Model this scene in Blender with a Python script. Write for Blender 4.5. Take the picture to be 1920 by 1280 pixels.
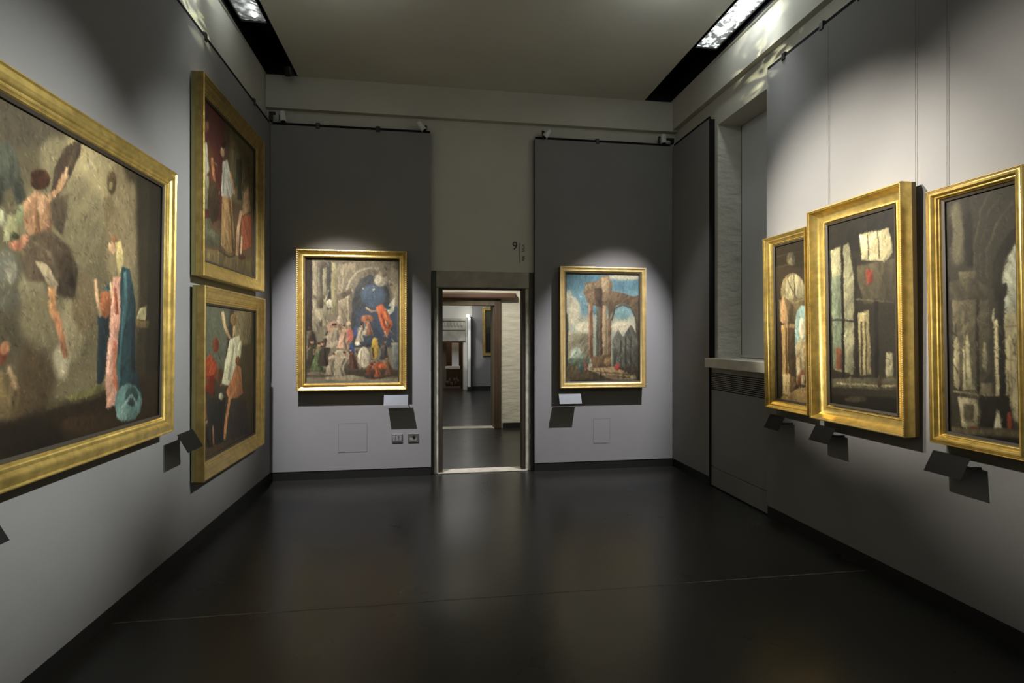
import bpy, bmesh, math, random
import numpy as np
from mathutils import Vector, Matrix
random.seed(4)
PI = math.pi
for o in list(bpy.data.objects): bpy.data.objects.remove(o)
SC = bpy.context.scene
COL = SC.collection

# ------------------------------------------------------------------ camera
cam_d = bpy.data.cameras.new('camera'); cam = bpy.data.objects.new('camera', cam_d); COL.objects.link(cam)
cam.location = (0, 0, 1.6); cam.rotation_euler = (PI/2, 0, -0.150864)
cam_d.sensor_width = 36; cam_d.lens = 36*1003.16/1920; cam_d.shift_y = -0.0035; cam_d.clip_start = 0.05
SC.camera = cam
# ------------------------------------------------------------------ world, exposure
w = bpy.data.worlds.new('world'); SC.world = w; w.use_nodes = True
w.node_tree.nodes['Background'].inputs[0].default_value = (0.5, 0.52, 0.5, 1)
w.node_tree.nodes['Background'].inputs[1].default_value = 0.0
SC.view_settings.view_transform = 'Standard'; SC.view_settings.look = 'None'
SC.view_settings.exposure = 0; SC.view_settings.gamma = 1; SC.view_settings.use_curve_mapping = False

# ------------------------------------------------------------------ lamps
def spot(loc, target, watts, deg, blend=0.6, color=(1, 0.97, 0.93), radius=0.02, gobo=None):
    d = bpy.data.lights.new('spot_beam', 'SPOT'); d.energy = watts; d.spot_size = math.radians(deg); d.spot_blend = blend
    d.color = color; d.shadow_soft_size = radius
    o = bpy.data.objects.new('spot_beam', d); COL.objects.link(o); o.location = loc
    v = Vector(target)-Vector(loc); o.rotation_euler = v.to_track_quat('-Z', 'Y').to_euler()
    if gobo:
        d.use_nodes = True; nt = d.node_tree; em = nt.nodes['Emission']
        tc = nt.nodes.new('ShaderNodeTexCoord'); mp = nt.nodes.new('ShaderNodeMapping'); nz = nt.nodes.new('ShaderNodeTexNoise'); cr = nt.nodes.new('ShaderNodeValToRGB')
        mp.inputs['Scale'].default_value = gobo; mp.inputs['Rotation'].default_value = (0, 0, 0.35); nz.inputs['Scale'].default_value = 4.5; nz.inputs['Detail'].default_value = 1.5; nz.inputs['Distortion'].default_value = 0.8
        cr.color_ramp.elements[0].position = 0.52; cr.color_ramp.elements[0].color = (0, 0, 0, 1)
        cr.color_ramp.elements[1].position = 0.72; cr.color_ramp.elements[1].color = (1, 1, 1, 1)
        nt.links.new(tc.outputs['Normal'], mp.inputs[0]); nt.links.new(mp.outputs[0], nz.inputs['Vector']); nt.links.new(nz.outputs[0], cr.inputs[0]); nt.links.new(cr.outputs[0], em.inputs['Strength'])
    return o
def glow(loc, watts, color=(0.93, 1, 0.97)):
    d = bpy.data.lights.new('added_ceiling_glow', 'POINT'); d.energy = watts; d.color = color; d.shadow_soft_size = 0.05
    o = bpy.data.objects.new('added_ceiling_glow', d); COL.objects.link(o); o.location = loc; return o
def area(loc, target, watts, sx, sy, color=(1, 0.97, 0.92), spread=180):
    d = bpy.data.lights.new('lamp_glow', 'AREA'); d.shape = 'RECTANGLE'; d.size = sx; d.size_y = sy; d.spread = math.radians(spread); d.energy = watts; d.color = color
    o = bpy.data.objects.new('lamp_glow', d); COL.objects.link(o); o.location = loc
    v = Vector(target)-Vector(loc); o.rotation_euler = v.to_track_quat('-Z', 'Y').to_euler()
    return o
COOL = (0.965, 0.96, 1.0); WARM = (1.0, 0.94, 0.82); NEU = (0.97, 1.0, 0.96)
LZ = 4.48
# left-hand slot lights the back left picture and the right wall; right-hand slot the back right picture and the left wall
spot((-1.45, 4.30, LZ), (-0.82, 6.30, 1.08), 1400, 38, 0.8, COOL)
spot((2.78, 4.35, LZ), (2.03, 6.30, 1.10), 1250, 36, 0.8, COOL)
spot((2.76, 2.9, LZ), (-1.76, 2.7, 1.75), 1650, 33, 1.0, NEU)
spot((2.76, 3.7, LZ), (-1.76, 4.55, 1.95), 1500, 35, 1.0, NEU)
spot((-1.60, 4.1, LZ), (2.98, 3.50, 2.25), 3300, 30, 1.0, WARM)
spot((-1.60, 3.3, LZ), (2.98, 2.25, 2.05), 1350, 33, 1.0, WARM)
# added noise-patterned spots imitating spill from the prismatic luminaires on the strips of wall beside them
spot((1.9, 4.3, 4.30), (3.04, 4.50, 4.22), 85, 50, 0.8, (1, 0.97, 0.66), 0.004, (1.0, 2.4, 1.0))
spot((-0.9, 4.1, 4.25), (-1.82, 4.45, 4.22), 60, 50, 0.8, (0.96, 1, 0.62), 0.004, (1.0, 2.4, 1.0))
# soft light of the ceiling luminaires themselves (they hang in the slots)
area((2.79, 4.2, 4.50), (2.5, 4.0, 0), 12, 0.18, 1.6, (0.95, 1, 0.97), 60)
area((-1.64, 4.4, 4.50), (-1.3, 4.2, 0), 7, 0.18, 1.4, (0.95, 1, 0.97), 60)
glow((1.95, 3.9, 4.15), 6); glow((-.8, 4.2, 4.15), 3.5); glow((0.6, 1.0, 4.1), 5)  # point lamps added in mid-air to brighten the ceiling, no fixtures here
area((0.6, -1.5, 4.45), (0.6, -1.0, 0), 30, 2.5, 0.4, NEU)  # unseen area light behind the camera, outside the slots
# the rooms beyond
area((0.3, 8.1, 3.5), (0.6, 8.1, 0), 45, 1.6, 0.5, (1, 0.95, 0.82))
spot((0.4, 7.2, 3.4), (1.6, 9.4, 1.5), 230, 55, 0.8, (1, 0.95, 0.84))
area((0.4, 13.5, 3.6), (0.6, 14.5, 0), 70, 1.6, 2.5, (0.97, 0.98, 1))
spot((0.3, 14.0, 3.5), (1.65, 16.55, 2.3), 80, 32, 0.9, (1, 0.97, 0.9))
spot((0.2, 13.5, 3.4), (1.15, 16.4, 1.3), 200, 14, 0.5, (1, 0.98, 0.95))
area((0.55, 17.4, 1.9), (0.6, 17.5, 0), 7, 0.8, 0.5, (1, 0.75, 0.5))

# ------------------------------------------------------------------ helpers
def lin(c): return tuple((x/255/12.92 if x/255 <= 0.04045 else ((x/255+0.055)/1.055)**2.4) for x in c[:3])
def mat(name, rgb, rough=0.6, metal=0.0, spec=0.5, bump=0.0, bscale=30, vary=0.0, vscale=4, stretch=(1, 1, 1), coat=0, rvar=0, distance=0.01):
    m = bpy.data.materials.new(name); m.use_nodes = True; nt = m.node_tree; b = nt.nodes['Principled BSDF']
    b.inputs['Base Color'].default_value = (*rgb, 1); b.inputs['Roughness'].default_value = rough; b.inputs['Metallic'].default_value = metal
    b.inputs['Specular IOR Level'].default_value = spec; b.inputs['Coat Weight'].default_value = coat
    tc = nt.nodes.new('ShaderNodeTexCoord'); mp = nt.nodes.new('ShaderNodeMapping'); mp.inputs['Scale'].default_value = stretch
    nt.links.new(tc.outputs['Object'], mp.inputs[0])
    if vary:
        n = nt.nodes.new('ShaderNodeTexNoise'); n.inputs['Scale'].default_value = vscale; n.inputs['Detail'].default_value = 6; nt.links.new(mp.outputs[0], n.inputs['Vector'])
        r = nt.nodes.new('ShaderNodeValToRGB'); r.color_ramp.elements[0].position = 0.3; r.color_ramp.elements[1].position = 0.7
        r.color_ramp.elements[0].color = (*[x*(1-vary) for x in rgb], 1); r.color_ramp.elements[1].color = (*[min(1, x*(1+vary)) for x in rgb], 1)
        nt.links.new(n.outputs[0], r.inputs[0]); nt.links.new(r.outputs[0], b.inputs['Base Color'])
    if rvar:
        n3 = nt.nodes.new('ShaderNodeTexNoise'); n3.inputs['Scale'].default_value = 2.5; n3.inputs['Detail'].default_value = 8; nt.links.new(mp.outputs[0], n3.inputs['Vector'])
        q = nt.nodes.new('ShaderNodeMapRange'); q.inputs['From Min'].default_value = 0.3; q.inputs['From Max'].default_value = 0.7; q.inputs['To Min'].default_value = rough-rvar; q.inputs['To Max'].default_value = rough+rvar
        nt.links.new(n3.outputs[0], q.inputs[0]); nt.links.new(q.outputs[0], b.inputs['Roughness'])
    if bump:
        n2 = nt.nodes.new('ShaderNodeTexNoise'); n2.inputs['Scale'].default_value = bscale; n2.inputs['Detail'].default_value = 5; nt.links.new(mp.outputs[0], n2.inputs['Vector'])
        u = nt.nodes.new('ShaderNodeBump'); u.inputs['Strength'].default_value = bump; u.inputs['Distance'].default_value = distance
        nt.links.new(n2.outputs[0], u.inputs['Height']); nt.links.new(u.outputs[0], b.inputs['Normal'])
    return m
def weave(name, rgb):
    m = mat(name, rgb, 0.95, spec=0.15, vary=0.03, vscale=2.0); nt = m.node_tree; b = nt.nodes['Principled BSDF']
    tc = nt.nodes.new('ShaderNodeTexCoord'); wv = nt.nodes.new('ShaderNodeTexNoise'); wv.inputs['Scale'].default_value = 260
    u = nt.nodes.new('ShaderNodeBump'); u.inputs['Strength'].default_value = 0.25; u.inputs['Distance'].default_value = 0.002
    nt.links.new(tc.outputs['Object'], wv.inputs['Vector']); nt.links.new(wv.outputs[0], u.inputs['Height']); nt.links.new(u.outputs[0], b.inputs['Normal'])
    return m
M = dict(
 fabric=weave('grey_fabric', (0.216, 0.212, 0.212)),
 plaster=mat('plaster', (0.50, 0.49, 0.43), 0.9, spec=0.2, bump=0.25, bscale=12, vary=0.05, vscale=1.5),
 ceiling=mat('ceiling_plaster', (0.60, 0.60, 0.55), 0.9, spec=0.2, bump=0.1, bscale=8, vary=0.04, vscale=1),
 rough_plaster=mat('whitewashed_masonry', (0.64, 0.63, 0.57), 0.9, spec=0.2, bump=0.8, bscale=9, vary=0.08, vscale=5, stretch=(1, 1, 2.2), distance=0.03),
 cream=mat('cream_plaster', (0.50, 0.475, 0.40), 0.9, spec=0.2, bump=0.8, bscale=5, vary=0.06, vscale=3, stretch=(1, 1, 3), distance=0.02),
 floor=mat('dark_resin_floor', (0.014, 0.0135, 0.0115), 0.29, spec=0.5, vary=0.10, vscale=1.1, rvar=0.02),
 plinth=mat('black_plinth', (0.010, 0.010, 0.009), 0.45),
 black=mat('black_metal', (0.008, 0.008, 0.008), 0.4, spec=0.4),
 gap=mat('black_shadow_gap_felt', (0.012, 0.012, 0.012), 0.9, spec=0.1),
 gold=mat('gilt', (0.74, 0.54, 0.165), 0.34, metal=0.85, bump=0.25, bscale=40, vary=0.22, vscale=18, rvar=0.08, distance=0.004),
 darkgold=mat('gilt_dull', (0.50, 0.36, 0.12), 0.42, metal=0.8, bump=0.25, bscale=45, vary=0.2, vscale=14, rvar=0.08, distance=0.006),
 palegold=mat('gilt_pale', (0.86, 0.66, 0.30), 0.36, metal=0.8, bump=0.2, bscale=40, vary=0.15, vscale=12, distance=0.004),
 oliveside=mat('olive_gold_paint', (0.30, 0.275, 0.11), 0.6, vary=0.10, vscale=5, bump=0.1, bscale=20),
 ochreside=mat('gold_paint_shaded_ochre', (0.15, 0.092, 0.018), 0.5, vary=0.15, vscale=5, bump=0.1, bscale=20),  # gold paint of frame sides, their shade darkened into the colour
 darkbead=mat('dark_slip', (0.03, 0.022, 0.012), 0.6),
 stone=mat('grey_stone', (0.33, 0.31, 0.26), 0.8, bump=0.4, bscale=14, vary=0.2, vscale=5),
 darkstone=mat('dark_stone', (0.075, 0.073, 0.055), 0.8, bump=0.4, bscale=14, vary=0.25, vscale=6),
 sill=mat('sill_stone', (0.52, 0.50, 0.43), 0.6, bump=0.2, bscale=14, vary=0.16, vscale=6),
 marble=mat('worn_marble', (0.42, 0.385, 0.32), 0.5, vary=0.2, vscale=9, bump=0.2),
 jamb=mat('worn_jamb_paint', (0.36, 0.34, 0.28), 0.7, vary=0.3, vscale=9, bump=0.3),
 wood=mat('dark_wood', (0.050, 0.030, 0.016), 0.55, bump=0.3, bscale=16, vary=0.4, vscale=7, stretch=(1, 1, 0.2)),
 beam=mat('beam_wood', (0.07, 0.034, 0.018), 0.6, bump=0.4, bscale=16, vary=0.35, vscale=9, stretch=(0.2, 1, 1)),
 brownpaint=mat('brown_trim', (0.10, 0.075, 0.042), 0.6, vary=0.3, vscale=6, stretch=(1, 1, 0.2)),
 cabinet=mat('grey_metal_casing', (0.18, 0.185, 0.18), 0.5, vary=0.05, vscale=2, bump=0.05),
 blind=mat('pale_blind', (0.62, 0.64, 0.68), 0.8, vary=0.03, vscale=2),
 white=mat('white_lamp_body', (0.62, 0.62, 0.60), 0.45),
 steel=mat('brushed_steel', (0.45, 0.44, 0.42), 0.32, metal=0.9),
 plate=mat('dark_label_plate', (0.004, 0.004, 0.004), 0.6, spec=0.2),
 sheenplate=mat('label_plate_painted_sheen', (0.06, 0.07, 0.08), 0.5, vary=0.06, vscale=14),  # dark plate whose reflected light is put into a pale base colour
 wire=mat('hanging_wire', (0.12, 0.12, 0.115), 0.5),
 ink=mat('black_vinyl', (0.02, 0.02, 0.015), 0.6),
 greyink=mat('grey_vinyl', (0.10, 0.10, 0.08), 0.6),
 seam=mat('floor_joint', (0.10, 0.085, 0.07), 0.5),
 whitewall=mat('white_board', (0.75, 0.75, 0.72), 0.7),
)
GLOW = mat('lit_lamp_head', (1, 1, 1), .4); GLOW.node_tree.nodes['Principled BSDF'].inputs['Emission Color'].default_value = (1, .97, .9, 1); GLOW.node_tree.nodes['Principled BSDF'].inputs['Emission Strength'].default_value = 40
class MB:
    def __init__(s): s.v = []; s.f = []; s.m = []
    def box(s, x0, x1, y0, y1, z0, z1, mi=0, faces=None):
        n = len(s.v); s.v += [(x, y, z) for z in (z0, z1) for y in (y0, y1) for x in (x0, x1)]
        q = {'-z': (0, 2, 3, 1), '+z': (4, 5, 7, 6), '-y': (0, 1, 5, 4), '+y': (2, 6, 7, 3), '-x': (0, 4, 6, 2), '+x': (1, 3, 7, 5)}
        for k, i in q.items():
            s.f.append(tuple(n+j for j in i)); s.m.append(faces.get(k, mi) if faces else mi)
        return s
    def ring(s, W, H, prof, mi=0, closed=False):
        """sweep a moulding profile round a W x H rectangle; prof = (inset from the outer edge, distance out from the wall)"""
        n = len(s.v)
        for (o, d) in prof:
            for (x, z) in ((-W/2+o, o), (W/2-o, o), (W/2-o, H-o), (-W/2+o, H-o)): s.v.append((x, -d, z))
        k = len(prof)
        for a in range(k if closed else k-1):
            b = (a+1) % k
            for j in range(4):
                j2 = (j+1) % 4; s.f.append((n+4*a+j, n+4*a+j2, n+4*b+j2, n+4*b+j)); s.m.append(mi)
        return s
    def cyl(s, p0, p1, r0, r1=None, n=14, mi=0, cap=True):
        r1 = r0 if r1 is None else r1; p0 = Vector(p0); p1 = Vector(p1); d = (p1-p0).normalized()
        a = d.cross(Vector((0, 0, 1)) if abs(d.z) < .9 else Vector((1, 0, 0))).normalized(); b = d.cross(a); k = len(s.v)
        for p, r in ((p0, r0), (p1, r1)):
            for i in range(n):
                t = 2*PI*i/n; s.v.append(tuple(p+a*math.cos(t)*r+b*math.sin(t)*r))
        for i in range(n): s.f.append((k+i, k+(i+1) % n, k+n+(i+1) % n, k+n+i)); s.m.append(mi)
        if cap: s.f.append(tuple(k+i for i in range(n))[::-1]); s.f.append(tuple(k+n+i for i in range(n))); s.m += [mi, mi]
        return s
    def ball(s, c, rx, ry, rz, nu=8, nv=5, mi=0):
        k = len(s.v); c = Vector(c)
        for j in range(nv+1):
            t = PI*j/nv
            for i in range(nu):
                p = 2*PI*i/nu; s.v.append((c.x+rx*math.sin(t)*math.cos(p), c.y+ry*math.sin(t)*math.sin(p), c.z+rz*math.cos(t)))
        for j in range(nv):
            for i in range(nu): s.f.append((k+j*nu+i, k+(j+1)*nu+i, k+(j+1)*nu+(i+1) % nu, k+j*nu+(i+1) % nu)); s.m.append(mi)
        return s
    def quad(s, *p, mi=0): n = len(s.v); s.v += p; s.f.append(tuple(range(n, n+len(p)))); s.m.append(mi); return s
    def build(s, name, mats, parent=None, bevel=0, smooth=False, fix=True):
        me = bpy.data.meshes.new(name); me.from_pydata(s.v, [], s.f)
        for m in (mats if isinstance(mats, (list, tuple)) else [mats]): me.materials.append(m)
        me.polygons.foreach_set('material_index', s.m)
        if fix:
            bm = bmesh.new(); bm.from_mesh(me); bmesh.ops.remove_doubles(bm, verts=bm.verts, dist=1e-5); bmesh.ops.recalc_face_normals(bm, faces=bm.faces); bm.to_mesh(me); bm.free()
        o = bpy.data.objects.new(name, me); COL.objects.link(o)
        if parent: o.parent = parent
        if smooth:
            me.polygons.foreach_set('use_smooth', [True]*len(me.polygons))
            e = o.modifiers.new('split', 'EDGE_SPLIT'); e.split_angle = math.radians(38)
        if bevel:
            b = o.modifiers.new('bevel', 'BEVEL'); b.width = bevel; b.segments = 2; b.limit_method = 'ANGLE'
        return o
def tag(o, label, cat, group=None):
    o['label'] = label; o['category'] = cat
    if group: o['group'] = group
    return o
def struct(o): o['kind'] = 'structure'; return o
def thing(name, loc, rotz=0, tilt=0):
    o = bpy.data.objects.new(name, None); o.empty_display_size = 0.1; COL.objects.link(o)
    o.location = loc; o.rotation_euler = (tilt, 0, rotz); return o

# ------------------------------------------------------------------ room shell
XL, XR, D = -1.767, 2.984, 6.297          # faces of the fabric linings
PT, PB = 3.975, 0.10                      # their top and bottom
WL, WR, WB = XL-0.055, XR+0.07, D+0.075   # masonry faces behind them
CZ, FZ = 4.53, 4.17
YN = -3.2
DX0, DX1, DZ = 0.085, 1.15, 2.195         # near doorway
NY0, NY1, NZ0, NZ1, NX = 4.36, 5.37, 1.36, 3.89, 3.33   # window niche
struct(MB().box(-3.2, 4.4, YN-.3, 19, -0.2, 0).build('floor', M['floor']))
m = MB()
for (x0, x1) in ((WL-.3, WL+0.02), (-1.47, 2.61), (2.955, WR+.6)): m.box(x0, x1, YN-.2, WB+.1, CZ, CZ+.12)
m.box(WL, -1.47, WB-.075, WB+.1, CZ, CZ+.12); m.box(2.61, 2.955, WB-.075, WB+.1, CZ, CZ+.12)
struct(m.build('ceiling', M['ceiling']))
struct(MB().box(WL-.3, WL, YN-.2, WB+.2, 0, CZ+.5).build('wall_left', M['plaster']))
struct(MB().box(WL-.3, WR+.6, YN-.3, YN, 0, CZ+.5).build('wall_front', M['plaster']))
m = MB()
m.box(WL-.3, DX0, WB, WB+.32, 0, CZ+.3).box(DX1, WR+.6, WB, WB+.32, 0, CZ+.3).box(DX0, DX1, WB, WB+.32, DZ, CZ+.3)
struct(m.build('wall_back', M['plaster']))
m = MB()
m.box(WR, WR+.6, YN-.2, NY0, 0, CZ+.5).box(WR, WR+.6, NY1, WB+.2, 0, CZ+.5).box(WR, WR+.6, NY0, NY1, NZ1, CZ+.5).box(WR, WR+.6, NY0, NY1, 0, NZ0-.02)
m.box(NX+.08, WR+.6, NY0, NY1, NZ0-.02, NZ1)
struct(m.build('wall_right', M['plaster']))
# reveal skins of rough masonry in the window niche
m = MB(); m.box(WR+.002, NX+.08, NY1-.012, NY1-.001, NZ0, NZ1)
wn = struct(m.build('window_1', M['rough_plaster']))
MB().box(NX, NX+.012, NY0, NY1-.012, NZ0+.05, NZ1-.003).build('blind', M['blind'], wn)
MB().box(NX-.012, NX+.02, NY0, NY1-.012, NZ0+.03, NZ0+.055).build('bottom_rail', M['white'], wn, bevel=.003)
MB().box(NX-.004, NX+.004, NY1-.020, NY1-.012, NZ0+.05, NZ1).build('guide_rail', M['cabinet'], wn)
# upper fascia that steps out over the wall, back and right
struct(MB().box(XL-.05, XR+.07, D, WB-.001, FZ, CZ).build('trim_1', M['plaster']))
struct(MB().box(XR, WR-.001, YN, D, FZ+.02, CZ).build('trim_2', M['plaster']))
# black lighting slots let into the ceiling
def slot(name, x0, x1):
    m = MB(); z0, z1, t = CZ+.002, CZ+.32, .02
    m.box(x0-t, x0, YN, WB-.08, z0, z1).box(x1, x1+t, YN, WB-.08, z0, z1).box(x0-t, x1+t, YN, WB-.08, z1, z1+t).box(x0, x1, WB-.10, WB-.08, z0, z1)
    return struct(m.build(name, M['black']))
slot('trim_3', -1.80, -1.472); slot('trim_4', 2.612, 2.953)
# thin floor joint
struct(MB().quad((XL, 3.297, .0012), (XR, 3.272, .0012), (XR, 3.279, .0012), (XL, 3.304, .0012)).build('trim_5', M['seam'], fix=False))

# fabric lined boards
def board(x0, x1, y0, y1, z0, z1, front, label):
    q = {k: 1 for k in ('-x', '+x', '-y', '+y', '-z', '+z')}; q[front] = 0
    o = MB().box(x0, x1, y0, y1, z0, z1, faces=q).build('wall_panel', [M['fabric'], M['gap']])
    return tag(o, label, 'wall panel')
g = .003
board(WL+g, XL, YN+.02, D-.004, PB, PT, '+x', 'long grey fabric wall lining along the whole left wall behind three pictures')
board(XL+g, 0.004, D, WB-g, PB, PT+.005, '-y', 'grey fabric wall lining left of the doorway with two sockets')
board(1.232, XR-g, D, WB-g, PB, PT+.01, '-y', 'grey fabric wall lining right of the doorway behind the blue sky picture')
board(XR, WR-g, 5.415, D-.004, PB, PT, '-x', 'narrow grey fabric wall lining between the far right corner and the window niche')
board(XR, WR-g, YN+.02, 4.405, PB, PT+.02, '-x', 'large grey fabric wall lining on the right wall behind three tall pictures')
# plinths
struct(MB().box(WL, XL-.006, YN, D, 0, PB).build('baseboard_left', M['plinth']))
struct(MB().box(XL, 0.004, D+.006, WB, 0, PB).box(1.232, XR, D+.006, WB, 0, PB).build('baseboard_back', M['plinth']))
struct(MB().box(XR+.006, WR, YN, 4.405, 0, PB).box(XR+.006, WR, 5.415, D, 0, PB).build('baseboard_right', M['plinth']))
# door surround
m = MB(); m.box(0.008, .064, WB-.02, WB, 0, 2.39).box(1.174, 1.229, WB-.02, WB, 0, 2.39)
d1 = struct(m.build('door_1', M['darkstone'], bevel=.004))
MB().box(.064, 1.174, WB-.018, WB, DZ+.005, 2.39).build('stone_lintel', M['stone'], d1, bevel=.004)
MB().box(.064, .092, WB-.012, WB+.03, 0, DZ).build('worn_jamb', M['jamb'], d1, bevel=.006)
MB().box(1.130, 1.174, WB-.012, WB+.03, 0, DZ).build('worn_jamb', M['jamb'], d1, bevel=.006)
MB().box(.092, .140, WB+.0, WB+.12, 0, DZ-.004).build('frame_post', M['darkbead'], d1, bevel=.004)
MB().box(1.088, 1.130, WB+.0, WB+.12, 0, DZ-.004).build('frame_post', M['darkbead'], d1, bevel=.004)
MB().box(.140, 1.088, WB+.02, WB+.12, DZ-.012, DZ+.01).build('frame_head', M['darkbead'], d1, bevel=.004)
MB().box(DX0, DX1, WB-.03, WB+.16, 0, .012).build('threshold', M['marble'], d1, bevel=.004)
# ---- rooms beyond
Y2, Y2b, Y3 = 9.45, 9.86, 16.6
E2X0, E2X1, E2Z = -0.5, 1.145, 2.19
struct(MB().box(-2.4, -2.3, WB+.32, Y2, 0, 4).build('wall_room2_left', M['plaster']))
struct(MB().box(2.6, 2.7, WB+.32, Y2, 0, 4).build('wall_room2_right', M['plaster']))
m = MB(); m.box(-2.4, E2X0, Y2, Y2b, 0, 4).box(E2X1, 2.7, Y2, Y2b, 0, 4).box(E2X0, E2X1, Y2, Y2b, E2Z, 4)
struct(m.build('wall_room2_back', M['cream']))
struct(MB().box(-2.4, 2.7, WB+.3, Y2b, 4, 4.1).build('ceiling_room2', M['ceiling']))
struct(MB().box(E2X1+.12, 2.6, Y2-.03, Y2, 0, .09).build('baseboard_room2', M['plinth']))
m = MB(); m.box(E2X1-.03, E2X1+.085, Y2-.05, Y2, 0, E2Z+.09).box(E2X0-.08, E2X0+.03, Y2-.05, Y2, 0, E2Z+.09)
d2 = struct(m.build('door_2', M['wood'], bevel=.006))
MB().box(E2X0-.08, E2X1+.06, Y2-.045, Y2, E2Z-.02, E2Z+.10).build('door_head', M['brownpaint'], d2, bevel=.006)
MB().box(E2X1-.045, E2X1, Y2, Y2b, 0, E2Z).build('jamb_lining', M['brownpaint'], d2)
MB().box(E2X0, E2X0+.04, Y2, Y2b, 0, E2Z).build('jamb_lining', M['brownpaint'], d2)
MB().box(E2X0, E2X1, Y2-.04, Y2+.2, 0, .012).build('threshold', M['marble'], d2, bevel=.004)
bm_ = MB().box(-0.75, 1.50, Y2-.14, Y2-.002, 2.285, 2.395)
tag(bm_.build('wooden_beam', M['beam'], bevel=.03), 'reddish brown wooden beam over the second doorway, ending short of the right', 'beam')
# third room
struct(MB().box(-1.8, -1.7, Y2b, Y3, 0, 4).build('wall_room3_left', M['plaster']))
struct(MB().box(2.5, 2.6, Y2b, Y3, 0, 4).build('wall_room3_right', M['plaster']))
struct(MB().box(-1.8, 2.6, Y2b, Y3+1.8, 4, 4.1).build('ceiling_room3', M['ceiling']))
O3X0, O3X1, O3Z = -0.3, 1.0, 1.50
m = MB(); m.box(-1.8, O3X0, Y3, Y3+.3, 0, 4).box(O3X1, 2.6, Y3, Y3+.3, 0, 4).box(O3X0, O3X1, Y3, Y3+.3, O3Z, 4)
struct(m.build('wall_room3_back', M['plaster']))
struct(MB().box(-1.8, 2.6, Y3+1.7, Y3+1.8, 0, 2.6).box(-1.8, -1.7, Y3+.3, Y3+1.7, 0, 2.6).box(2.5, 2.6, Y3+.3, Y3+1.7, 0, 2.6).build('wall_room4', M['wood']))
m = MB()
for i, (z0, z1, dd) in enumerate(((1.50, 1.60, .05), (1.60, 1.84, .03), (1.84, 1.90, .07), (1.90, 2.12, .03), (2.12, 2.20, .09))): m.box(-1.2, 1.06, Y3-dd-.02, Y3-.02, z0, z1)
for i in range(22): m.ball((-1.15+i*.1, Y3-.055, 2.01), .045, .03, .08, 8, 5)
st = tag(m.build('carved_stone_band', M['stone'], bevel=.008), 'carved grey stone band high on the farthest wall, seen through both doorways', 'stone carving')
ff = thing('cabinet', (0.55, Y3+.55, 0))
MB().box(-.62, -.06, -.02, .25, 0, 1.48).build('side_board', M['brownpaint'], ff)
MB().box(-.10, .38, -.03, .2, .62, .70).build('shelf', M['marble'], ff, bevel=.006)
MB().box(.12, .34, .02, .06, .70, 1.44).build('back_panel', M['whitewall'], ff)
m = MB()
for i in range(9): m.ball((-.05+.045*i+random.uniform(-.01, .01), .0+random.uniform(-.03, .03), .09+random.uniform(0, .22)), .045, .045, .07, 7, 5)
m.box(-.1, .38, -.04, .1, 0, .06)
m.build('carved_base', M['beam'], ff)
tag(ff, 'small wooden cabinet with pale back panel and shelf, farthest thing through the doorways', 'cabinet')
pp = MB().box(1.10, 1.20, Y3-.42, Y3-.30, .10, 2.22).build('white_post', M['whitewall'])
pq = thing('partition', (1.16, Y3-.3, 0))
MB().box(-.045, .035, -.10, .30-.003, .12, 2.22).build('white_face', M['whitewall'], pq)
MB().box(.035, .09, -.10, .30-.003, .0, 2.24).build('dark_edge', M['black'], pq)
MB().box(-.045, .035, -.09, .30-.003, 0, .12).build('plinth', M['plinth'], pq)
MB().ball((-.05, -.10, 2.275), .05, .05, .04, 12, 8).build('lamp_head', GLOW, pq, smooth=True)
tag(pq, 'narrow bright white partition edge at the far end of the third room', 'partition')
bpy.data.objects.remove(pp)
tag(MB().box(1.26, 2.49, Y3-.06, Y3-.003, .10, 3.2).build('wall_panel', M['fabric']), 'grey fabric wall lining in the farthest room behind the half hidden picture', 'wall panel')
struct(MB().box(1.26, 2.49, Y3-.05, Y3-.003, 0, .10).build('baseboard_room3', M['plinth']))

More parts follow.
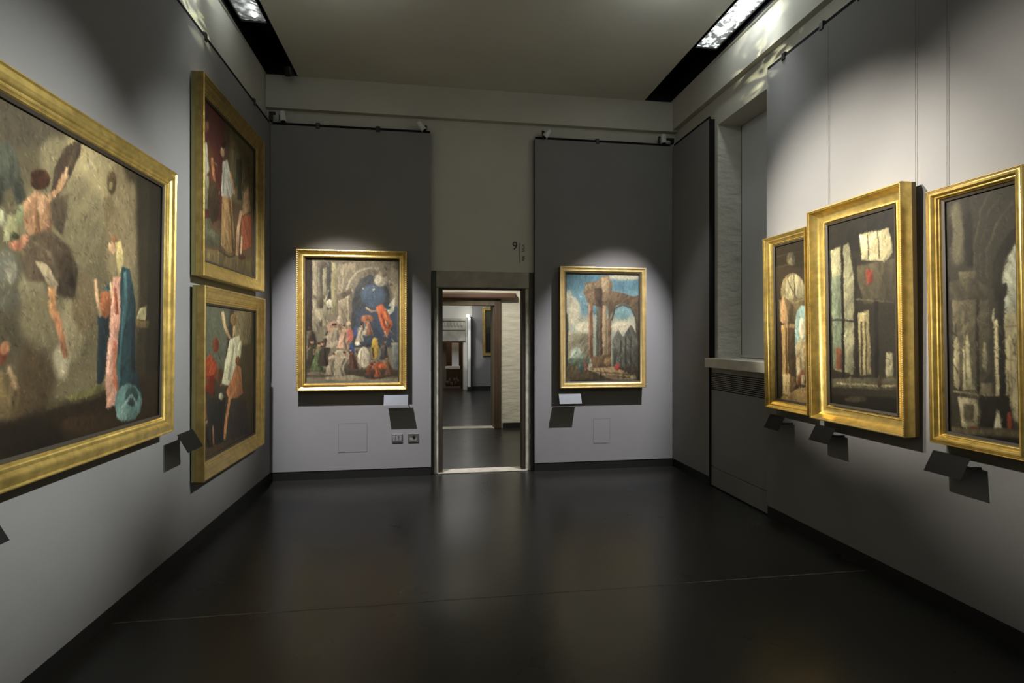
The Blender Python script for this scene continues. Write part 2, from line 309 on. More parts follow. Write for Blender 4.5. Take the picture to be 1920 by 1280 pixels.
# pictures: ground colour, grain, then patches (colour, softness, outline in canvas units)
PAINT = {
 'p1': ((104, 95, 74), 0.012, [
  ((90, 82, 68),5,[(0.625,-0.07),(0.6,-0.004),(0.537,0.068),(0.462,0.122),(0.397,0.147),(0.355,0.142),(0.341,0.111),(0.355,0.063),(0.397,0.004),(0.462,-0.054),(0.537,-0.096),(0.6,-0.105)]),
  ((160, 146, 112),4,[(0.816,0.008),(0.798,0.135),(0.749,0.238),(0.688,0.287),(0.633,0.277),(0.596,0.216),(0.583,0.121),(0.596,0.015),(0.633,-0.083),(0.688,-0.148),(0.749,-0.157),(0.798,-0.102)]),
  ((84, 78, 62),4,[(0.56,-0.126),(0.544,-0.074),(0.502,-0.017),(0.45,0.028),(0.403,0.049),(0.371,0.045),(0.36,0.02),(0.371,-0.021),(0.403,-0.071),(0.45,-0.118),(0.502,-0.15),(0.544,-0.153)]),
  ((140, 130, 102),3,[(0.608,0.075),(0.601,0.113),(0.583,0.146),(0.56,0.165),(0.537,0.167),(0.521,0.151),(0.516,0.123),(0.521,0.089),(0.537,0.058),(0.56,0.036),(0.583,0.031),(0.601,0.046)]),
  ((128, 118, 92),5,[(0.739,0.253),(0.714,0.363),(0.651,0.449),(0.575,0.486),(0.509,0.474),(0.465,0.422),(0.45,0.346),(0.465,0.26),(0.509,0.181),(0.575,0.125),(0.651,0.114),(0.714,0.159)]),
  ((126, 112, 86),4,[(0.878,0.208),(0.868,0.368),(0.84,0.485),(0.805,0.53),(0.771,0.494),(0.747,0.393),(0.739,0.253),(0.747,0.108),(0.771,-0.009),(0.805,-0.066),(0.84,-0.045),(0.868,0.055)]),
  ((66, 56, 40),4,[(0.771,-0.048),(0.96,-0.041),(0.96,0.015),(0.828,0.062)]),
  ((44, 38, 27),4,[(0.858,-0.033),(1.005,-0.016),(0.996,1.103),(0.848,0.997),(0.883,0.501)]),
  ((32, 27, 20),3,[(0.932,-0.027),(1.02,-0.023),(1.02,0.81),(0.926,0.801)]),
  ((92, 86, 70),4,[(0.575,0.585),(0.561,0.683),(0.523,0.75),(0.475,0.77),(0.432,0.742),(0.402,0.679),(0.392,0.597),(0.402,0.513),(0.432,0.446),(0.475,0.412),(0.523,0.426),(0.561,0.489)]),
  ((134, 124, 100),3,[(0.539,0.508),(0.534,0.54),(0.52,0.565),(0.502,0.574),(0.484,0.567),(0.472,0.547),(0.468,0.518),(0.472,0.488),(0.484,0.464),(0.502,0.452),(0.52,0.456),(0.534,0.477)]),
  ((80, 72, 56),3,[(0.475,0.666),(0.47,0.71),(0.456,0.741),(0.438,0.751),(0.42,0.738),(0.407,0.706),(0.403,0.665),(0.407,0.624),(0.42,0.592),(0.438,0.579),(0.456,0.59),(0.47,0.621)]),
  ((118, 108, 84),3,[(0.591,0.6),(0.583,0.65),(0.56,0.686),(0.53,0.698),(0.502,0.684),(0.482,0.65),(0.475,0.606),(0.482,0.561),(0.502,0.525),(0.53,0.509),(0.56,0.518),(0.583,0.551)]),
  ((150, 138, 110),4,[(0.664,0.614),(0.658,0.681),(0.642,0.728),(0.621,0.744),(0.601,0.726),(0.587,0.679),(0.582,0.617),(0.587,0.555),(0.601,0.508),(0.621,0.488),(0.642,0.502),(0.658,0.548)]),
  ((170, 160, 138),3,[(0.615,0.735),(0.611,0.763),(0.601,0.784),(0.588,0.79),(0.575,0.78),(0.566,0.759),(0.563,0.731),(0.566,0.704),(0.575,0.684),(0.588,0.677),(0.601,0.685),(0.611,0.706)]),
  ((120, 104, 80),3,[(0.702,0.54),(0.697,0.595),(0.681,0.635),(0.66,0.65),(0.641,0.636),(0.626,0.599),(0.621,0.548),(0.626,0.495),(0.641,0.455),(0.66,0.437),(0.681,0.448),(0.697,0.485)]),
  ((74, 61, 43),5,[(0.475,0.666),(0.53,0.698),(0.575,0.765),(0.56,0.877),(0.488,0.892),(0.462,0.783)]),
  ((38, 29, 18),4,[(0.414,0.889),(0.575,0.864),(1.02,0.81),(1.02,1.273),(0.414,1.14)]),
  ((30, 22, 14),4,[(0.608,0.988),(0.59,1.016),(0.545,1.024),(0.488,1.012),(0.438,0.987),(0.404,0.955),(0.392,0.924),(0.404,0.9),(0.438,0.888),(0.488,0.892),(0.545,0.914),(0.59,0.95)]),
  ((50, 36, 22),3,[(0.828,0.993),(0.809,1.01),(0.76,1.012),(0.698,1.0),(0.642,0.979),(0.605,0.955),(0.591,0.933),(0.605,0.918),(0.642,0.913),(0.698,0.92),(0.76,0.939),(0.809,0.966)]),
  ((80, 62, 40),3,[(0.495,0.841),(0.488,0.866),(0.469,0.881),(0.444,0.881),(0.42,0.87),(0.403,0.848),(0.397,0.822),(0.403,0.799),(0.42,0.784),(0.444,0.78),(0.469,0.791),(0.488,0.812)]),
  ((100, 84, 58),2,[(0.414,0.749),(0.462,0.753),(0.485,0.847),(0.45,0.883),(0.414,0.86)]),
  ((70, 74, 66),2,[(0.403,0.155),(0.44,0.12),(0.46,0.146),(0.475,0.226),(0.483,0.264),(0.46,0.285),(0.445,0.233),(0.42,0.286),(0.403,0.279)]),
  ((60, 60, 52),2,[(0.414,0.218),(0.43,0.225),(0.428,0.296),(0.409,0.318)]),
  ((88, 88, 78),2,[(0.447,0.138),(0.46,0.197),(0.475,0.264),(0.48,0.261),(0.465,0.193),(0.452,0.134)]),
  ((72, 58, 47),1,[(0.551,0.218),(0.563,0.134),(0.588,0.052),(0.642,-0.005),(0.637,0.052),(0.608,0.135),(0.572,0.222)]),
  ((90, 78, 62),1,[(0.574,0.192),(0.627,0.032),(0.622,0.033),(0.57,0.192)]),
  ((84, 72, 58),2,[(0.545,0.236),(0.605,0.195),(0.588,0.335),(0.554,0.313)]),
  ((74, 44, 28),1,[(0.549,0.176),(0.545,0.194),(0.535,0.21),(0.521,0.22),(0.508,0.222),(0.498,0.215),(0.495,0.201),(0.498,0.184),(0.508,0.169),(0.521,0.158),(0.535,0.155),(0.545,0.163)]),
  ((60, 34, 20),1,[(0.524,0.169),(0.522,0.176),(0.517,0.183),(0.51,0.188),(0.503,0.19),(0.498,0.188),(0.496,0.182),(0.498,0.175),(0.503,0.169),(0.51,0.163),(0.517,0.162),(0.522,0.164)]),
  ((168, 126, 96),1,[(0.475,0.267),(0.51,0.225),(0.548,0.228),(0.551,0.282),(0.557,0.328),(0.524,0.366),(0.491,0.363),(0.475,0.316)]),
  ((138, 98, 70),1,[(0.505,0.268),(0.516,0.25),(0.521,0.354),(0.507,0.359)]),
  ((192, 150, 118),1,[(0.54,0.254),(0.538,0.27),(0.534,0.283),(0.527,0.29),(0.521,0.288),(0.516,0.279),(0.514,0.264),(0.516,0.247),(0.521,0.234),(0.527,0.228),(0.534,0.229),(0.538,0.239)]),
  ((178, 138, 106),1,[(0.545,0.246),(0.583,0.193),(0.604,0.136),(0.585,0.136),(0.568,0.189),(0.533,0.237)]),
  ((196, 160, 124),1,[(0.597,0.149),(0.6,0.11),(0.592,0.113),(0.589,0.151)]),
  ((84, 71, 57),2,[(0.488,0.364),(0.545,0.329),(0.608,0.359),(0.637,0.433),(0.628,0.53),(0.585,0.528),(0.545,0.491),(0.488,0.492),(0.473,0.443)]),
  ((66, 54, 43),1,[(0.56,0.359),(0.616,0.395),(0.625,0.496),(0.588,0.484)]),
  ((110, 96, 78),1,[(0.5,0.379),(0.541,0.399),(0.572,0.472),(0.579,0.468),(0.548,0.392),(0.504,0.372)]),
  ((156, 140, 118),1,[(0.507,0.432),(0.542,0.436),(0.575,0.486),(0.569,0.517),(0.536,0.483)]),
  ((178, 128, 88),1,[(0.545,0.498),(0.569,0.504),(0.575,0.569),(0.572,0.601),(0.554,0.586)]),
  ((165, 112, 80),1,[(0.557,0.578),(0.579,0.576),(0.598,0.65),(0.611,0.715),(0.598,0.727),(0.579,0.658)]),
  ((158, 156, 118),2,[(0.47,0.346),(0.467,0.366),(0.46,0.382),(0.45,0.39),(0.44,0.388),(0.433,0.376),(0.43,0.358),(0.433,0.339),(0.44,0.323),(0.45,0.314),(0.46,0.316),(0.467,0.327)]),
  ((172, 172, 146),2,[(0.439,0.327),(0.437,0.34),(0.433,0.351),(0.428,0.356),(0.423,0.355),(0.419,0.346),(0.418,0.334),(0.419,0.321),(0.423,0.311),(0.428,0.305),(0.433,0.307),(0.437,0.315)]),
  ((140, 150, 110),1,[(0.478,0.308),(0.476,0.323),(0.473,0.335),(0.469,0.34),(0.464,0.338),(0.461,0.328),(0.46,0.314),(0.461,0.299),(0.464,0.287),(0.469,0.281),(0.473,0.283),(0.476,0.293)]),
  ((186, 184, 150),1,[(0.447,0.376),(0.446,0.384),(0.444,0.39),(0.44,0.393),(0.436,0.391),(0.434,0.387),(0.433,0.38),(0.434,0.373),(0.436,0.367),(0.44,0.364),(0.444,0.365),(0.446,0.369)]),
  ((60, 62, 40),1,[(0.47,0.369),(0.468,0.376),(0.464,0.382),(0.457,0.385),(0.451,0.385),(0.447,0.382),(0.445,0.377),(0.447,0.37),(0.451,0.365),(0.457,0.361),(0.464,0.361),(0.468,0.364)]),
  ((182, 116, 90),1,[(0.48,0.393),(0.477,0.402),(0.47,0.41),(0.46,0.415),(0.45,0.415),(0.443,0.411),(0.44,0.404),(0.443,0.395),(0.45,0.388),(0.46,0.383),(0.47,0.382),(0.477,0.386)]),
  ((196, 132, 104),1,[(0.492,0.37),(0.491,0.377),(0.487,0.382),(0.482,0.386),(0.476,0.386),(0.473,0.382),(0.471,0.376),(0.473,0.37),(0.476,0.365),(0.482,0.361),(0.487,0.361),(0.491,0.365)]),
  ((112, 112, 102),3,[(0.468,0.459),(0.463,0.485),(0.451,0.505),(0.435,0.514),(0.42,0.51),(0.409,0.494),(0.405,0.471),(0.409,0.447),(0.42,0.427),(0.435,0.416),(0.451,0.419),(0.463,0.435)]),
  ((130, 128, 116),2,[(0.465,0.474),(0.463,0.489),(0.457,0.501),(0.45,0.506),(0.442,0.503),(0.437,0.494),(0.435,0.479),(0.437,0.465),(0.442,0.453),(0.45,0.448),(0.457,0.45),(0.463,0.46)]),
  ((92, 90, 80),3,[(0.475,0.546),(0.47,0.562),(0.456,0.574),(0.438,0.579),(0.42,0.577),(0.407,0.568),(0.403,0.555),(0.407,0.54),(0.42,0.529),(0.438,0.522),(0.456,0.523),(0.47,0.532)]),
  ((104, 56, 38),1,[(0.445,0.706),(0.443,0.719),(0.436,0.728),(0.428,0.73),(0.42,0.727),(0.414,0.717),(0.412,0.704),(0.414,0.692),(0.42,0.683),(0.428,0.679),(0.436,0.683),(0.443,0.692)]),
  ((168, 112, 82),1,[(0.449,0.687),(0.447,0.696),(0.443,0.702),(0.438,0.704),(0.432,0.702),(0.428,0.695),(0.427,0.687),(0.428,0.678),(0.432,0.671),(0.438,0.67),(0.443,0.672),(0.447,0.678)]),
  ((170, 140, 112),2,[(0.443,0.739),(0.465,0.807),(0.473,0.805),(0.451,0.736)]),
  ((80, 66, 44),2,[(0.777,0.081),(0.775,0.106),(0.768,0.126),(0.758,0.136),(0.748,0.134),(0.741,0.12),(0.739,0.098),(0.741,0.075),(0.748,0.054),(0.758,0.044),(0.768,0.045),(0.775,0.059)]),
  ((120, 106, 78),1,[(0.762,0.102),(0.761,0.11),(0.758,0.117),(0.753,0.121),(0.749,0.12),(0.746,0.116),(0.745,0.109),(0.746,0.101),(0.749,0.094),(0.753,0.09),(0.758,0.09),(0.761,0.094)]),
  ((110, 96, 70),3,[(0.769,0.186),(0.766,0.214),(0.758,0.236),(0.747,0.247),(0.737,0.243),(0.729,0.226),(0.726,0.201),(0.729,0.174),(0.737,0.151),(0.747,0.14),(0.758,0.143),(0.766,0.159)]),
  ((128, 112, 84),3,[(0.782,0.23),(0.779,0.248),(0.773,0.262),(0.764,0.27),(0.756,0.268),(0.75,0.257),(0.747,0.241),(0.75,0.223),(0.756,0.209),(0.764,0.201),(0.773,0.202),(0.779,0.212)]),
  ((150, 142, 116),1,[(0.651,0.058),(0.672,0.07),(0.704,0.028),(0.7,0.026),(0.671,0.065),(0.655,0.053)]),
  ((156, 148, 122),1,[(0.679,0.068),(0.678,0.075),(0.676,0.081),(0.674,0.085),(0.671,0.084),(0.668,0.08),(0.668,0.073),(0.668,0.066),(0.671,0.059),(0.674,0.056),(0.676,0.056),(0.678,0.061)]),
  ((196, 156, 122),1,[(0.779,0.322),(0.778,0.335),(0.772,0.346),(0.764,0.351),(0.757,0.35),(0.751,0.342),(0.749,0.33),(0.751,0.317),(0.757,0.306),(0.764,0.301),(0.772,0.302),(0.778,0.31)]),
  ((128, 92, 62),1,[(0.751,0.287),(0.777,0.275),(0.795,0.304),(0.786,0.355),(0.773,0.31)]),
  ((176, 160, 112),1,[(0.777,0.303),(0.8,0.292),(0.814,0.369),(0.791,0.433),(0.782,0.376)]),
  ((34, 56, 66),1,[(0.805,0.391),(0.843,0.39),(0.868,0.524),(0.868,0.753),(0.91,0.895),(0.843,0.946),(0.795,0.866),(0.786,0.59)]),
  ((70, 108, 120),1,[(0.812,0.406),(0.821,0.549),(0.835,0.547),(0.826,0.403)]),
  ((58, 92, 104),1,[(0.812,0.51),(0.833,0.548),(0.809,0.669),(0.8,0.867),(0.791,0.787)]),
  ((26, 42, 50),1,[(0.848,0.506),(0.853,0.793),(0.873,0.795),(0.868,0.503)]),
  ((34, 46, 54),1,[(0.71,0.576),(0.756,0.565),(0.747,0.782),(0.722,0.835),(0.71,0.816)]),
  ((52, 84, 94),1,[(0.722,0.497),(0.756,0.458),(0.764,0.485),(0.73,0.503)]),
  ((150, 88, 58),1,[(0.718,0.497),(0.764,0.485),(0.773,0.552),(0.743,0.589),(0.718,0.566)]),
  ((200, 160, 128),1,[(0.695,0.457),(0.699,0.513),(0.717,0.58),(0.727,0.577),(0.709,0.511),(0.705,0.454)]),
  ((204, 168, 134),1,[(0.753,0.459),(0.759,0.515),(0.77,0.513),(0.763,0.456)]),
  ((196, 142, 128),1,[(0.769,0.437),(0.8,0.428),(0.8,0.59),(0.782,0.767),(0.8,0.906),(0.747,0.911),(0.743,0.763),(0.756,0.63)]),
  ((160, 88, 70),1,[(0.773,0.669),(0.786,0.669),(0.782,0.786),(0.805,0.868),(0.773,0.824)]),
  ((216, 168, 152),1,[(0.76,0.63),(0.747,0.782),(0.756,0.784),(0.769,0.63)]),
  ((140, 76, 58),1,[(0.793,0.57),(0.784,0.473),(0.771,0.475),(0.78,0.572)]),
  ((76, 108, 112),1,[(0.91,0.921),(0.9,0.957),(0.876,0.98),(0.843,0.982),(0.812,0.965),(0.79,0.934),(0.782,0.897),(0.79,0.863),(0.812,0.841),(0.843,0.835),(0.876,0.849),(0.9,0.881)]),
  ((40, 60, 64),1,[(0.888,0.892),(0.884,0.91),(0.873,0.922),(0.858,0.924),(0.843,0.916),(0.832,0.9),(0.828,0.881),(0.832,0.864),(0.843,0.852),(0.858,0.849),(0.873,0.856),(0.884,0.872)]),
  ((112, 140, 142),1,[(0.809,0.93),(0.859,0.881),(0.884,0.935),(0.893,0.933),(0.857,0.872),(0.801,0.924)]),
  ((88, 116, 118),1,[(0.868,0.961),(0.862,0.972),(0.848,0.978),(0.828,0.976),(0.809,0.969),(0.796,0.957),(0.791,0.944),(0.796,0.933),(0.809,0.927),(0.828,0.928),(0.848,0.935),(0.862,0.948)]),
  ((156, 146, 112),1,[(0.873,0.586),(0.888,0.543),(0.926,0.523),(0.921,0.584)]),
  ((90, 76, 48),1,[(0.873,0.59),(0.937,0.587),(0.937,0.616),(0.873,0.617)]),
  ((96, 92, 56),1,[(0.598,0.848),(0.728,0.822),(0.73,0.852),(0.625,0.866)]),
  ((70, 64, 40),2,[(0.545,0.877),(0.729,0.867),(0.727,0.859),(0.544,0.87)]),
 ]),
 'p2': ((96, 76, 56), 0.012, [
  ((92, 48, 42),3,[(-0.109,-0.038),(0.39,0.001),(0.311,0.689),(-0.109,0.77)]),
  ((70, 34, 32),2,[(-0.109,-0.008),(0.009,0.003),(0.025,0.245),(-0.109,0.351)]),
  ((112, 102, 72),3,[(0.473,-0.012),(1.082,0.008),(1.082,0.458),(0.473,0.517)]),
  ((92, 84, 58),3,[(0.695,0.465),(1.082,0.376),(1.082,0.62),(0.695,0.689)]),
  ((150, 106, 78),1,[(0.11,0.146),(0.103,0.17),(0.084,0.192),(0.059,0.206),(0.034,0.209),(0.016,0.201),(0.009,0.183),(0.016,0.16),(0.034,0.139),(0.059,0.124),(0.084,0.12),(0.103,0.128)]),
  ((70, 50, 40),1,[(0.102,0.098),(0.096,0.114),(0.08,0.129),(0.059,0.139),(0.039,0.144),(0.023,0.14),(0.017,0.13),(0.023,0.116),(0.039,0.101),(0.059,0.089),(0.08,0.085),(0.096,0.088)]),
  ((196, 192, 178),1,[(-0.023,0.317),(0.076,0.254),(0.119,0.422),(0.059,0.48),(-0.039,0.488)]),
  ((90, 60, 40),1,[(0.093,0.223),(0.199,0.317),(0.199,0.645),(0.128,0.436)]),
  ((176, 112, 72),1,[(0.141,0.336),(0.176,0.488),(0.221,0.475),(0.185,0.321)]),
  ((115, 63, 46),1,[(0.153,0.733),(0.204,0.738),(0.283,0.739),(0.29,0.733),(0.212,0.732),(0.162,0.727)]),
  ((69, 52, 39),1,[(0.857,0.101),(0.866,0.121),(0.876,0.141),(0.889,0.136),(0.88,0.117),(0.871,0.096)]),
  ((157, 147, 122),1,[(-0.025,0.872),(-0.032,0.908),(-0.034,0.943),(-0.025,0.942),(-0.023,0.907),(-0.016,0.871)]),
  ((136, 107, 77),1,[(0.369,0.295),(0.36,0.317),(0.406,0.321),(0.42,0.313),(0.378,0.309),(0.388,0.291)]),
  ((101, 55, 40),1,[(0.706,0.185),(0.697,0.2),(0.674,0.22),(0.684,0.218),(0.707,0.198),(0.717,0.183)]),
  ((130, 121, 100),1,[(0.775,0.344),(0.729,0.393),(0.701,0.437),(0.723,0.433),(0.751,0.389),(0.797,0.341)]),
  ((127, 69, 51),1,[(0.788,0.237),(0.84,0.261),(0.866,0.293),(0.876,0.289),(0.85,0.258),(0.798,0.233)]),
  ((153, 143, 118),1,[(0.512,0.569),(0.498,0.595),(0.511,0.617),(0.526,0.613),(0.513,0.592),(0.527,0.567)]),
  ((69, 53, 39),1,[(0.456,0.4),(0.467,0.413),(0.441,0.435),(0.458,0.434),(0.488,0.408),(0.476,0.393)]),
  ((64, 49, 36),1,[(0.801,0.264),(0.794,0.286),(0.741,0.319),(0.756,0.319),(0.812,0.283),(0.82,0.26)]),
  ((116, 91, 66),1,[(0.758,0.412),(0.761,0.45),(0.766,0.487),(0.775,0.485),(0.77,0.448),(0.767,0.41)]),
  ((102, 55, 41),1,[(0.184,0.793),(0.221,0.824),(0.235,0.861),(0.248,0.858),(0.234,0.821),(0.195,0.789)]),
  ((119, 64, 47),1,[(0.084,0.769),(0.107,0.786),(0.152,0.798),(0.163,0.792),(0.117,0.781),(0.096,0.765)]),
  ((123, 67, 49),1,[(0.351,0.337),(0.373,0.345),(0.381,0.358),(0.395,0.353),(0.386,0.34),(0.363,0.332)]),
  ((55, 42, 31),1,[(0.739,0.338),(0.73,0.362),(0.728,0.384),(0.752,0.378),(0.753,0.357),(0.762,0.333)]),
  ((167, 131, 95),1,[(0.195,0.942),(0.227,0.961),(0.243,0.982),(0.257,0.98),(0.24,0.958),(0.207,0.938)]),
  ((106, 58, 42),1,[(0.641,0.723),(0.612,0.769),(0.566,0.817),(0.576,0.817),(0.623,0.768),(0.652,0.721)]),
  ((140, 110, 80),1,[(0.392,0.42),(0.375,0.442),(0.365,0.461),(0.375,0.458),(0.386,0.439),(0.403,0.419)]),
  ((69, 53, 39),1,[(0.033,0.6),(0.054,0.63),(0.075,0.661),(0.09,0.657),(0.069,0.626),(0.048,0.595)]),
  ((127, 100, 72),1,[(0.489,0.709),(0.511,0.722),(0.539,0.733),(0.546,0.731),(0.518,0.719),(0.497,0.707)]),
  ((100, 54, 40),1,[(0.867,0.227),(0.893,0.23),(0.881,0.244),(0.905,0.239),(0.917,0.222),(0.888,0.217)]),
  ((57, 44, 32),1,[(0.288,0.906),(0.317,0.933),(0.378,0.955),(0.395,0.949),(0.335,0.927),(0.307,0.902)]),
  ((121, 66, 48),1,[(0.456,0.586),(0.533,0.586),(0.609,0.586),(0.613,0.583),(0.537,0.583),(0.46,0.583)]),
  ((158, 148, 122),1,[(0.486,0.746),(0.534,0.761),(0.564,0.779),(0.582,0.773),(0.552,0.755),(0.502,0.739)]),
  ((165, 130, 94),1,[(0.609,0.429),(0.646,0.441),(0.703,0.448),(0.71,0.445),(0.652,0.437),(0.616,0.426)]),
  ((94, 51, 37),1,[(0.869,0.166),(0.868,0.188),(0.868,0.21),(0.884,0.205),(0.885,0.183),(0.886,0.161)]),
  ((101, 55, 40),1,[(0.186,0.474),(0.259,0.485),(0.336,0.495),(0.343,0.491),(0.266,0.481),(0.193,0.47)]),
  ((90, 49, 36),1,[(0.004,0.706),(-0.021,0.724),(-0.052,0.743),(-0.043,0.745),(-0.011,0.725),(0.014,0.707)]),
  ((161, 151, 125),1,[(0.281,0.511),(0.254,0.545),(0.265,0.571),(0.28,0.567),(0.27,0.542),(0.296,0.509)]),
  ((120, 94, 68),1,[(0.178,0.348),(0.231,0.352),(0.256,0.364),(0.274,0.356),(0.247,0.343),(0.191,0.339)]),
  ((140, 58, 40),1,[(-0.055,0.449),(0.025,0.464),(0.025,0.682),(-0.039,0.757)]),
  ((176, 120, 88),1,[(0.009,0.437),(0.005,0.452),(-0.007,0.466),(-0.023,0.474),(-0.039,0.475),(-0.051,0.468),(-0.055,0.455),(-0.051,0.44),(-0.039,0.427),(-0.023,0.419),(-0.007,0.417),(0.005,0.424)]),
  ((130, 128, 106),1,[(0.025,0.48),(0.11,0.456),(0.128,0.66),(0.043,0.678)]),
  ((70, 54, 40),2,[(0.283,0.577),(0.269,0.65),(0.231,0.709),(0.18,0.737),(0.132,0.728),(0.097,0.686),(0.084,0.622),(0.097,0.552),(0.132,0.494),(0.18,0.463),(0.231,0.468),(0.269,0.51)]),
  ((126, 40, 30),1,[(-0.047,0.697),(0.043,0.71),(0.043,0.804),(-0.047,0.85)]),
  ((190, 152, 124),1,[(0.38,0.217),(0.375,0.239),(0.361,0.257),(0.34,0.267),(0.321,0.269),(0.307,0.259),(0.302,0.242),(0.307,0.223),(0.321,0.205),(0.34,0.193),(0.361,0.192),(0.375,0.201)]),
  ((66, 44, 34),1,[(0.411,0.156),(0.404,0.172),(0.385,0.189),(0.361,0.2),(0.335,0.205),(0.318,0.2),(0.311,0.189),(0.318,0.173),(0.335,0.158),(0.361,0.145),(0.385,0.141),(0.404,0.145)]),
  ((186, 184, 180),1,[(0.34,0.302),(0.431,0.254),(0.548,0.445),(0.473,0.517),(0.311,0.533)]),
  ((150, 152, 156),1,[(0.355,0.331),(0.335,0.507),(0.366,0.5),(0.385,0.323)]),
  ((196, 146, 112),1,[(0.468,0.325),(0.565,0.474),(0.598,0.464),(0.499,0.314)]),
  ((156, 122, 82),1,[(0.33,0.536),(0.505,0.488),(0.581,0.817),(0.473,0.897),(0.311,0.851)]),
  ((110, 80, 52),1,[(0.457,0.52),(0.52,0.862),(0.553,0.857),(0.489,0.512)]),
  ((188, 158, 112),1,[(0.38,0.538),(0.361,0.833),(0.38,0.83),(0.4,0.533)]),
  ((112, 108, 84),2,[(0.516,0.15),(0.581,0.111),(0.626,0.371),(0.559,0.424)]),
  ((140, 104, 78),1,[(0.581,0.111),(0.576,0.129),(0.564,0.145),(0.548,0.154),(0.531,0.155),(0.52,0.147),(0.516,0.133),(0.52,0.115),(0.531,0.099),(0.548,0.089),(0.564,0.089),(0.576,0.096)]),
  ((70, 66, 52),2,[(0.603,0.195),(0.719,0.16),(0.719,0.459),(0.626,0.481)]),
  ((84, 84, 70),1,[(-0.007,0.827),(0.076,0.772),(0.311,0.797),(0.302,0.876),(-0.007,0.889)]),
  ((102, 102, 86),1,[(-0.007,0.827),(0.076,0.772),(0.311,0.797),(0.18,0.828)]),
  ((92, 90, 74),1,[(0.059,0.731),(0.145,0.714),(0.145,0.786),(0.059,0.801)]),
  ((108, 94, 66),2,[(-0.109,0.92),(0.473,0.886),(1.082,0.824),(1.082,1.028),(-0.109,1.025)]),
  ((64, 54, 40),1,[(0.265,0.895),(0.469,0.917),(0.611,0.877),(0.596,0.868),(0.476,0.905),(0.281,0.885)]),
  ((180, 140, 108),2,[(0.767,0.392),(0.867,0.309),(0.919,0.492),(0.719,0.572)]),
  ((156, 84, 60),1,[(0.719,0.572),(0.945,0.506),(0.945,0.763),(0.672,0.841)]),
  ((196, 154, 122),1,[(0.678,0.542),(0.609,0.703),(0.587,0.881),(0.643,0.875),(0.666,0.695),(0.737,0.532)]),
  ((210, 186, 150),1,[(0.702,0.724),(0.678,0.858),(0.713,0.854),(0.737,0.719)]),
  ((80, 50, 34),1,[(0.804,0.861),(0.793,0.873),(0.761,0.886),(0.719,0.894),(0.678,0.896),(0.648,0.892),(0.638,0.883),(0.648,0.87),(0.678,0.858),(0.719,0.849),(0.761,0.846),(0.793,0.851)]),
 ]),
 'p3': ((62, 58, 46), 0.012, [
  ((98, 104, 92),4,[(-0.079,-0.01),(0.465,-0.016),(0.362,0.445),(-0.079,0.453)]),
  ((120, 108, 80),2,[(0.551,0.022),(0.937,0.008),(0.911,0.273),(0.711,0.349),(0.507,0.162)]),
  ((70, 60, 44),3,[(0.63,0.272),(1.074,0.275),(1.074,0.94),(0.687,0.728)]),
  ((120, 60, 44),1,[(0.265,0.269),(0.257,0.295),(0.237,0.314),(0.209,0.32),(0.181,0.313),(0.161,0.294),(0.155,0.269),(0.161,0.244),(0.181,0.226),(0.209,0.219),(0.237,0.225),(0.257,0.244)]),
  ((112, 78, 56),1,[(0.285,0.395),(0.243,0.422),(0.215,0.451),(0.227,0.453),(0.255,0.425),(0.297,0.397)]),
  ((141, 98, 70),1,[(0.102,0.731),(0.107,0.745),(0.089,0.755),(0.098,0.758),(0.116,0.747),(0.112,0.732)]),
  ((93, 84, 66),1,[(0.462,0.982),(0.553,1.028),(0.615,1.069),(0.628,1.068),(0.566,1.027),(0.473,0.981)]),
  ((139, 97, 69),1,[(0.481,0.493),(0.581,0.52),(0.666,0.547),(0.674,0.544),(0.589,0.517),(0.488,0.49)]),
  ((128, 90, 64),1,[(0.511,0.765),(0.445,0.792),(0.375,0.816),(0.383,0.819),(0.453,0.795),(0.52,0.768)]),
  ((131, 91, 65),1,[(0.378,0.51),(0.309,0.529),(0.286,0.551),(0.303,0.554),(0.325,0.534),(0.392,0.517)]),
  ((44, 36, 29),1,[(0.325,0.781),(0.33,0.808),(0.376,0.842),(0.389,0.842),(0.344,0.809),(0.341,0.783)]),
  ((103, 72, 51),1,[(0.855,0.292),(0.825,0.314),(0.799,0.336),(0.808,0.337),(0.834,0.315),(0.864,0.293)]),
  ((124, 86, 62),1,[(0.617,0.511),(0.622,0.522),(0.612,0.532),(0.632,0.535),(0.642,0.524),(0.638,0.511)]),
  ((140, 98, 70),1,[(0.425,0.422),(0.456,0.447),(0.503,0.473),(0.52,0.47),(0.472,0.445),(0.442,0.421)]),
  ((48, 40, 31),1,[(0.392,0.745),(0.426,0.779),(0.407,0.805),(0.425,0.81),(0.446,0.781),(0.41,0.745)]),
  ((53, 44, 35),1,[(0.151,0.778),(0.202,0.819),(0.254,0.862),(0.263,0.862),(0.211,0.819),(0.16,0.777)]),
  ((138, 97, 69),1,[(0.287,0.537),(0.322,0.547),(0.392,0.56),(0.395,0.555),(0.327,0.543),(0.293,0.534)]),
  ((50, 41, 32),1,[(0.804,0.86),(0.825,0.892),(0.818,0.918),(0.83,0.92),(0.836,0.893),(0.815,0.861)]),
  ((100, 90, 71),1,[(0.678,0.792),(0.711,0.844),(0.767,0.9),(0.788,0.901),(0.731,0.845),(0.698,0.792)]),
  ((47, 39, 31),1,[(0.511,0.507),(0.528,0.546),(0.537,0.585),(0.559,0.586),(0.549,0.547),(0.533,0.507)]),
  ((91, 82, 65),1,[(0.716,0.95),(0.776,0.989),(0.844,1.031),(0.858,1.03),(0.79,0.988),(0.729,0.949)]),
  ((51, 42, 33),1,[(0.02,0.84),(-0.004,0.866),(-0.023,0.893),(-0.013,0.896),(0.005,0.869),(0.029,0.843)]),
  ((71, 64, 51),1,[(0.307,0.682),(0.3,0.71),(0.261,0.733),(0.277,0.737),(0.318,0.714),(0.326,0.684)]),
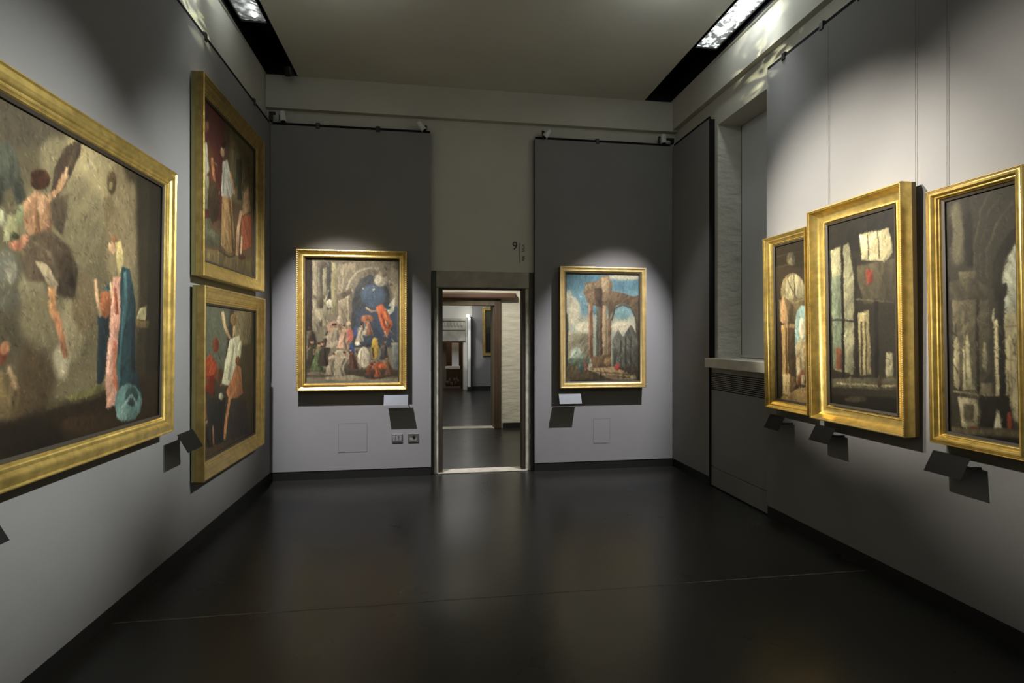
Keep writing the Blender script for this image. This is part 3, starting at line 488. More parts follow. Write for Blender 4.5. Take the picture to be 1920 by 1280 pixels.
  ((43, 36, 28),1,[(0.519,0.873),(0.482,0.909),(0.465,0.948),(0.481,0.951),(0.498,0.914),(0.535,0.877)]),
  ((46, 38, 30),1,[(-0.016,0.287),(0.013,0.326),(0.039,0.365),(0.052,0.364),(0.027,0.325),(-0.002,0.286)]),
  ((54, 44, 35),1,[(-0.01,0.709),(0.034,0.734),(0.087,0.761),(0.096,0.759),(0.043,0.732),(-0.001,0.707)]),
  ((78, 71, 56),1,[(0.097,0.744),(0.195,0.786),(0.266,0.825),(0.28,0.822),(0.207,0.783),(0.107,0.741)]),
  ((105, 73, 52),1,[(0.181,0.577),(0.156,0.598),(0.142,0.619),(0.157,0.622),(0.17,0.601),(0.196,0.581)]),
  ((51, 42, 33),1,[(0.248,0.32),(0.26,0.347),(0.283,0.375),(0.296,0.375),(0.273,0.347),(0.262,0.32)]),
  ((137, 95, 68),1,[(0.368,0.621),(0.334,0.642),(0.328,0.667),(0.344,0.669),(0.349,0.646),(0.383,0.625)]),
  ((172, 70, 40),1,[(0.009,0.37),(0.12,0.321),(0.237,0.398),(0.227,0.492),(0.026,0.479)]),
  ((120, 44, 28),1,[(0.026,0.459),(0.191,0.469),(0.191,0.603),(0.017,0.554)]),
  ((92, 60, 40),1,[(0.332,0.478),(0.323,0.502),(0.298,0.518),(0.265,0.522),(0.232,0.513),(0.208,0.494),(0.2,0.47),(0.208,0.447),(0.232,0.431),(0.265,0.426),(0.298,0.435),(0.323,0.453)]),
  ((60, 46, 34),1,[(0.026,0.428),(0.02,0.459),(0.005,0.481),(-0.015,0.488),(-0.035,0.479),(-0.05,0.455),(-0.055,0.423),(-0.05,0.392),(-0.035,0.37),(-0.015,0.362),(0.005,0.371),(0.02,0.395)]),
  ((208, 206, 182),1,[(0.465,0.228),(0.641,0.205),(0.675,0.367),(0.539,0.484),(0.465,0.565),(0.313,0.532),(0.382,0.369)]),
  ((160, 160, 140),1,[(0.524,0.27),(0.418,0.518),(0.448,0.522),(0.556,0.273)]),
  ((206, 172, 134),1,[(0.298,0.044),(0.338,0.141),(0.44,0.231),(0.489,0.225),(0.386,0.134),(0.347,0.039)]),
  ((206, 172, 134),1,[(0.534,0.124),(0.512,0.216),(0.545,0.217),(0.567,0.124)]),
  ((130, 104, 72),1,[(0.595,0.086),(0.586,0.109),(0.561,0.126),(0.529,0.133),(0.497,0.127),(0.473,0.113),(0.465,0.091),(0.473,0.069),(0.497,0.053),(0.529,0.045),(0.561,0.049),(0.586,0.064)]),
  ((190, 186, 160),1,[(0.641,0.189),(0.711,0.273),(0.664,0.385),(0.618,0.309)]),
  ((172, 108, 72),1,[(0.595,0.42),(0.687,0.443),(0.734,0.638),(0.641,0.666),(0.465,0.659),(0.392,0.605)]),
  ((190, 128, 86),1,[(0.624,0.458),(0.58,0.583),(0.439,0.643),(0.377,0.796),(0.338,0.922),(0.387,0.933),(0.428,0.805),(0.49,0.653),(0.634,0.593),(0.681,0.463)]),
  ((120, 78, 50),1,[(0.664,0.393),(0.657,0.412),(0.641,0.425),(0.618,0.429),(0.595,0.422),(0.579,0.408),(0.573,0.39),(0.579,0.371),(0.595,0.358),(0.618,0.354),(0.641,0.36),(0.657,0.374)]),
  ((160, 112, 80),1,[(-0.007,0.521),(0.026,0.746),(0.009,0.917),(0.059,0.928),(0.076,0.753),(0.043,0.524)]),
  ((120, 96, 70),1,[(0.076,0.501),(0.07,0.514),(0.055,0.522),(0.034,0.524),(0.013,0.519),(-0.002,0.508),(-0.007,0.495),(-0.002,0.483),(0.013,0.475),(0.034,0.473),(0.055,0.477),(0.07,0.488)]),
  ((140, 96, 70),1,[(-0.031,0.581),(-0.015,0.866),(0.017,0.872),(0.001,0.584)]),
  ((42, 42, 40),2,[(0.084,0.608),(0.382,0.639),(0.342,1.001),(0.084,0.988)]),
  ((54, 46, 46),2,[(0.465,0.702),(0.808,0.703),(0.884,1.03),(0.465,1.007)]),
  ((170, 168, 150),1,[(0.342,0.625),(0.337,0.639),(0.322,0.647),(0.303,0.649),(0.284,0.642),(0.27,0.632),(0.265,0.617),(0.27,0.604),(0.284,0.595),(0.303,0.594),(0.322,0.599),(0.337,0.611)]),
  ((150, 108, 84),1,[(0.159,0.798),(0.177,0.968),(0.204,0.973),(0.186,0.802)]),
  ((76, 60, 44),2,[(-0.079,0.916),(1.074,0.981),(1.074,1.147),(-0.079,1.039)]),
  ((70, 56, 48),1,[(0.003,0.765),(0.099,0.78),(0.141,0.879),(0.184,0.942),(-0.065,0.894),(-0.02,0.841)]),
  ((43, 34, 29),1,[(0.063,0.792),(0.055,0.864),(0.105,0.929),(0.144,0.932),(0.095,0.869),(0.103,0.799)]),
  ((188, 146, 116),1,[(0.084,0.76),(0.075,0.769),(0.051,0.77),(0.027,0.762),(0.017,0.75),(0.027,0.741),(0.051,0.74),(0.075,0.747)]),
  ((70, 46, 32),1,[(0.076,0.75),(0.066,0.754),(0.043,0.754),(0.02,0.747),(0.01,0.74),(0.02,0.735),(0.043,0.736),(0.066,0.741)]),
  ((188, 146, 116),1,[(0.011,0.778),(-0.048,0.797),(-0.024,0.771),(-0.046,0.766),(-0.052,0.805),(0.028,0.787)]),
 ]),
 'p4': ((122, 113, 96), 0.03, [
  ((58, 48, 42),1,[(0.007,-0.026),(0.072,-0.028),(0.072,0.582),(0.007,0.583)]),
  ((150, 140, 118),1,[(0.078,0.025),(0.149,0.023),(0.149,0.604),(0.078,0.604)]),
  ((120, 110, 94),1,[(0.116,0.024),(0.132,0.023),(0.132,0.604),(0.116,0.604)]),
  ((146, 138, 112),1,[(0.181,0.023),(0.221,0.023),(0.221,0.547),(0.181,0.548)]),
  ((92, 86, 76),1,[(0.149,0.032),(0.181,0.032),(0.181,0.548),(0.149,0.548)]),
  ((72, 70, 64),1,[(0.225,0.035),(0.269,0.034),(0.269,0.416),(0.225,0.416)]),
  ((150, 142, 104),1,[(0.275,0.039),(0.325,0.038),(0.325,0.442),(0.275,0.442)]),
  ((100, 90, 78),1,[(0.237,0.057),(0.229,0.073),(0.209,0.084),(0.181,0.089),(0.154,0.085),(0.134,0.074),(0.127,0.059),(0.134,0.043),(0.154,0.032),(0.181,0.027),(0.209,0.031),(0.229,0.042)]),
  ((104, 94, 80),1,[(0.078,0.3),(0.203,0.298),(0.203,0.329),(0.078,0.33)]),
  ((140, 128, 106),2,[(0.336,0.056),(0.728,-0.004),(0.447,0.142),(0.391,0.319),(0.336,0.319)]),
  ((156, 146, 124),1,[(0.435,0.298),(0.468,0.19),(0.553,0.113),(0.672,0.081),(0.782,0.093),(0.785,0.075),(0.67,0.064),(0.542,0.098),(0.449,0.182),(0.414,0.295)]),
  ((104, 96, 82),1,[(0.932,0.381),(0.919,0.472),(0.884,0.554),(0.828,0.619),(0.759,0.661),(0.683,0.675),(0.606,0.661),(0.537,0.619),(0.482,0.555),(0.448,0.474),(0.436,0.384),(0.448,0.295),(0.482,0.213),(0.537,0.148),(0.606,0.105),(0.683,0.09),(0.759,0.103),(0.828,0.144),(0.884,0.209),(0.919,0.29)]),
  ((78, 71, 60),1,[(0.297,0.393),(0.284,0.414),(0.287,0.436),(0.294,0.435),(0.291,0.415),(0.304,0.395)]),
  ((151, 142, 119),1,[(0.282,0.385),(0.306,0.426),(0.315,0.468),(0.322,0.467),(0.312,0.425),(0.288,0.382)]),
  ((163, 153, 128),1,[(0.218,0.489),(0.249,0.53),(0.292,0.571),(0.296,0.568),(0.254,0.527),(0.221,0.487)]),
  ((94, 86, 72),1,[(0.272,0.049),(0.266,0.084),(0.272,0.119),(0.278,0.118),(0.271,0.084),(0.277,0.049)]),
  ((164, 155, 129),1,[(0.262,0.39),(0.25,0.419),(0.242,0.448),(0.245,0.449),(0.255,0.421),(0.267,0.392)]),
  ((86, 79, 66),1,[(0.16,0.487),(0.171,0.511),(0.172,0.536),(0.176,0.536),(0.175,0.511),(0.165,0.486)]),
  ((199, 187, 157),1,[(0.244,0.254),(0.226,0.3),(0.198,0.346),(0.205,0.349),(0.233,0.302),(0.25,0.256)]),
  ((167, 158, 132),1,[(0.227,0.042),(0.243,0.059),(0.242,0.074),(0.249,0.075),(0.25,0.056),(0.233,0.039)]),
  ((104, 95, 80),1,[(0.153,0.347),(0.156,0.366),(0.162,0.385),(0.168,0.383),(0.162,0.365),(0.159,0.347)]),
  ((167, 157, 132),1,[(0.11,0.505),(0.138,0.533),(0.155,0.56),(0.159,0.559),(0.142,0.531),(0.114,0.503)]),
  ((141, 132, 111),1,[(0.17,0.484),(0.119,0.518),(0.073,0.552),(0.078,0.556),(0.123,0.522),(0.174,0.487)]),
  ((93, 85, 71),1,[(0.318,0.313),(0.337,0.336),(0.337,0.36),(0.344,0.36),(0.345,0.335),(0.325,0.31)]),
  ((155, 146, 122),1,[(0.197,0.57),(0.192,0.599),(0.206,0.627),(0.213,0.625),(0.198,0.598),(0.204,0.571)]),
  ((100, 92, 77),1,[(0.133,0.037),(0.129,0.048),(0.105,0.061),(0.109,0.066),(0.135,0.052),(0.141,0.037)]),
  ((64, 66, 68),1,[(0.492,0.362),(0.514,0.251),(0.587,0.162),(0.683,0.13),(0.795,0.155),(0.886,0.248),(0.897,0.715),(0.475,0.714)]),
  ((74, 90, 112),3,[(0.852,0.297),(0.834,0.346),(0.784,0.382),(0.716,0.396),(0.648,0.383),(0.599,0.348),(0.581,0.299),(0.599,0.251),(0.648,0.215),(0.716,0.201),(0.784,0.213),(0.834,0.248)]),
  ((62, 72, 90),3,[(0.531,0.406),(0.983,0.38),(0.983,0.715),(0.531,0.67)]),
  ((144, 132, 110),1,[(0.347,0.327),(0.469,0.252),(0.458,0.604),(0.347,0.582)]),
  ((170, 160, 136),1,[(0.441,0.3),(0.447,0.582),(0.458,0.582),(0.453,0.3)]),
  ((96, 84, 70),1,[(0.336,0.297),(0.48,0.238),(0.48,0.283),(0.347,0.345)]),
  ((150, 138, 114),3,[(1.035,0.134),(1.026,0.224),(1.0,0.289),(0.966,0.314),(0.932,0.29),(0.907,0.225),(0.897,0.136),(0.907,0.047),(0.932,-0.019),(0.966,-0.043),(1.0,-0.02),(1.026,0.045)]),
  ((176, 168, 146),2,[(0.869,0.172),(0.859,0.199),(0.832,0.219),(0.795,0.226),(0.758,0.22),(0.732,0.2),(0.722,0.174),(0.732,0.147),(0.758,0.127),(0.795,0.119),(0.832,0.126),(0.859,0.146)]),
  ((184, 174, 149),1,[(0.711,0.221),(0.72,0.234),(0.729,0.248),(0.734,0.245),(0.726,0.232),(0.716,0.219)]),
  ((84, 75, 61),1,[(0.824,0.068),(0.852,0.08),(0.847,0.088),(0.861,0.091),(0.864,0.073),(0.83,0.059)]),
  ((164, 153, 129),1,[(0.947,0.267),(0.95,0.282),(0.959,0.297),(0.965,0.295),(0.957,0.28),(0.954,0.266)]),
  ((160, 150, 126),1,[(0.648,0.011),(0.647,0.022),(0.656,0.033),(0.663,0.029),(0.657,0.02),(0.657,0.011)]),
  ((158, 150, 128),1,[(0.881,0.183),(0.896,0.195),(0.887,0.205),(0.9,0.21),(0.911,0.192),(0.892,0.175)]),
  ((183, 171, 144),1,[(0.607,0.234),(0.598,0.246),(0.62,0.253),(0.624,0.246),(0.607,0.241),(0.615,0.24)]),
  ((182, 170, 143),1,[(0.785,0.124),(0.785,0.131),(0.785,0.139),(0.796,0.138),(0.796,0.131),(0.796,0.124)]),
  ((157, 147, 124),1,[(0.812,0.121),(0.826,0.136),(0.829,0.149),(0.837,0.148),(0.832,0.133),(0.818,0.117)]),
  ((109, 97, 79),1,[(0.617,0.107),(0.615,0.125),(0.619,0.143),(0.629,0.141),(0.624,0.125),(0.627,0.108)]),
  ((97, 87, 70),1,[(0.426,0.018),(0.437,0.028),(0.44,0.037),(0.451,0.034),(0.447,0.023),(0.434,0.012)]),
  ((135, 126, 106),1,[(0.436,0.162),(0.445,0.167),(0.446,0.171),(0.452,0.17),(0.45,0.164),(0.44,0.158)]),
  ((143, 134, 112),1,[(0.355,0.149),(0.343,0.168),(0.355,0.187),(0.367,0.181),(0.358,0.168),(0.367,0.154)]),
  ((95, 85, 69),1,[(0.444,0.196),(0.431,0.203),(0.43,0.212),(0.44,0.212),(0.439,0.207),(0.45,0.201)]),
  ((107, 95, 78),1,[(0.954,0.149),(0.947,0.158),(0.952,0.168),(0.963,0.163),(0.959,0.159),(0.964,0.154)]),
  ((88, 79, 64),1,[(0.377,0.136),(0.36,0.149),(0.361,0.163),(0.368,0.162),(0.366,0.151),(0.382,0.14)]),
  ((151, 143, 122),1,[(0.37,0.212),(0.384,0.214),(0.364,0.218),(0.37,0.229),(0.397,0.217),(0.378,0.202)]),
  ((89, 80, 65),1,[(0.635,0.11),(0.633,0.122),(0.64,0.134),(0.651,0.13),(0.645,0.12),(0.647,0.111)]),
  ((83, 75, 61),1,[(0.586,0.165),(0.606,0.172),(0.608,0.178),(0.618,0.175),(0.614,0.165),(0.591,0.157)]),
  ((83, 74, 60),1,[(0.81,0.22),(0.802,0.233),(0.802,0.247),(0.816,0.247),(0.816,0.236),(0.824,0.224)]),
  ((156, 146, 123),1,[(0.778,0.111),(0.792,0.119),(0.788,0.127),(0.802,0.13),(0.805,0.115),(0.787,0.102)]),
  ((200, 189, 161),1,[(0.944,0.01),(0.95,0.023),(0.947,0.038),(0.955,0.039),(0.958,0.023),(0.952,0.007)]),
  ((156, 147, 125),1,[(0.476,0.259),(0.495,0.273),(0.489,0.285),(0.5,0.287),(0.506,0.269),(0.484,0.252)]),
  ((94, 84, 69),1,[(0.895,0.207),(0.908,0.207),(0.893,0.208),(0.899,0.22),(0.924,0.208),(0.901,0.195)]),
  ((98, 88, 71),1,[(0.411,0.032),(0.385,0.041),(0.395,0.054),(0.404,0.048),(0.395,0.047),(0.416,0.04)]),
  ((187, 176, 147),1,[(0.425,0.304),(0.424,0.314),(0.423,0.323),(0.43,0.324),(0.431,0.314),(0.431,0.304)]),
  ((206, 195, 166),1,[(0.73,0.242),(0.71,0.249),(0.711,0.26),(0.722,0.257),(0.718,0.255),(0.734,0.25)]),
  ((120, 104, 86),1,[(0.864,0.127),(0.859,0.139),(0.847,0.147),(0.829,0.15),(0.812,0.147),(0.8,0.14),(0.795,0.128),(0.8,0.117),(0.812,0.109),(0.829,0.106),(0.847,0.108),(0.859,0.116)]),
  ((196, 188, 166),1,[(0.801,0.199),(0.797,0.209),(0.787,0.215),(0.773,0.218),(0.758,0.215),(0.748,0.209),(0.744,0.2),(0.748,0.191),(0.758,0.185),(0.773,0.182),(0.787,0.185),(0.797,0.19)]),
  ((120, 112, 98),2,[(0.841,0.004),(1.012,0.001),(1.012,0.09),(0.926,0.069)]),
  ((176, 176, 164),1,[(0.852,0.404),(0.955,0.296),(0.938,0.421),(0.886,0.457)]),
  ((192, 96, 56),1,[(0.744,0.387),(0.806,0.36),(0.88,0.448),(0.926,0.528),(0.852,0.635),(0.795,0.519)]),
  ((140, 58, 34),1,[(0.787,0.429),(0.844,0.561),(0.86,0.558),(0.803,0.424)]),
  ((206, 130, 76),1,[(0.825,0.428),(0.881,0.53),(0.892,0.526),(0.834,0.424)]),
  ((206, 168, 136),1,[(0.633,0.402),(0.697,0.429),(0.768,0.424),(0.766,0.411),(0.701,0.416),(0.641,0.39)]),
  ((206, 158, 124),1,[(0.827,0.585),(0.862,0.638),(0.876,0.632),(0.843,0.579)]),
  ((40, 64, 84),1,[(0.903,0.394),(0.899,0.404),(0.889,0.41),(0.874,0.412),(0.861,0.41),(0.85,0.404),(0.847,0.395),(0.85,0.386),(0.861,0.379),(0.874,0.377),(0.889,0.379),(0.899,0.385)]),
  ((150, 96, 70),1,[(0.716,0.484),(0.707,0.502),(0.683,0.515),(0.648,0.52),(0.615,0.515),(0.59,0.503),(0.581,0.485),(0.59,0.467),(0.615,0.454),(0.648,0.449),(0.683,0.453),(0.707,0.467)]),
  ((180, 170, 150),1,[(0.693,0.582),(0.686,0.601),(0.665,0.616),(0.638,0.622),(0.609,0.616),(0.589,0.602),(0.581,0.582),(0.589,0.562),(0.609,0.547),(0.638,0.542),(0.665,0.547),(0.686,0.562)]),
  ((56, 66, 84),1,[(0.626,0.547),(0.621,0.568),(0.609,0.585),(0.593,0.59),(0.575,0.585),(0.563,0.568),(0.559,0.547),(0.563,0.525),(0.575,0.508),(0.593,0.503),(0.609,0.508),(0.621,0.525)]),
  ((160, 148, 124),2,[(0.193,0.451),(0.187,0.482),(0.171,0.505),(0.149,0.513),(0.127,0.505),(0.111,0.482),(0.105,0.452),(0.111,0.421),(0.127,0.399),(0.149,0.39),(0.171,0.399),(0.187,0.421)]),
  ((176, 170, 150),1,[(0.287,0.363),(0.282,0.381),(0.269,0.393),(0.253,0.399),(0.237,0.394),(0.224,0.381),(0.221,0.363),(0.224,0.347),(0.237,0.333),(0.253,0.328),(0.269,0.333),(0.282,0.346)]),
  ((86, 74, 58),2,[(0.193,0.364),(0.188,0.386),(0.176,0.402),(0.16,0.408),(0.143,0.402),(0.131,0.386),(0.127,0.364),(0.131,0.343),(0.143,0.327),(0.16,0.32),(0.176,0.326),(0.188,0.342)]),
  ((62, 51, 41),1,[(0.126,0.904),(0.148,0.915),(0.172,0.926),(0.176,0.919),(0.152,0.908),(0.13,0.897)]),
  ((85, 75, 57),1,[(0.962,0.702),(0.986,0.714),(0.998,0.727),(1.009,0.72),(0.995,0.706),(0.97,0.693)]),
  ((53, 44, 35),1,[(0.167,0.91),(0.179,0.916),(0.169,0.922),(0.175,0.927),(0.188,0.916),(0.173,0.904)]),
  ((162, 149, 127),1,[(0.04,0.869),(0.064,0.89),(0.066,0.91),(0.077,0.909),(0.073,0.886),(0.048,0.863)]),
  ((55, 51, 46),1,[(0.433,0.796),(0.412,0.826),(0.422,0.858),(0.432,0.856),(0.423,0.828),(0.443,0.8)]),
  ((173, 133, 109),1,[(0.953,0.678),(0.949,0.694),(0.945,0.709),(0.957,0.711),(0.962,0.695),(0.965,0.68)]),
  ((201, 154, 127),1,[(0.53,0.664),(0.526,0.681),(0.533,0.698),(0.541,0.696),(0.534,0.681),(0.538,0.665)]),
  ((102, 89, 68),1,[(0.167,0.861),(0.177,0.888),(0.183,0.915),(0.198,0.914),(0.193,0.885),(0.181,0.857)]),
  ((53, 48, 44),1,[(0.616,0.943),(0.628,0.951),(0.64,0.958),(0.645,0.953),(0.633,0.946),(0.622,0.938)]),
  ((168, 152, 125),1,[(0.41,0.539),(0.422,0.563),(0.416,0.588),(0.424,0.59),(0.43,0.563),(0.418,0.536)]),
  ((183, 168, 143),1,[(0.756,0.645),(0.741,0.667),(0.745,0.689),(0.756,0.687),(0.753,0.668),(0.766,0.649)]),
  ((162, 149, 127),1,[(0.092,0.756),(0.097,0.768),(0.104,0.781),(0.109,0.779),(0.102,0.767),(0.098,0.755)]),
  ((86, 76, 57),1,[(0.691,0.927),(0.679,0.943),(0.672,0.958),(0.681,0.961),(0.686,0.947),(0.699,0.932)]),
  ((120, 84, 60),1,[(0.652,0.749),(0.651,0.765),(0.622,0.782),(0.629,0.79),(0.661,0.77),(0.663,0.749)]),
  ((87, 76, 58),1,[(0.62,0.804),(0.617,0.823),(0.63,0.843),(0.643,0.838),(0.633,0.821),(0.635,0.805)]),
  ((115, 81, 57),1,[(0.582,0.478),(0.559,0.502),(0.567,0.526),(0.578,0.524),(0.57,0.504),(0.592,0.484)]),
  ((46, 42, 39),1,[(0.346,0.908),(0.373,0.917),(0.37,0.923),(0.382,0.925),(0.382,0.911),(0.35,0.899)]),
  ((208, 192, 163),1,[(0.257,0.686),(0.255,0.703),(0.263,0.72),(0.273,0.717),(0.267,0.703),(0.268,0.688)]),
  ((165, 150, 123),1,[(0.834,0.605),(0.837,0.613),(0.826,0.622),(0.836,0.629),(0.849,0.617),(0.848,0.604)]),
  ((55, 46, 36),1,[(0.221,0.862),(0.236,0.864),(0.253,0.867),(0.255,0.86),(0.238,0.858),(0.223,0.856)]),
  ((41, 38, 35),1,[(0.601,0.913),(0.579,0.928),(0.59,0.946),(0.6,0.941),(0.591,0.931),(0.609,0.921)]),
  ((53, 48, 44),1,[(0.861,0.702),(0.875,0.705),(0.89,0.707),(0.892,0.701),(0.877,0.698),(0.862,0.696)]),
  ((55, 46, 37),1,[(0.82,0.744),(0.826,0.759),(0.823,0.774),(0.837,0.776),(0.841,0.758),(0.834,0.741)]),
  ((81, 71, 54),1,[(0.292,0.842),(0.298,0.858),(0.308,0.874),(0.315,0.871),(0.306,0.856),(0.301,0.84)]),
  ((201, 154, 127),1,[(0.062,0.664),(0.058,0.682),(0.054,0.701),(0.061,0.703),(0.066,0.684),(0.07,0.664)]),
  ((113, 99, 75),1,[(0.889,0.579),(0.919,0.599),(0.937,0.618),(0.947,0.612),(0.929,0.592),(0.897,0.571)]),
  ((113, 99, 75),1,[(0.541,0.873),(0.527,0.902),(0.535,0.931),(0.549,0.929),(0.542,0.903),(0.554,0.876)]),
  ((204, 188, 160),1,[(0.675,0.892),(0.686,0.92),(0.69,0.948),(0.705,0.947),(0.7,0.918),(0.688,0.889)]),
  ((174, 160, 136),1,[(0.136,0.718),(0.148,0.725),(0.142,0.731),(0.15,0.734),(0.155,0.723),(0.141,0.713)]),
  ((164, 151, 129),1,[(0.255,0.862),(0.257,0.889),(0.268,0.914),(0.278,0.911),(0.267,0.886),(0.265,0.862)]),
  ((50, 42, 33),1,[(0.875,0.534),(0.885,0.547),(0.874,0.561),(0.882,0.564),(0.893,0.548),(0.883,0.531)]),
  ((206, 157, 130),1,[(0.844,0.503),(0.85,0.516),(0.856,0.53),(0.865,0.529),(0.859,0.514),(0.851,0.5)]),
  ((160, 123, 101),1,[(0.326,0.843),(0.326,0.869),(0.327,0.895),(0.341,0.895),(0.34,0.869),(0.34,0.843)]),
  ((200, 184, 157),1,[(0.103,0.708),(0.102,0.724),(0.107,0.74),(0.116,0.738),(0.11,0.723),(0.111,0.708)]),
  ((47, 43, 40),1,[(0.306,0.601),(0.317,0.616),(0.312,0.632),(0.326,0.635),(0.333,0.615),(0.319,0.595)]),
  ((99, 69, 49),1,[(0.186,0.64),(0.187,0.665),(0.196,0.692),(0.207,0.689),(0.198,0.664),(0.198,0.64)]),
  ((98, 68, 49),1,[(0.852,0.5),(0.87,0.52),(0.894,0.541),(0.902,0.534),(0.879,0.514),(0.863,0.494)]),
  ((158, 145, 123),1,[(0.554,0.8),(0.534,0.811),(0.517,0.821),(0.521,0.826),(0.538,0.815),(0.558,0.804)]),
  ((206, 190, 162),1,[(0.37,0.895),(0.388,0.907),(0.384,0.916),(0.396,0.919),(0.401,0.903),(0.38,0.887)]),
  ((56, 52, 47),1,[(0.526,0.651),(0.529,0.667),(0.53,0.683),(0.538,0.682),(0.536,0.666),(0.533,0.651)]),
  ((124, 86, 62),1,[(0.029,0.555),(0.041,0.56),(0.029,0.566),(0.037,0.574),(0.054,0.561),(0.037,0.547)]),
  ((67, 56, 45),1,[(0.347,0.873),(0.348,0.884),(0.349,0.895),(0.355,0.895),(0.354,0.884),(0.354,0.873)]),
  ((59, 54, 49),1,[(0.55,0.848),(0.57,0.862),(0.604,0.878),(0.607,0.873),(0.573,0.859),(0.554,0.844)]),
  ((41, 38, 35),1,[(0.545,0.73),(0.529,0.747),(0.553,0.763),(0.562,0.755),(0.544,0.745),(0.556,0.738)]),
  ((63, 52, 42),1,[(0.439,0.814),(0.458,0.82),(0.472,0.826),(0.478,0.816),(0.464,0.81),(0.445,0.803)]),
  ((167, 153, 131),1,[(0.217,0.903),(0.243,0.922),(0.274,0.942),(0.283,0.933),(0.251,0.914),(0.226,0.895)]),
  ((105, 92, 70),1,[(0.667,0.706),(0.653,0.731),(0.663,0.756),(0.674,0.753),(0.663,0.732),(0.677,0.71)]),
  ((49, 45, 41),1,[(0.677,0.905),(0.677,0.933),(0.702,0.96),(0.711,0.955),(0.687,0.93),(0.688,0.905)]),
  ((105, 73, 52),1,[(0.588,0.615),(0.586,0.637),(0.574,0.661),(0.582,0.663),(0.593,0.639),(0.596,0.615)]),
  ((203, 155, 128),1,[(0.571,0.93),(0.568,0.947),(0.584,0.964),(0.595,0.957),(0.581,0.944),(0.586,0.932)]),
  ((114, 80, 57),1,[(0.21,0.638),(0.187,0.656),(0.165,0.675),(0.171,0.68),(0.194,0.662),(0.217,0.643)]),
  ((84, 74, 56),1,[(0.587,0.907),(0.594,0.904),(0.569,0.908),(0.571,0.917),(0.601,0.912),(0.594,0.9)]),
  ((201, 185, 157),1,[(0.398,0.814),(0.409,0.831),(0.403,0.847),(0.418,0.851),(0.424,0.829),(0.411,0.808)]),
  ((41, 38, 34),1,[(0.234,0.582),(0.211,0.61),(0.221,0.637),(0.234,0.634),(0.225,0.612),(0.245,0.588)]),
  ((103, 90, 69),1,[(0.833,0.884),(0.851,0.91),(0.859,0.936),(0.868,0.935),(0.86,0.908),(0.841,0.881)]),
  ((149, 137, 116),1,[(0.282,0.893),(0.279,0.911),(0.267,0.928),(0.273,0.93),(0.285,0.912),(0.288,0.894)]),
  ((120, 109, 89),1,[(0.327,0.693),(0.339,0.697),(0.36,0.702),(0.362,0.694),(0.343,0.69),(0.331,0.686)]),
  ((89, 77, 59),1,[(0.853,0.518),(0.872,0.53),(0.888,0.544),(0.895,0.538),(0.879,0.525),(0.861,0.512)]),
  ((125, 114, 93),1,[(0.913,0.645),(0.931,0.668),(0.937,0.691),(0.95,0.689),(0.943,0.664),(0.925,0.639)]),
  ((135, 94, 67),1,[(0.139,0.905),(0.126,0.922),(0.111,0.94),(0.119,0.944),(0.133,0.926),(0.147,0.908)]),
  ((49, 45, 41),1,[(0.359,0.801),(0.36,0.822),(0.352,0.842),(0.364,0.845),(0.372,0.823),(0.371,0.801)]),
  ((56, 47, 37),1,[(0.919,0.684),(0.916,0.702),(0.895,0.72),(0.9,0.724),(0.922,0.704),(0.926,0.684)]),
  ((54, 50, 45),1,[(0.584,0.729),(0.575,0.75),(0.599,0.77),(0.608,0.763),(0.588,0.747),(0.595,0.732)]),
  ((43, 40, 36),1,[(0.552,0.745),(0.544,0.758),(0.548,0.77),(0.557,0.768),(0.553,0.758),(0.56,0.749)]),
  ((202, 186, 158),1,[(0.051,0.703),(0.062,0.726),(0.079,0.749),(0.085,0.746),(0.069,0.723),(0.058,0.7)]),
  ((107, 94, 71),1,[(0.089,0.71),(0.09,0.72),(0.083,0.73),(0.098,0.736),(0.105,0.722),(0.104,0.709)]),
  ((42, 38, 35),1,[(0.757,0.823),(0.777,0.831),(0.782,0.839),(0.789,0.836),(0.782,0.826),(0.761,0.818)]),
  ((42, 39, 35),1,[(0.608,0.865),(0.587,0.887),(0.593,0.91),(0.607,0.908),(0.6,0.89),(0.618,0.872)]),
  ((52, 44, 35),1,[(0.286,0.831),(0.26,0.849),(0.239,0.868),(0.244,0.871),(0.265,0.853),(0.29,0.834)]),
  ((111, 97, 74),1,[(0.293,0.711),(0.33,0.725),(0.341,0.738),(0.35,0.734),(0.337,0.719),(0.298,0.703)]),
  ((170, 132, 112),2,[(0.381,0.547),(0.37,0.569),(0.341,0.585),(0.303,0.591),(0.265,0.585),(0.236,0.569),(0.225,0.547),(0.236,0.525),(0.265,0.509),(0.303,0.503),(0.341,0.509),(0.37,0.525)]),
  ((186, 170, 150),1,[(0.391,0.495),(0.387,0.512),(0.375,0.525),(0.359,0.53),(0.341,0.525),(0.33,0.512),(0.325,0.495),(0.33,0.477),(0.341,0.464),(0.359,0.459),(0.375,0.464),(0.387,0.477)]),
  ((150, 140, 118),2,[(0.381,0.67),(0.367,0.701),(0.331,0.723),(0.281,0.731),(0.231,0.723),(0.195,0.7),(0.181,0.67),(0.195,0.64),(0.231,0.617),(0.281,0.609),(0.331,0.617),(0.367,0.64)]),
  ((196, 110, 96),1,[(0.502,0.618),(0.497,0.646),(0.48,0.667),(0.458,0.675),(0.436,0.667),(0.42,0.646),(0.413,0.618),(0.42,0.589),(0.436,0.568),(0.458,0.56),(0.48,0.568),(0.497,0.589)]),
  ((214, 178, 150),1,[(0.48,0.525),(0.477,0.533),(0.469,0.54),(0.458,0.543),(0.447,0.54),(0.439,0.534),(0.436,0.525),(0.439,0.516),(0.447,0.51),(0.458,0.507),(0.469,0.51),(0.477,0.516)]),
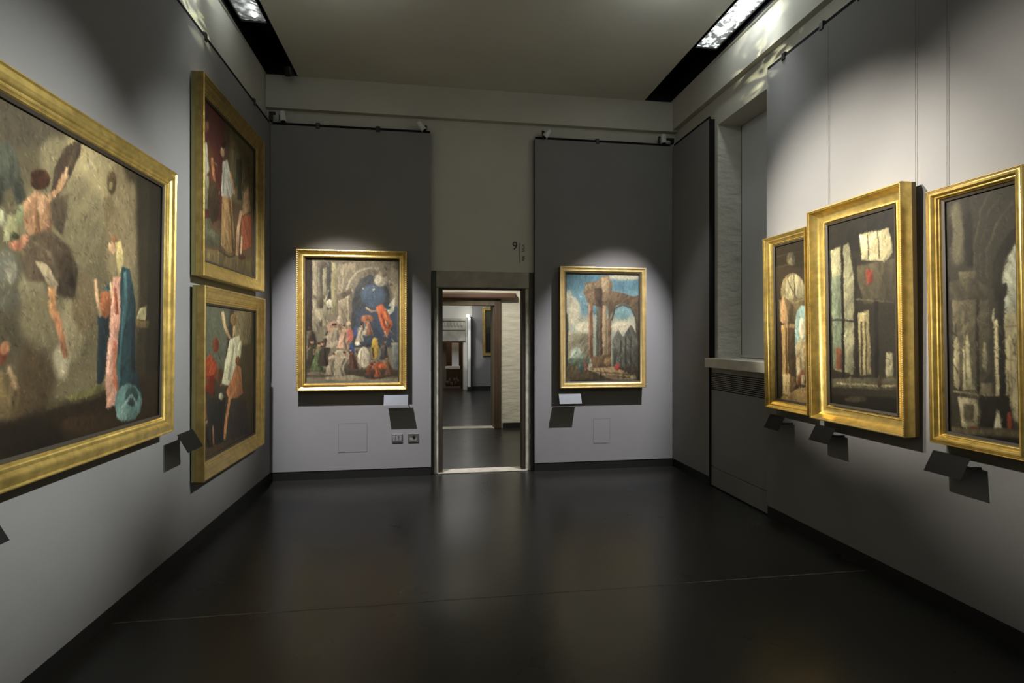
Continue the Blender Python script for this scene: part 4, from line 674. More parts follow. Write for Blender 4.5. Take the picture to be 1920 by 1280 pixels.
  ((64, 76, 128),1,[(0.587,0.596),(0.581,0.615),(0.565,0.63),(0.542,0.635),(0.52,0.63),(0.503,0.615),(0.498,0.596),(0.503,0.576),(0.52,0.561),(0.542,0.555),(0.565,0.561),(0.581,0.575)]),
  ((44, 64, 124),1,[(0.52,0.749),(0.515,0.785),(0.502,0.811),(0.486,0.82),(0.469,0.81),(0.457,0.785),(0.453,0.749),(0.457,0.714),(0.469,0.689),(0.486,0.679),(0.502,0.689),(0.515,0.714)]),
  ((84, 96, 136),1,[(0.425,0.626),(0.422,0.644),(0.413,0.656),(0.403,0.662),(0.391,0.656),(0.384,0.644),(0.381,0.626),(0.384,0.609),(0.391,0.596),(0.403,0.591),(0.413,0.596),(0.422,0.609)]),
  ((50, 44, 34),2,[(0.122,0.714),(0.115,0.779),(0.097,0.827),(0.072,0.845),(0.048,0.826),(0.03,0.779),(0.023,0.714),(0.03,0.648),(0.048,0.6),(0.072,0.582),(0.097,0.6),(0.115,0.648)]),
  ((98, 112, 72),1,[(0.165,0.793),(0.16,0.836),(0.146,0.868),(0.127,0.88),(0.107,0.868),(0.094,0.836),(0.088,0.792),(0.094,0.749),(0.107,0.716),(0.127,0.705),(0.146,0.716),(0.16,0.749)]),
  ((56, 48, 38),2,[(0.259,0.714),(0.253,0.753),(0.237,0.782),(0.215,0.793),(0.193,0.782),(0.176,0.753),(0.171,0.714),(0.176,0.675),(0.193,0.645),(0.215,0.635),(0.237,0.645),(0.253,0.675)]),
  ((160, 148, 128),1,[(0.48,0.793),(0.467,0.824),(0.43,0.847),(0.381,0.855),(0.331,0.846),(0.294,0.823),(0.281,0.793),(0.294,0.762),(0.331,0.74),(0.381,0.732),(0.43,0.74),(0.467,0.763)]),
  ((178, 166, 144),1,[(0.237,0.793),(0.314,0.767),(0.359,0.912),(0.291,0.925)]),
  ((90, 80, 66),1,[(0.502,0.882),(0.494,0.9),(0.469,0.912),(0.436,0.916),(0.403,0.912),(0.378,0.899),(0.369,0.881),(0.378,0.864),(0.403,0.851),(0.436,0.846),(0.469,0.851),(0.494,0.864)]),
  ((104, 60, 44),1,[(0.542,0.812),(0.538,0.832),(0.528,0.846),(0.514,0.851),(0.5,0.845),(0.49,0.832),(0.486,0.811),(0.49,0.791),(0.5,0.777),(0.514,0.771),(0.528,0.777),(0.538,0.792)]),
  ((200, 190, 170),1,[(0.677,0.794),(0.668,0.839),(0.645,0.871),(0.615,0.883),(0.584,0.87),(0.561,0.838),(0.553,0.794),(0.561,0.75),(0.584,0.717),(0.615,0.705),(0.645,0.718),(0.668,0.75)]),
  ((150, 134, 112),1,[(0.587,0.736),(0.575,0.891),(0.587,0.892),(0.598,0.737)]),
  ((214, 206, 188),1,[(0.575,0.679),(0.571,0.688),(0.562,0.695),(0.547,0.697),(0.533,0.695),(0.523,0.688),(0.52,0.679),(0.523,0.67),(0.533,0.664),(0.547,0.662),(0.562,0.664),(0.571,0.67)]),
  ((184, 150, 62),1,[(0.773,0.724),(0.767,0.768),(0.753,0.801),(0.733,0.812),(0.713,0.801),(0.699,0.768),(0.693,0.724),(0.699,0.679),(0.713,0.647),(0.733,0.635),(0.753,0.647),(0.767,0.679)]),
  ((60, 50, 30),1,[(0.696,0.716),(0.708,0.796),(0.725,0.794),(0.713,0.714)]),
  ((70, 70, 76),1,[(0.852,0.706),(0.848,0.733),(0.835,0.752),(0.818,0.76),(0.801,0.752),(0.788,0.733),(0.784,0.706),(0.788,0.679),(0.801,0.66),(0.818,0.653),(0.835,0.66),(0.848,0.679)]),
  ((158, 70, 40),1,[(0.909,0.884),(0.895,0.911),(0.858,0.93),(0.806,0.937),(0.756,0.93),(0.718,0.91),(0.705,0.884),(0.718,0.856),(0.756,0.837),(0.806,0.831),(0.858,0.838),(0.895,0.858)]),
  ((196, 100, 56),1,[(0.864,0.867),(0.857,0.878),(0.841,0.886),(0.818,0.889),(0.795,0.885),(0.779,0.877),(0.773,0.866),(0.779,0.855),(0.795,0.847),(0.818,0.844),(0.841,0.847),(0.857,0.855)]),
  ((60, 50, 40),2,[(0.864,0.938),(0.845,0.955),(0.795,0.968),(0.728,0.972),(0.66,0.967),(0.611,0.953),(0.593,0.936),(0.611,0.918),(0.66,0.905),(0.728,0.901),(0.795,0.906),(0.845,0.919)]),
  ((104, 110, 110),1,[(0.92,0.693),(0.988,0.693),(0.988,0.894),(0.92,0.894)]),
  ((140, 138, 126),1,[(0.909,0.68),(1.0,0.68),(1.0,0.702),(0.909,0.702)]),
  ((66, 58, 46),3,[(-0.004,0.887),(1.012,0.894),(1.012,0.957),(-0.004,0.949)]),
  ((150, 140, 118),2,[(0.642,0.963),(0.613,0.973),(0.531,0.981),(0.419,0.982),(0.309,0.979),(0.227,0.97),(0.198,0.959),(0.227,0.948),(0.309,0.941),(0.419,0.938),(0.531,0.942),(0.613,0.951)]),
  ((136, 124, 104),2,[(1.012,0.993),(0.988,1.001),(0.926,1.007),(0.841,1.009),(0.756,1.005),(0.693,0.999),(0.671,0.989),(0.693,0.981),(0.756,0.974),(0.841,0.973),(0.926,0.976),(0.988,0.983)]),
  ((120, 110, 92),2,[(0.215,0.924),(0.201,0.933),(0.165,0.938),(0.116,0.941),(0.067,0.938),(0.031,0.931),(0.017,0.922),(0.031,0.914),(0.067,0.908),(0.116,0.905),(0.165,0.908),(0.201,0.915)]),
  ((64, 60, 46),1,[(0.041,0.692),(0.104,0.693),(0.129,0.815),(0.155,0.889),(-0.006,0.887),(0.026,0.802)]),
  ((39, 37, 28),1,[(0.08,0.716),(0.075,0.816),(0.106,0.892),(0.131,0.885),(0.101,0.814),(0.106,0.717)]),
  ((188, 146, 116),1,[(0.094,0.668),(0.087,0.683),(0.072,0.689),(0.057,0.683),(0.051,0.668),(0.057,0.653),(0.072,0.648),(0.087,0.653)]),
  ((70, 46, 32),1,[(0.089,0.656),(0.082,0.664),(0.067,0.668),(0.052,0.664),(0.045,0.656),(0.052,0.648),(0.067,0.644),(0.082,0.648)]),
  ((188, 146, 116),1,[(0.046,0.708),(0.007,0.747),(0.023,0.705),(0.008,0.704),(0.003,0.76),(0.058,0.716)]),
  ((96, 112, 72),1,[(0.114,0.716),(0.173,0.716),(0.18,0.829),(0.204,0.897),(0.055,0.897),(0.083,0.818)]),
  ((59, 69, 44),1,[(0.148,0.737),(0.129,0.829),(0.159,0.9),(0.182,0.895),(0.153,0.829),(0.172,0.74)]),
  ((188, 146, 116),1,[(0.167,0.693),(0.161,0.706),(0.147,0.712),(0.132,0.706),(0.127,0.693),(0.132,0.679),(0.147,0.673),(0.161,0.679)]),
  ((70, 46, 32),1,[(0.162,0.681),(0.156,0.689),(0.142,0.693),(0.128,0.689),(0.122,0.681),(0.128,0.673),(0.142,0.67),(0.156,0.673)]),
  ((188, 146, 116),1,[(0.119,0.73),(0.082,0.766),(0.097,0.727),(0.083,0.726),(0.079,0.777),(0.129,0.738)]),
  ((66, 56, 46),1,[(0.156,0.702),(0.207,0.702),(0.24,0.802),(0.262,0.863),(0.128,0.862),(0.154,0.792)]),
  ((40, 34, 28),1,[(0.191,0.722),(0.195,0.804),(0.221,0.865),(0.242,0.86),(0.216,0.801),(0.212,0.722)]),
  ((188, 146, 116),1,[(0.198,0.681),(0.193,0.694),(0.179,0.698),(0.167,0.694),(0.161,0.681),(0.167,0.67),(0.179,0.664),(0.193,0.67)]),
  ((70, 46, 32),1,[(0.194,0.671),(0.188,0.678),(0.175,0.681),(0.162,0.678),(0.157,0.671),(0.162,0.664),(0.175,0.662),(0.188,0.664)]),
  ((188, 146, 116),1,[(0.16,0.714),(0.128,0.747),(0.141,0.712),(0.128,0.711),(0.125,0.757),(0.17,0.721)]),
  ((176, 160, 140),1,[(0.267,0.56),(0.316,0.56),(0.315,0.656),(0.336,0.714),(0.208,0.714),(0.233,0.646)]),
  ((109, 99, 86),1,[(0.293,0.577),(0.271,0.656),(0.297,0.716),(0.316,0.711),(0.292,0.656),(0.314,0.581)]),
  ((188, 146, 116),1,[(0.314,0.541),(0.309,0.552),(0.296,0.557),(0.284,0.552),(0.279,0.541),(0.284,0.529),(0.296,0.524),(0.309,0.529)]),
  ((70, 46, 32),1,[(0.31,0.53),(0.304,0.538),(0.292,0.541),(0.28,0.538),(0.275,0.53),(0.28,0.524),(0.292,0.521),(0.304,0.524)]),
  ((188, 146, 116),1,[(0.27,0.572),(0.24,0.603),(0.252,0.57),(0.241,0.568),(0.237,0.612),(0.28,0.579)]),
  ((150, 140, 122),1,[(0.295,0.558),(0.343,0.558),(0.38,0.65),(0.4,0.705),(0.277,0.705),(0.3,0.641)]),
  ((93, 86, 75),1,[(0.329,0.577),(0.338,0.651),(0.362,0.708),(0.381,0.703),(0.358,0.648),(0.348,0.575)]),
  ((188, 146, 116),1,[(0.333,0.539),(0.328,0.55),(0.316,0.555),(0.304,0.55),(0.299,0.539),(0.304,0.528),(0.316,0.524),(0.328,0.528)]),
  ((70, 46, 32),1,[(0.329,0.53),(0.324,0.537),(0.313,0.539),(0.3,0.537),(0.295,0.53),(0.3,0.524),(0.313,0.521),(0.324,0.524)]),
  ((188, 146, 116),1,[(0.299,0.569),(0.269,0.599),(0.282,0.568),(0.27,0.566),(0.267,0.609),(0.308,0.576)]),
  ((186, 150, 130),1,[(0.384,0.568),(0.433,0.568),(0.437,0.665),(0.458,0.723),(0.329,0.723),(0.354,0.655)]),
  ((115, 93, 80),1,[(0.411,0.586),(0.393,0.665),(0.419,0.726),(0.439,0.72),(0.414,0.664),(0.431,0.589)]),
  ((188, 146, 116),1,[(0.429,0.549),(0.424,0.56),(0.411,0.566),(0.399,0.56),(0.394,0.549),(0.399,0.537),(0.411,0.533),(0.424,0.537)]),
  ((70, 46, 32),1,[(0.425,0.539),(0.42,0.546),(0.407,0.549),(0.395,0.546),(0.39,0.539),(0.395,0.533),(0.407,0.53),(0.42,0.533)]),
  ((188, 146, 116),1,[(0.386,0.58),(0.356,0.612),(0.368,0.579),(0.357,0.577),(0.353,0.621),(0.396,0.587)]),
  ((158, 146, 124),1,[(0.269,0.793),(0.314,0.793),(0.3,0.881),(0.318,0.933),(0.202,0.933),(0.225,0.872)]),
  ((97, 90, 76),1,[(0.291,0.808),(0.261,0.88),(0.284,0.936),(0.301,0.931),(0.279,0.881),(0.309,0.813)]),
  ((188, 146, 116),1,[(0.314,0.775),(0.31,0.786),(0.298,0.79),(0.288,0.786),(0.283,0.775),(0.288,0.765),(0.298,0.76),(0.31,0.765)]),
  ((70, 46, 32),1,[(0.311,0.767),(0.306,0.773),(0.294,0.775),(0.284,0.773),(0.279,0.766),(0.284,0.76),(0.294,0.758),(0.306,0.76)]),
  ((188, 146, 116),1,[(0.272,0.804),(0.244,0.832),(0.256,0.802),(0.245,0.801),(0.242,0.841),(0.281,0.81)]),
  ((168, 158, 138),1,[(0.377,0.781),(0.429,0.781),(0.406,0.882),(0.428,0.943),(0.293,0.942),(0.319,0.872)]),
  ((104, 97, 85),1,[(0.401,0.798),(0.36,0.881),(0.387,0.946),(0.407,0.94),(0.382,0.883),(0.421,0.804)]),
  ((188, 146, 116),1,[(0.43,0.761),(0.425,0.773),(0.411,0.778),(0.399,0.773),(0.393,0.76),(0.399,0.749),(0.411,0.744),(0.425,0.749)]),
  ((70, 46, 32),1,[(0.426,0.751),(0.42,0.758),(0.407,0.761),(0.394,0.758),(0.389,0.751),(0.394,0.744),(0.407,0.741),(0.42,0.744)]),
  ((188, 146, 116),1,[(0.381,0.793),(0.348,0.826),(0.361,0.792),(0.348,0.79),(0.344,0.837),(0.39,0.801)]),
  ((92, 62, 50),1,[(0.457,0.749),(0.503,0.749),(0.545,0.838),(0.564,0.891),(0.446,0.89),(0.469,0.829)]),
  ((57, 38, 31),1,[(0.491,0.768),(0.505,0.84),(0.528,0.893),(0.546,0.889),(0.523,0.836),(0.509,0.766)]),
  ((188, 146, 116),1,[(0.492,0.732),(0.487,0.743),(0.476,0.747),(0.465,0.743),(0.46,0.732),(0.465,0.722),(0.476,0.717),(0.487,0.722)]),
  ((70, 46, 32),1,[(0.488,0.723),(0.483,0.73),(0.473,0.732),(0.461,0.73),(0.456,0.723),(0.461,0.717),(0.473,0.714),(0.483,0.717)]),
  ((188, 146, 116),1,[(0.461,0.76),(0.432,0.789),(0.444,0.759),(0.433,0.758),(0.43,0.798),(0.47,0.767)]),
  ((172, 160, 140),1,[(0.568,0.55),(0.606,0.55),(0.606,0.626),(0.621,0.67),(0.522,0.67),(0.541,0.618)]),
  ((106, 99, 86),1,[(0.589,0.564),(0.571,0.626),(0.592,0.673),(0.607,0.668),(0.588,0.625),(0.604,0.566)]),
  ((188, 146, 116),1,[(0.604,0.535),(0.599,0.544),(0.59,0.548),(0.58,0.544),(0.576,0.536),(0.58,0.526),(0.59,0.522),(0.599,0.526)]),
  ((70, 46, 32),1,[(0.6,0.527),(0.596,0.533),(0.587,0.535),(0.577,0.533),(0.573,0.527),(0.577,0.522),(0.587,0.52),(0.596,0.522)]),
  ((188, 146, 116),1,[(0.57,0.56),(0.546,0.584),(0.556,0.558),(0.547,0.557),(0.544,0.591),(0.577,0.565)]),
  ((150, 104, 80),1,[(0.637,0.511),(0.671,0.511),(0.703,0.577),(0.717,0.618),(0.628,0.618),(0.645,0.571)]),
  ((93, 64, 49),1,[(0.662,0.525),(0.673,0.579),(0.69,0.619),(0.704,0.615),(0.686,0.576),(0.676,0.523)]),
  ((188, 146, 116),1,[(0.663,0.497),(0.66,0.505),(0.651,0.509),(0.642,0.505),(0.639,0.498),(0.642,0.49),(0.651,0.486),(0.66,0.49)]),
  ((70, 46, 32),1,[(0.66,0.491),(0.657,0.496),(0.648,0.498),(0.64,0.496),(0.636,0.492),(0.64,0.486),(0.648,0.484),(0.657,0.486)]),
  ((188, 146, 116),1,[(0.64,0.519),(0.617,0.541),(0.627,0.519),(0.618,0.517),(0.616,0.548),(0.646,0.524)]),
  ((120, 70, 48),1,[(0.682,0.83),(0.716,0.83),(0.703,0.897),(0.717,0.936),(0.628,0.936),(0.645,0.889)]),
  ((74, 43, 29),1,[(0.698,0.841),(0.672,0.896),(0.69,0.938),(0.704,0.935),(0.686,0.897),(0.711,0.845)]),
  ((188, 146, 116),1,[(0.717,0.817),(0.713,0.825),(0.705,0.828),(0.696,0.825),(0.693,0.817),(0.696,0.809),(0.705,0.805),(0.713,0.809)]),
  ((70, 46, 32),1,[(0.714,0.81),(0.71,0.815),(0.702,0.817),(0.693,0.815),(0.69,0.81),(0.693,0.805),(0.702,0.804),(0.71,0.805)]),
  ((188, 146, 116),1,[(0.685,0.838),(0.663,0.86),(0.672,0.837),(0.663,0.836),(0.661,0.866),(0.691,0.842)]),
  ((74, 72, 70),1,[(0.82,0.685),(0.862,0.685),(0.868,0.765),(0.885,0.813),(0.778,0.812),(0.798,0.757)]),
  ((45, 44, 43),1,[(0.844,0.7),(0.831,0.766),(0.852,0.815),(0.869,0.811),(0.849,0.765),(0.861,0.702)]),
  ((188, 146, 116),1,[(0.857,0.669),(0.853,0.678),(0.843,0.682),(0.832,0.678),(0.828,0.669),(0.832,0.659),(0.843,0.655),(0.853,0.659)]),
  ((70, 46, 32),1,[(0.854,0.661),(0.849,0.667),(0.84,0.669),(0.829,0.667),(0.825,0.661),(0.829,0.655),(0.84,0.653),(0.849,0.655)]),
  ((188, 146, 116),1,[(0.823,0.695),(0.797,0.721),(0.807,0.694),(0.798,0.692),(0.794,0.729),(0.83,0.7)]),
  ((110, 80, 56),1,[(0.844,0.816),(0.883,0.817),(0.922,0.892),(0.939,0.938),(0.837,0.938),(0.856,0.884)]),
  ((68, 49, 34),1,[(0.873,0.833),(0.888,0.894),(0.908,0.94),(0.923,0.936),(0.904,0.891),(0.889,0.831)]),
  ((188, 146, 116),1,[(0.872,0.801),(0.869,0.81),(0.859,0.814),(0.849,0.81),(0.845,0.801),(0.849,0.792),(0.859,0.788),(0.869,0.793)]),
  ((70, 46, 32),1,[(0.87,0.794),(0.866,0.799),(0.855,0.801),(0.846,0.799),(0.842,0.793),(0.846,0.788),(0.855,0.786),(0.866,0.788)]),
  ((188, 146, 116),1,[(0.847,0.826),(0.822,0.851),(0.832,0.825),(0.823,0.823),(0.82,0.858),(0.854,0.832)]),
  ((160, 84, 52),1,[(0.717,0.855),(0.749,0.855),(0.791,0.917),(0.804,0.955),(0.721,0.955),(0.737,0.911)]),
  ((99, 52, 32),1,[(0.743,0.869),(0.763,0.919),(0.779,0.956),(0.792,0.953),(0.776,0.916),(0.756,0.866)]),
  ((188, 146, 116),1,[(0.738,0.842),(0.735,0.85),(0.728,0.853),(0.719,0.85),(0.716,0.842),(0.719,0.835),(0.728,0.832),(0.735,0.835)]),
  ((70, 46, 32),1,[(0.736,0.837),(0.733,0.841),(0.725,0.842),(0.717,0.841),(0.713,0.836),(0.717,0.832),(0.725,0.83),(0.733,0.832)]),
  ((188, 146, 116),1,[(0.719,0.863),(0.699,0.883),(0.708,0.862),(0.7,0.861),(0.697,0.889),(0.725,0.867)]),
 ]),
 'p5': ((170, 176, 166), 0.02, [
  ((84, 126, 152),6,[(-0.076,-0.055),(1.066,-0.071),(1.066,0.233),(-0.076,0.242)]),
  ((104, 146, 168),6,[(-0.076,0.167),(1.066,0.157),(1.066,0.384),(-0.076,0.39)]),
  ((206, 202, 184),4,[(0.205,0.349),(0.191,0.414),(0.155,0.461),(0.106,0.479),(0.057,0.461),(0.021,0.415),(0.009,0.35),(0.021,0.286),(0.057,0.238),(0.106,0.221),(0.155,0.237),(0.191,0.284)]),
  ((214, 206, 186),3,[(0.388,0.498),(0.371,0.523),(0.324,0.541),(0.262,0.548),(0.198,0.542),(0.151,0.523),(0.134,0.498),(0.151,0.474),(0.198,0.455),(0.262,0.448),(0.324,0.455),(0.371,0.473)]),
  ((190, 188, 172),3,[(0.093,0.24),(0.087,0.281),(0.071,0.309),(0.05,0.32),(0.03,0.31),(0.014,0.281),(0.009,0.241),(0.014,0.202),(0.03,0.172),(0.05,0.161),(0.071,0.172),(0.087,0.201)]),
  ((172, 170, 154),3,[(1.022,0.03),(0.991,0.046),(0.906,0.058),(0.79,0.064),(0.674,0.061),(0.59,0.051),(0.56,0.036),(0.59,0.021),(0.674,0.009),(0.79,0.003),(0.906,0.005),(0.991,0.016)]),
  ((120, 160, 176),3,[(0.877,0.366),(0.862,0.396),(0.819,0.419),(0.761,0.426),(0.703,0.419),(0.662,0.397),(0.646,0.367),(0.662,0.336),(0.703,0.314),(0.761,0.305),(0.819,0.313),(0.862,0.336)]),
  ((216, 208, 188),3,[(0.935,0.497),(0.912,0.525),(0.848,0.545),(0.761,0.553),(0.674,0.545),(0.612,0.525),(0.588,0.498),(0.612,0.47),(0.674,0.45),(0.761,0.442),(0.848,0.449),(0.912,0.469)]),
  ((58, 58, 44),2,[(-0.019,0.33),(0.036,0.39),(0.05,1.005),(-0.019,1.024)]),
  ((140, 134, 116),1,[(0.036,0.548),(0.318,0.558),(0.318,0.847),(0.036,0.856)]),
  ((160, 152, 130),1,[(0.036,0.566),(0.317,0.575),(0.318,0.56),(0.037,0.551)]),
  ((150, 146, 124),1,[(0.276,0.757),(0.261,0.812),(0.219,0.852),(0.163,0.867),(0.106,0.851),(0.065,0.811),(0.05,0.757),(0.065,0.702),(0.106,0.662),(0.163,0.647),(0.219,0.662),(0.261,0.702)]),
  ((172, 188, 178),1,[(0.233,0.757),(0.222,0.797),(0.195,0.826),(0.155,0.836),(0.117,0.826),(0.088,0.796),(0.079,0.757),(0.088,0.717),(0.117,0.688),(0.155,0.678),(0.195,0.688),(0.222,0.717)]),
  ((96, 112, 100),2,[(0.036,0.777),(0.318,0.778),(0.318,0.857),(0.036,0.856)]),
  ((128, 94, 74),1,[(0.311,0.239),(0.367,0.238),(0.367,0.778),(0.311,0.778)]),
  ((160, 124, 98),1,[(0.311,0.239),(0.332,0.239),(0.332,0.778),(0.311,0.778)]),
  ((82, 68, 50),1,[(0.519,0.258),(0.505,0.273),(0.519,0.288),(0.528,0.283),(0.517,0.273),(0.529,0.263)]),
  ((127, 110, 86),1,[(0.59,0.137),(0.585,0.147),(0.601,0.154),(0.604,0.15),(0.591,0.144),(0.597,0.14)]),
  ((134, 116, 91),1,[(0.574,0.215),(0.572,0.226),(0.586,0.235),(0.594,0.229),(0.583,0.222),(0.586,0.217)]),
  ((135, 117, 92),1,[(0.512,0.122),(0.51,0.13),(0.51,0.139),(0.515,0.139),(0.515,0.131),(0.517,0.122)]),
  ((52, 45, 34),1,[(0.424,0.086),(0.427,0.096),(0.427,0.106),(0.439,0.105),(0.439,0.095),(0.437,0.084)]),
  ((60, 52, 40),1,[(0.477,0.207),(0.48,0.209),(0.469,0.212),(0.473,0.218),(0.488,0.212),(0.485,0.204)]),
  ((149, 129, 101),1,[(0.464,0.099),(0.481,0.111),(0.464,0.123),(0.474,0.129),(0.496,0.111),(0.473,0.093)]),
  ((144, 125, 98),1,[(0.493,0.236),(0.488,0.244),(0.471,0.253),(0.476,0.256),(0.493,0.247),(0.498,0.238)]),
  ((86, 72, 53),1,[(0.269,0.184),(0.283,0.188),(0.301,0.194),(0.306,0.185),(0.289,0.18),(0.276,0.175)]),
  ((122, 106, 83),1,[(0.367,0.202),(0.39,0.214),(0.383,0.226),(0.394,0.228),(0.4,0.211),(0.374,0.195)]),
  ((55, 47, 36),1,[(0.593,0.259),(0.579,0.279),(0.578,0.299),(0.588,0.299),(0.588,0.281),(0.602,0.262)]),
  ((81, 67, 50),1,[(0.445,0.242),(0.45,0.25),(0.47,0.257),(0.474,0.251),(0.455,0.245),(0.454,0.24)]),
  ((161, 140, 110),1,[(0.45,0.133),(0.454,0.145),(0.469,0.157),(0.474,0.153),(0.46,0.143),(0.456,0.132)]),
  ((147, 128, 100),1,[(0.604,0.174),(0.595,0.187),(0.581,0.2),(0.587,0.204),(0.602,0.19),(0.612,0.176)]),
  ((52, 45, 35),1,[(0.45,0.072),(0.438,0.082),(0.426,0.092),(0.431,0.095),(0.443,0.085),(0.455,0.075)]),
  ((136, 118, 92),1,[(0.419,0.219),(0.421,0.228),(0.436,0.235),(0.44,0.231),(0.428,0.225),(0.427,0.219)]),
  ((83, 69, 51),1,[(0.4,0.102),(0.395,0.114),(0.418,0.121),(0.423,0.112),(0.406,0.107),(0.412,0.107)]),
  ((75, 62, 46),1,[(0.339,0.131),(0.351,0.136),(0.346,0.139),(0.353,0.142),(0.359,0.133),(0.345,0.126)]),
  ((92, 77, 57),1,[(0.326,0.157),(0.333,0.165),(0.329,0.173),(0.343,0.176),(0.348,0.164),(0.337,0.152)]),
  ((179, 155, 122),1,[(0.286,0.278),(0.296,0.288),(0.301,0.298),(0.31,0.295),(0.304,0.284),(0.295,0.274)]),
  ((58, 50, 38),1,[(0.545,0.093),(0.54,0.109),(0.557,0.122),(0.566,0.118),(0.551,0.106),(0.555,0.095)]),
  ((48, 41, 32),1,[(0.545,0.067),(0.551,0.073),(0.546,0.078),(0.556,0.083),(0.564,0.072),(0.555,0.062)]),
  ((56, 49, 37),1,[(0.256,0.177),(0.274,0.193),(0.261,0.209),(0.271,0.213),(0.287,0.191),(0.267,0.171)]),
  ((49, 43, 33),1,[(0.41,0.108),(0.413,0.117),(0.406,0.126),(0.412,0.129),(0.419,0.118),(0.415,0.107)]),
  ((51, 44, 34),1,[(0.295,0.207),(0.303,0.211),(0.295,0.214),(0.303,0.222),(0.317,0.211),(0.304,0.2)]),
  ((162, 140, 110),1,[(0.454,0.215),(0.463,0.22),(0.456,0.226),(0.465,0.229),(0.472,0.219),(0.461,0.21)]),
  ((76, 63, 47),1,[(0.5,0.076),(0.507,0.085),(0.527,0.095),(0.53,0.091),(0.511,0.083),(0.504,0.074)]),
  ((80, 66, 49),1,[(0.566,0.15),(0.544,0.156),(0.538,0.163),(0.55,0.166),(0.55,0.163),(0.57,0.157)]),
  ((134, 116, 91),1,[(0.233,0.098),(0.241,0.102),(0.264,0.104),(0.265,0.099),(0.244,0.097),(0.236,0.094)]),
  ((62, 54, 41),1,[(0.366,0.036),(0.351,0.044),(0.347,0.053),(0.351,0.054),(0.355,0.047),(0.369,0.039)]),
  ((60, 52, 40),1,[(0.488,0.291),(0.491,0.309),(0.488,0.326),(0.497,0.327),(0.5,0.309),(0.497,0.29)]),
  ((73, 60, 45),1,[(0.429,0.167),(0.427,0.182),(0.405,0.199),(0.411,0.203),(0.433,0.185),(0.436,0.167)]),
  ((81, 68, 50),1,[(0.294,0.303),(0.291,0.313),(0.29,0.324),(0.297,0.324),(0.299,0.314),(0.3,0.303)]),
  ((168, 145, 114),1,[(0.528,0.244),(0.531,0.249),(0.53,0.254),(0.535,0.254),(0.535,0.249),(0.532,0.243)]),
  ((86, 92, 84),1,[(0.41,0.288),(0.446,0.288),(0.446,0.798),(0.41,0.798)]),
  ((92, 74, 60),1,[(0.446,0.238),(0.496,0.237),(0.496,0.848),(0.446,0.848)]),
  ((174, 146, 116),1,[(0.496,0.237),(0.538,0.237),(0.538,0.848),(0.496,0.848)]),
  ((124, 102, 80),1,[(0.538,0.287),(0.553,0.287),(0.553,0.849),(0.538,0.848)]),
  ((128, 102, 80),1,[(0.56,0.417),(0.61,0.417),(0.61,0.768),(0.56,0.768)]),
  ((112, 92, 72),1,[(0.24,0.18),(0.276,0.09),(0.446,0.073),(0.474,0.027),(0.574,0.021),(0.632,0.095),(0.617,0.161),(0.79,0.184),(0.92,0.214),(1.007,0.193),(1.007,0.436),(0.943,0.385),(0.877,0.305),(0.776,0.275),(0.674,0.296),(0.617,0.377),(0.588,0.437),(0.56,0.297),(0.361,0.298),(0.289,0.264)]),
  ((150, 130, 104),1,[(0.474,0.047),(0.574,0.036),(0.588,0.177),(0.488,0.178)]),
  ((78, 64, 50),1,[(0.388,0.138),(0.488,0.137),(0.488,0.312),(0.403,0.298)]),
  ((84, 72, 56),1,[(0.628,0.439),(0.669,0.33),(0.762,0.293),(0.869,0.321),(0.926,0.399),(0.945,0.392),(0.884,0.309),(0.761,0.278),(0.651,0.322),(0.606,0.435)]),
  ((140, 118, 92),1,[(0.374,0.129),(0.367,0.143),(0.346,0.155),(0.318,0.159),(0.289,0.155),(0.269,0.144),(0.262,0.129),(0.269,0.115),(0.289,0.103),(0.318,0.099),(0.346,0.103),(0.367,0.113)]),
  ((76, 70, 56),1,[(0.928,0.385),(1.007,0.334),(1.007,0.942),(0.906,0.941),(0.95,0.638)]),
  ((96, 98, 92),1,[(0.624,0.608),(0.703,0.517),(0.761,0.588),(0.877,0.467),(0.95,0.567),(0.95,0.881),(0.624,0.879)]),
  ((60, 60, 54),1,[(0.726,0.618),(0.747,0.618),(0.747,0.88),(0.726,0.88)]),
  ((60, 60, 54),1,[(0.79,0.578),(0.812,0.578),(0.812,0.88),(0.79,0.88)]),
  ((60, 60, 54),1,[(0.863,0.578),(0.884,0.578),(0.884,0.881),(0.863,0.881)]),
  ((66, 66, 58),1,[(0.646,0.688),(0.674,0.688),(0.674,0.879),(0.646,0.879)]),
  ((112, 90, 66),1,[(0.346,0.763),(0.603,0.748),(0.617,0.869),(0.332,0.867)]),
  ((150, 118, 84),1,[(0.603,0.809),(0.597,0.829),(0.581,0.843),(0.56,0.849),(0.538,0.843),(0.522,0.829),(0.517,0.809),(0.522,0.788),(0.538,0.774),(0.56,0.768),(0.581,0.774),(0.597,0.788)]),
  ((76, 66, 50),2,[(-0.04,0.865),(1.03,0.861),(1.03,1.043),(-0.04,1.033)]),
  ((96, 86, 64),2,[(0.289,0.887),(0.269,0.912),(0.212,0.929),(0.134,0.936),(0.057,0.929),(0.001,0.91),(-0.019,0.885),(0.001,0.86),(0.057,0.843),(0.134,0.836),(0.212,0.843),(0.269,0.862)]),
  ((166, 140, 106),1,[(0.262,0.867),(0.632,0.859),(0.833,0.911),(0.906,0.981),(0.632,0.98),(0.403,0.908)]),
  ((96, 80, 60),1,[(0.381,0.902),(0.848,0.935),(0.848,0.927),(0.382,0.894)]),
  ((96, 80, 60),1,[(0.431,0.936),(0.877,0.965),(0.878,0.957),(0.432,0.929)]),
  ((182, 62, 66),1,[(0.726,0.864),(0.72,0.88),(0.707,0.891),(0.689,0.895),(0.671,0.891),(0.657,0.879),(0.653,0.864),(0.657,0.849),(0.671,0.838),(0.689,0.834),(0.707,0.838),(0.72,0.85)]),
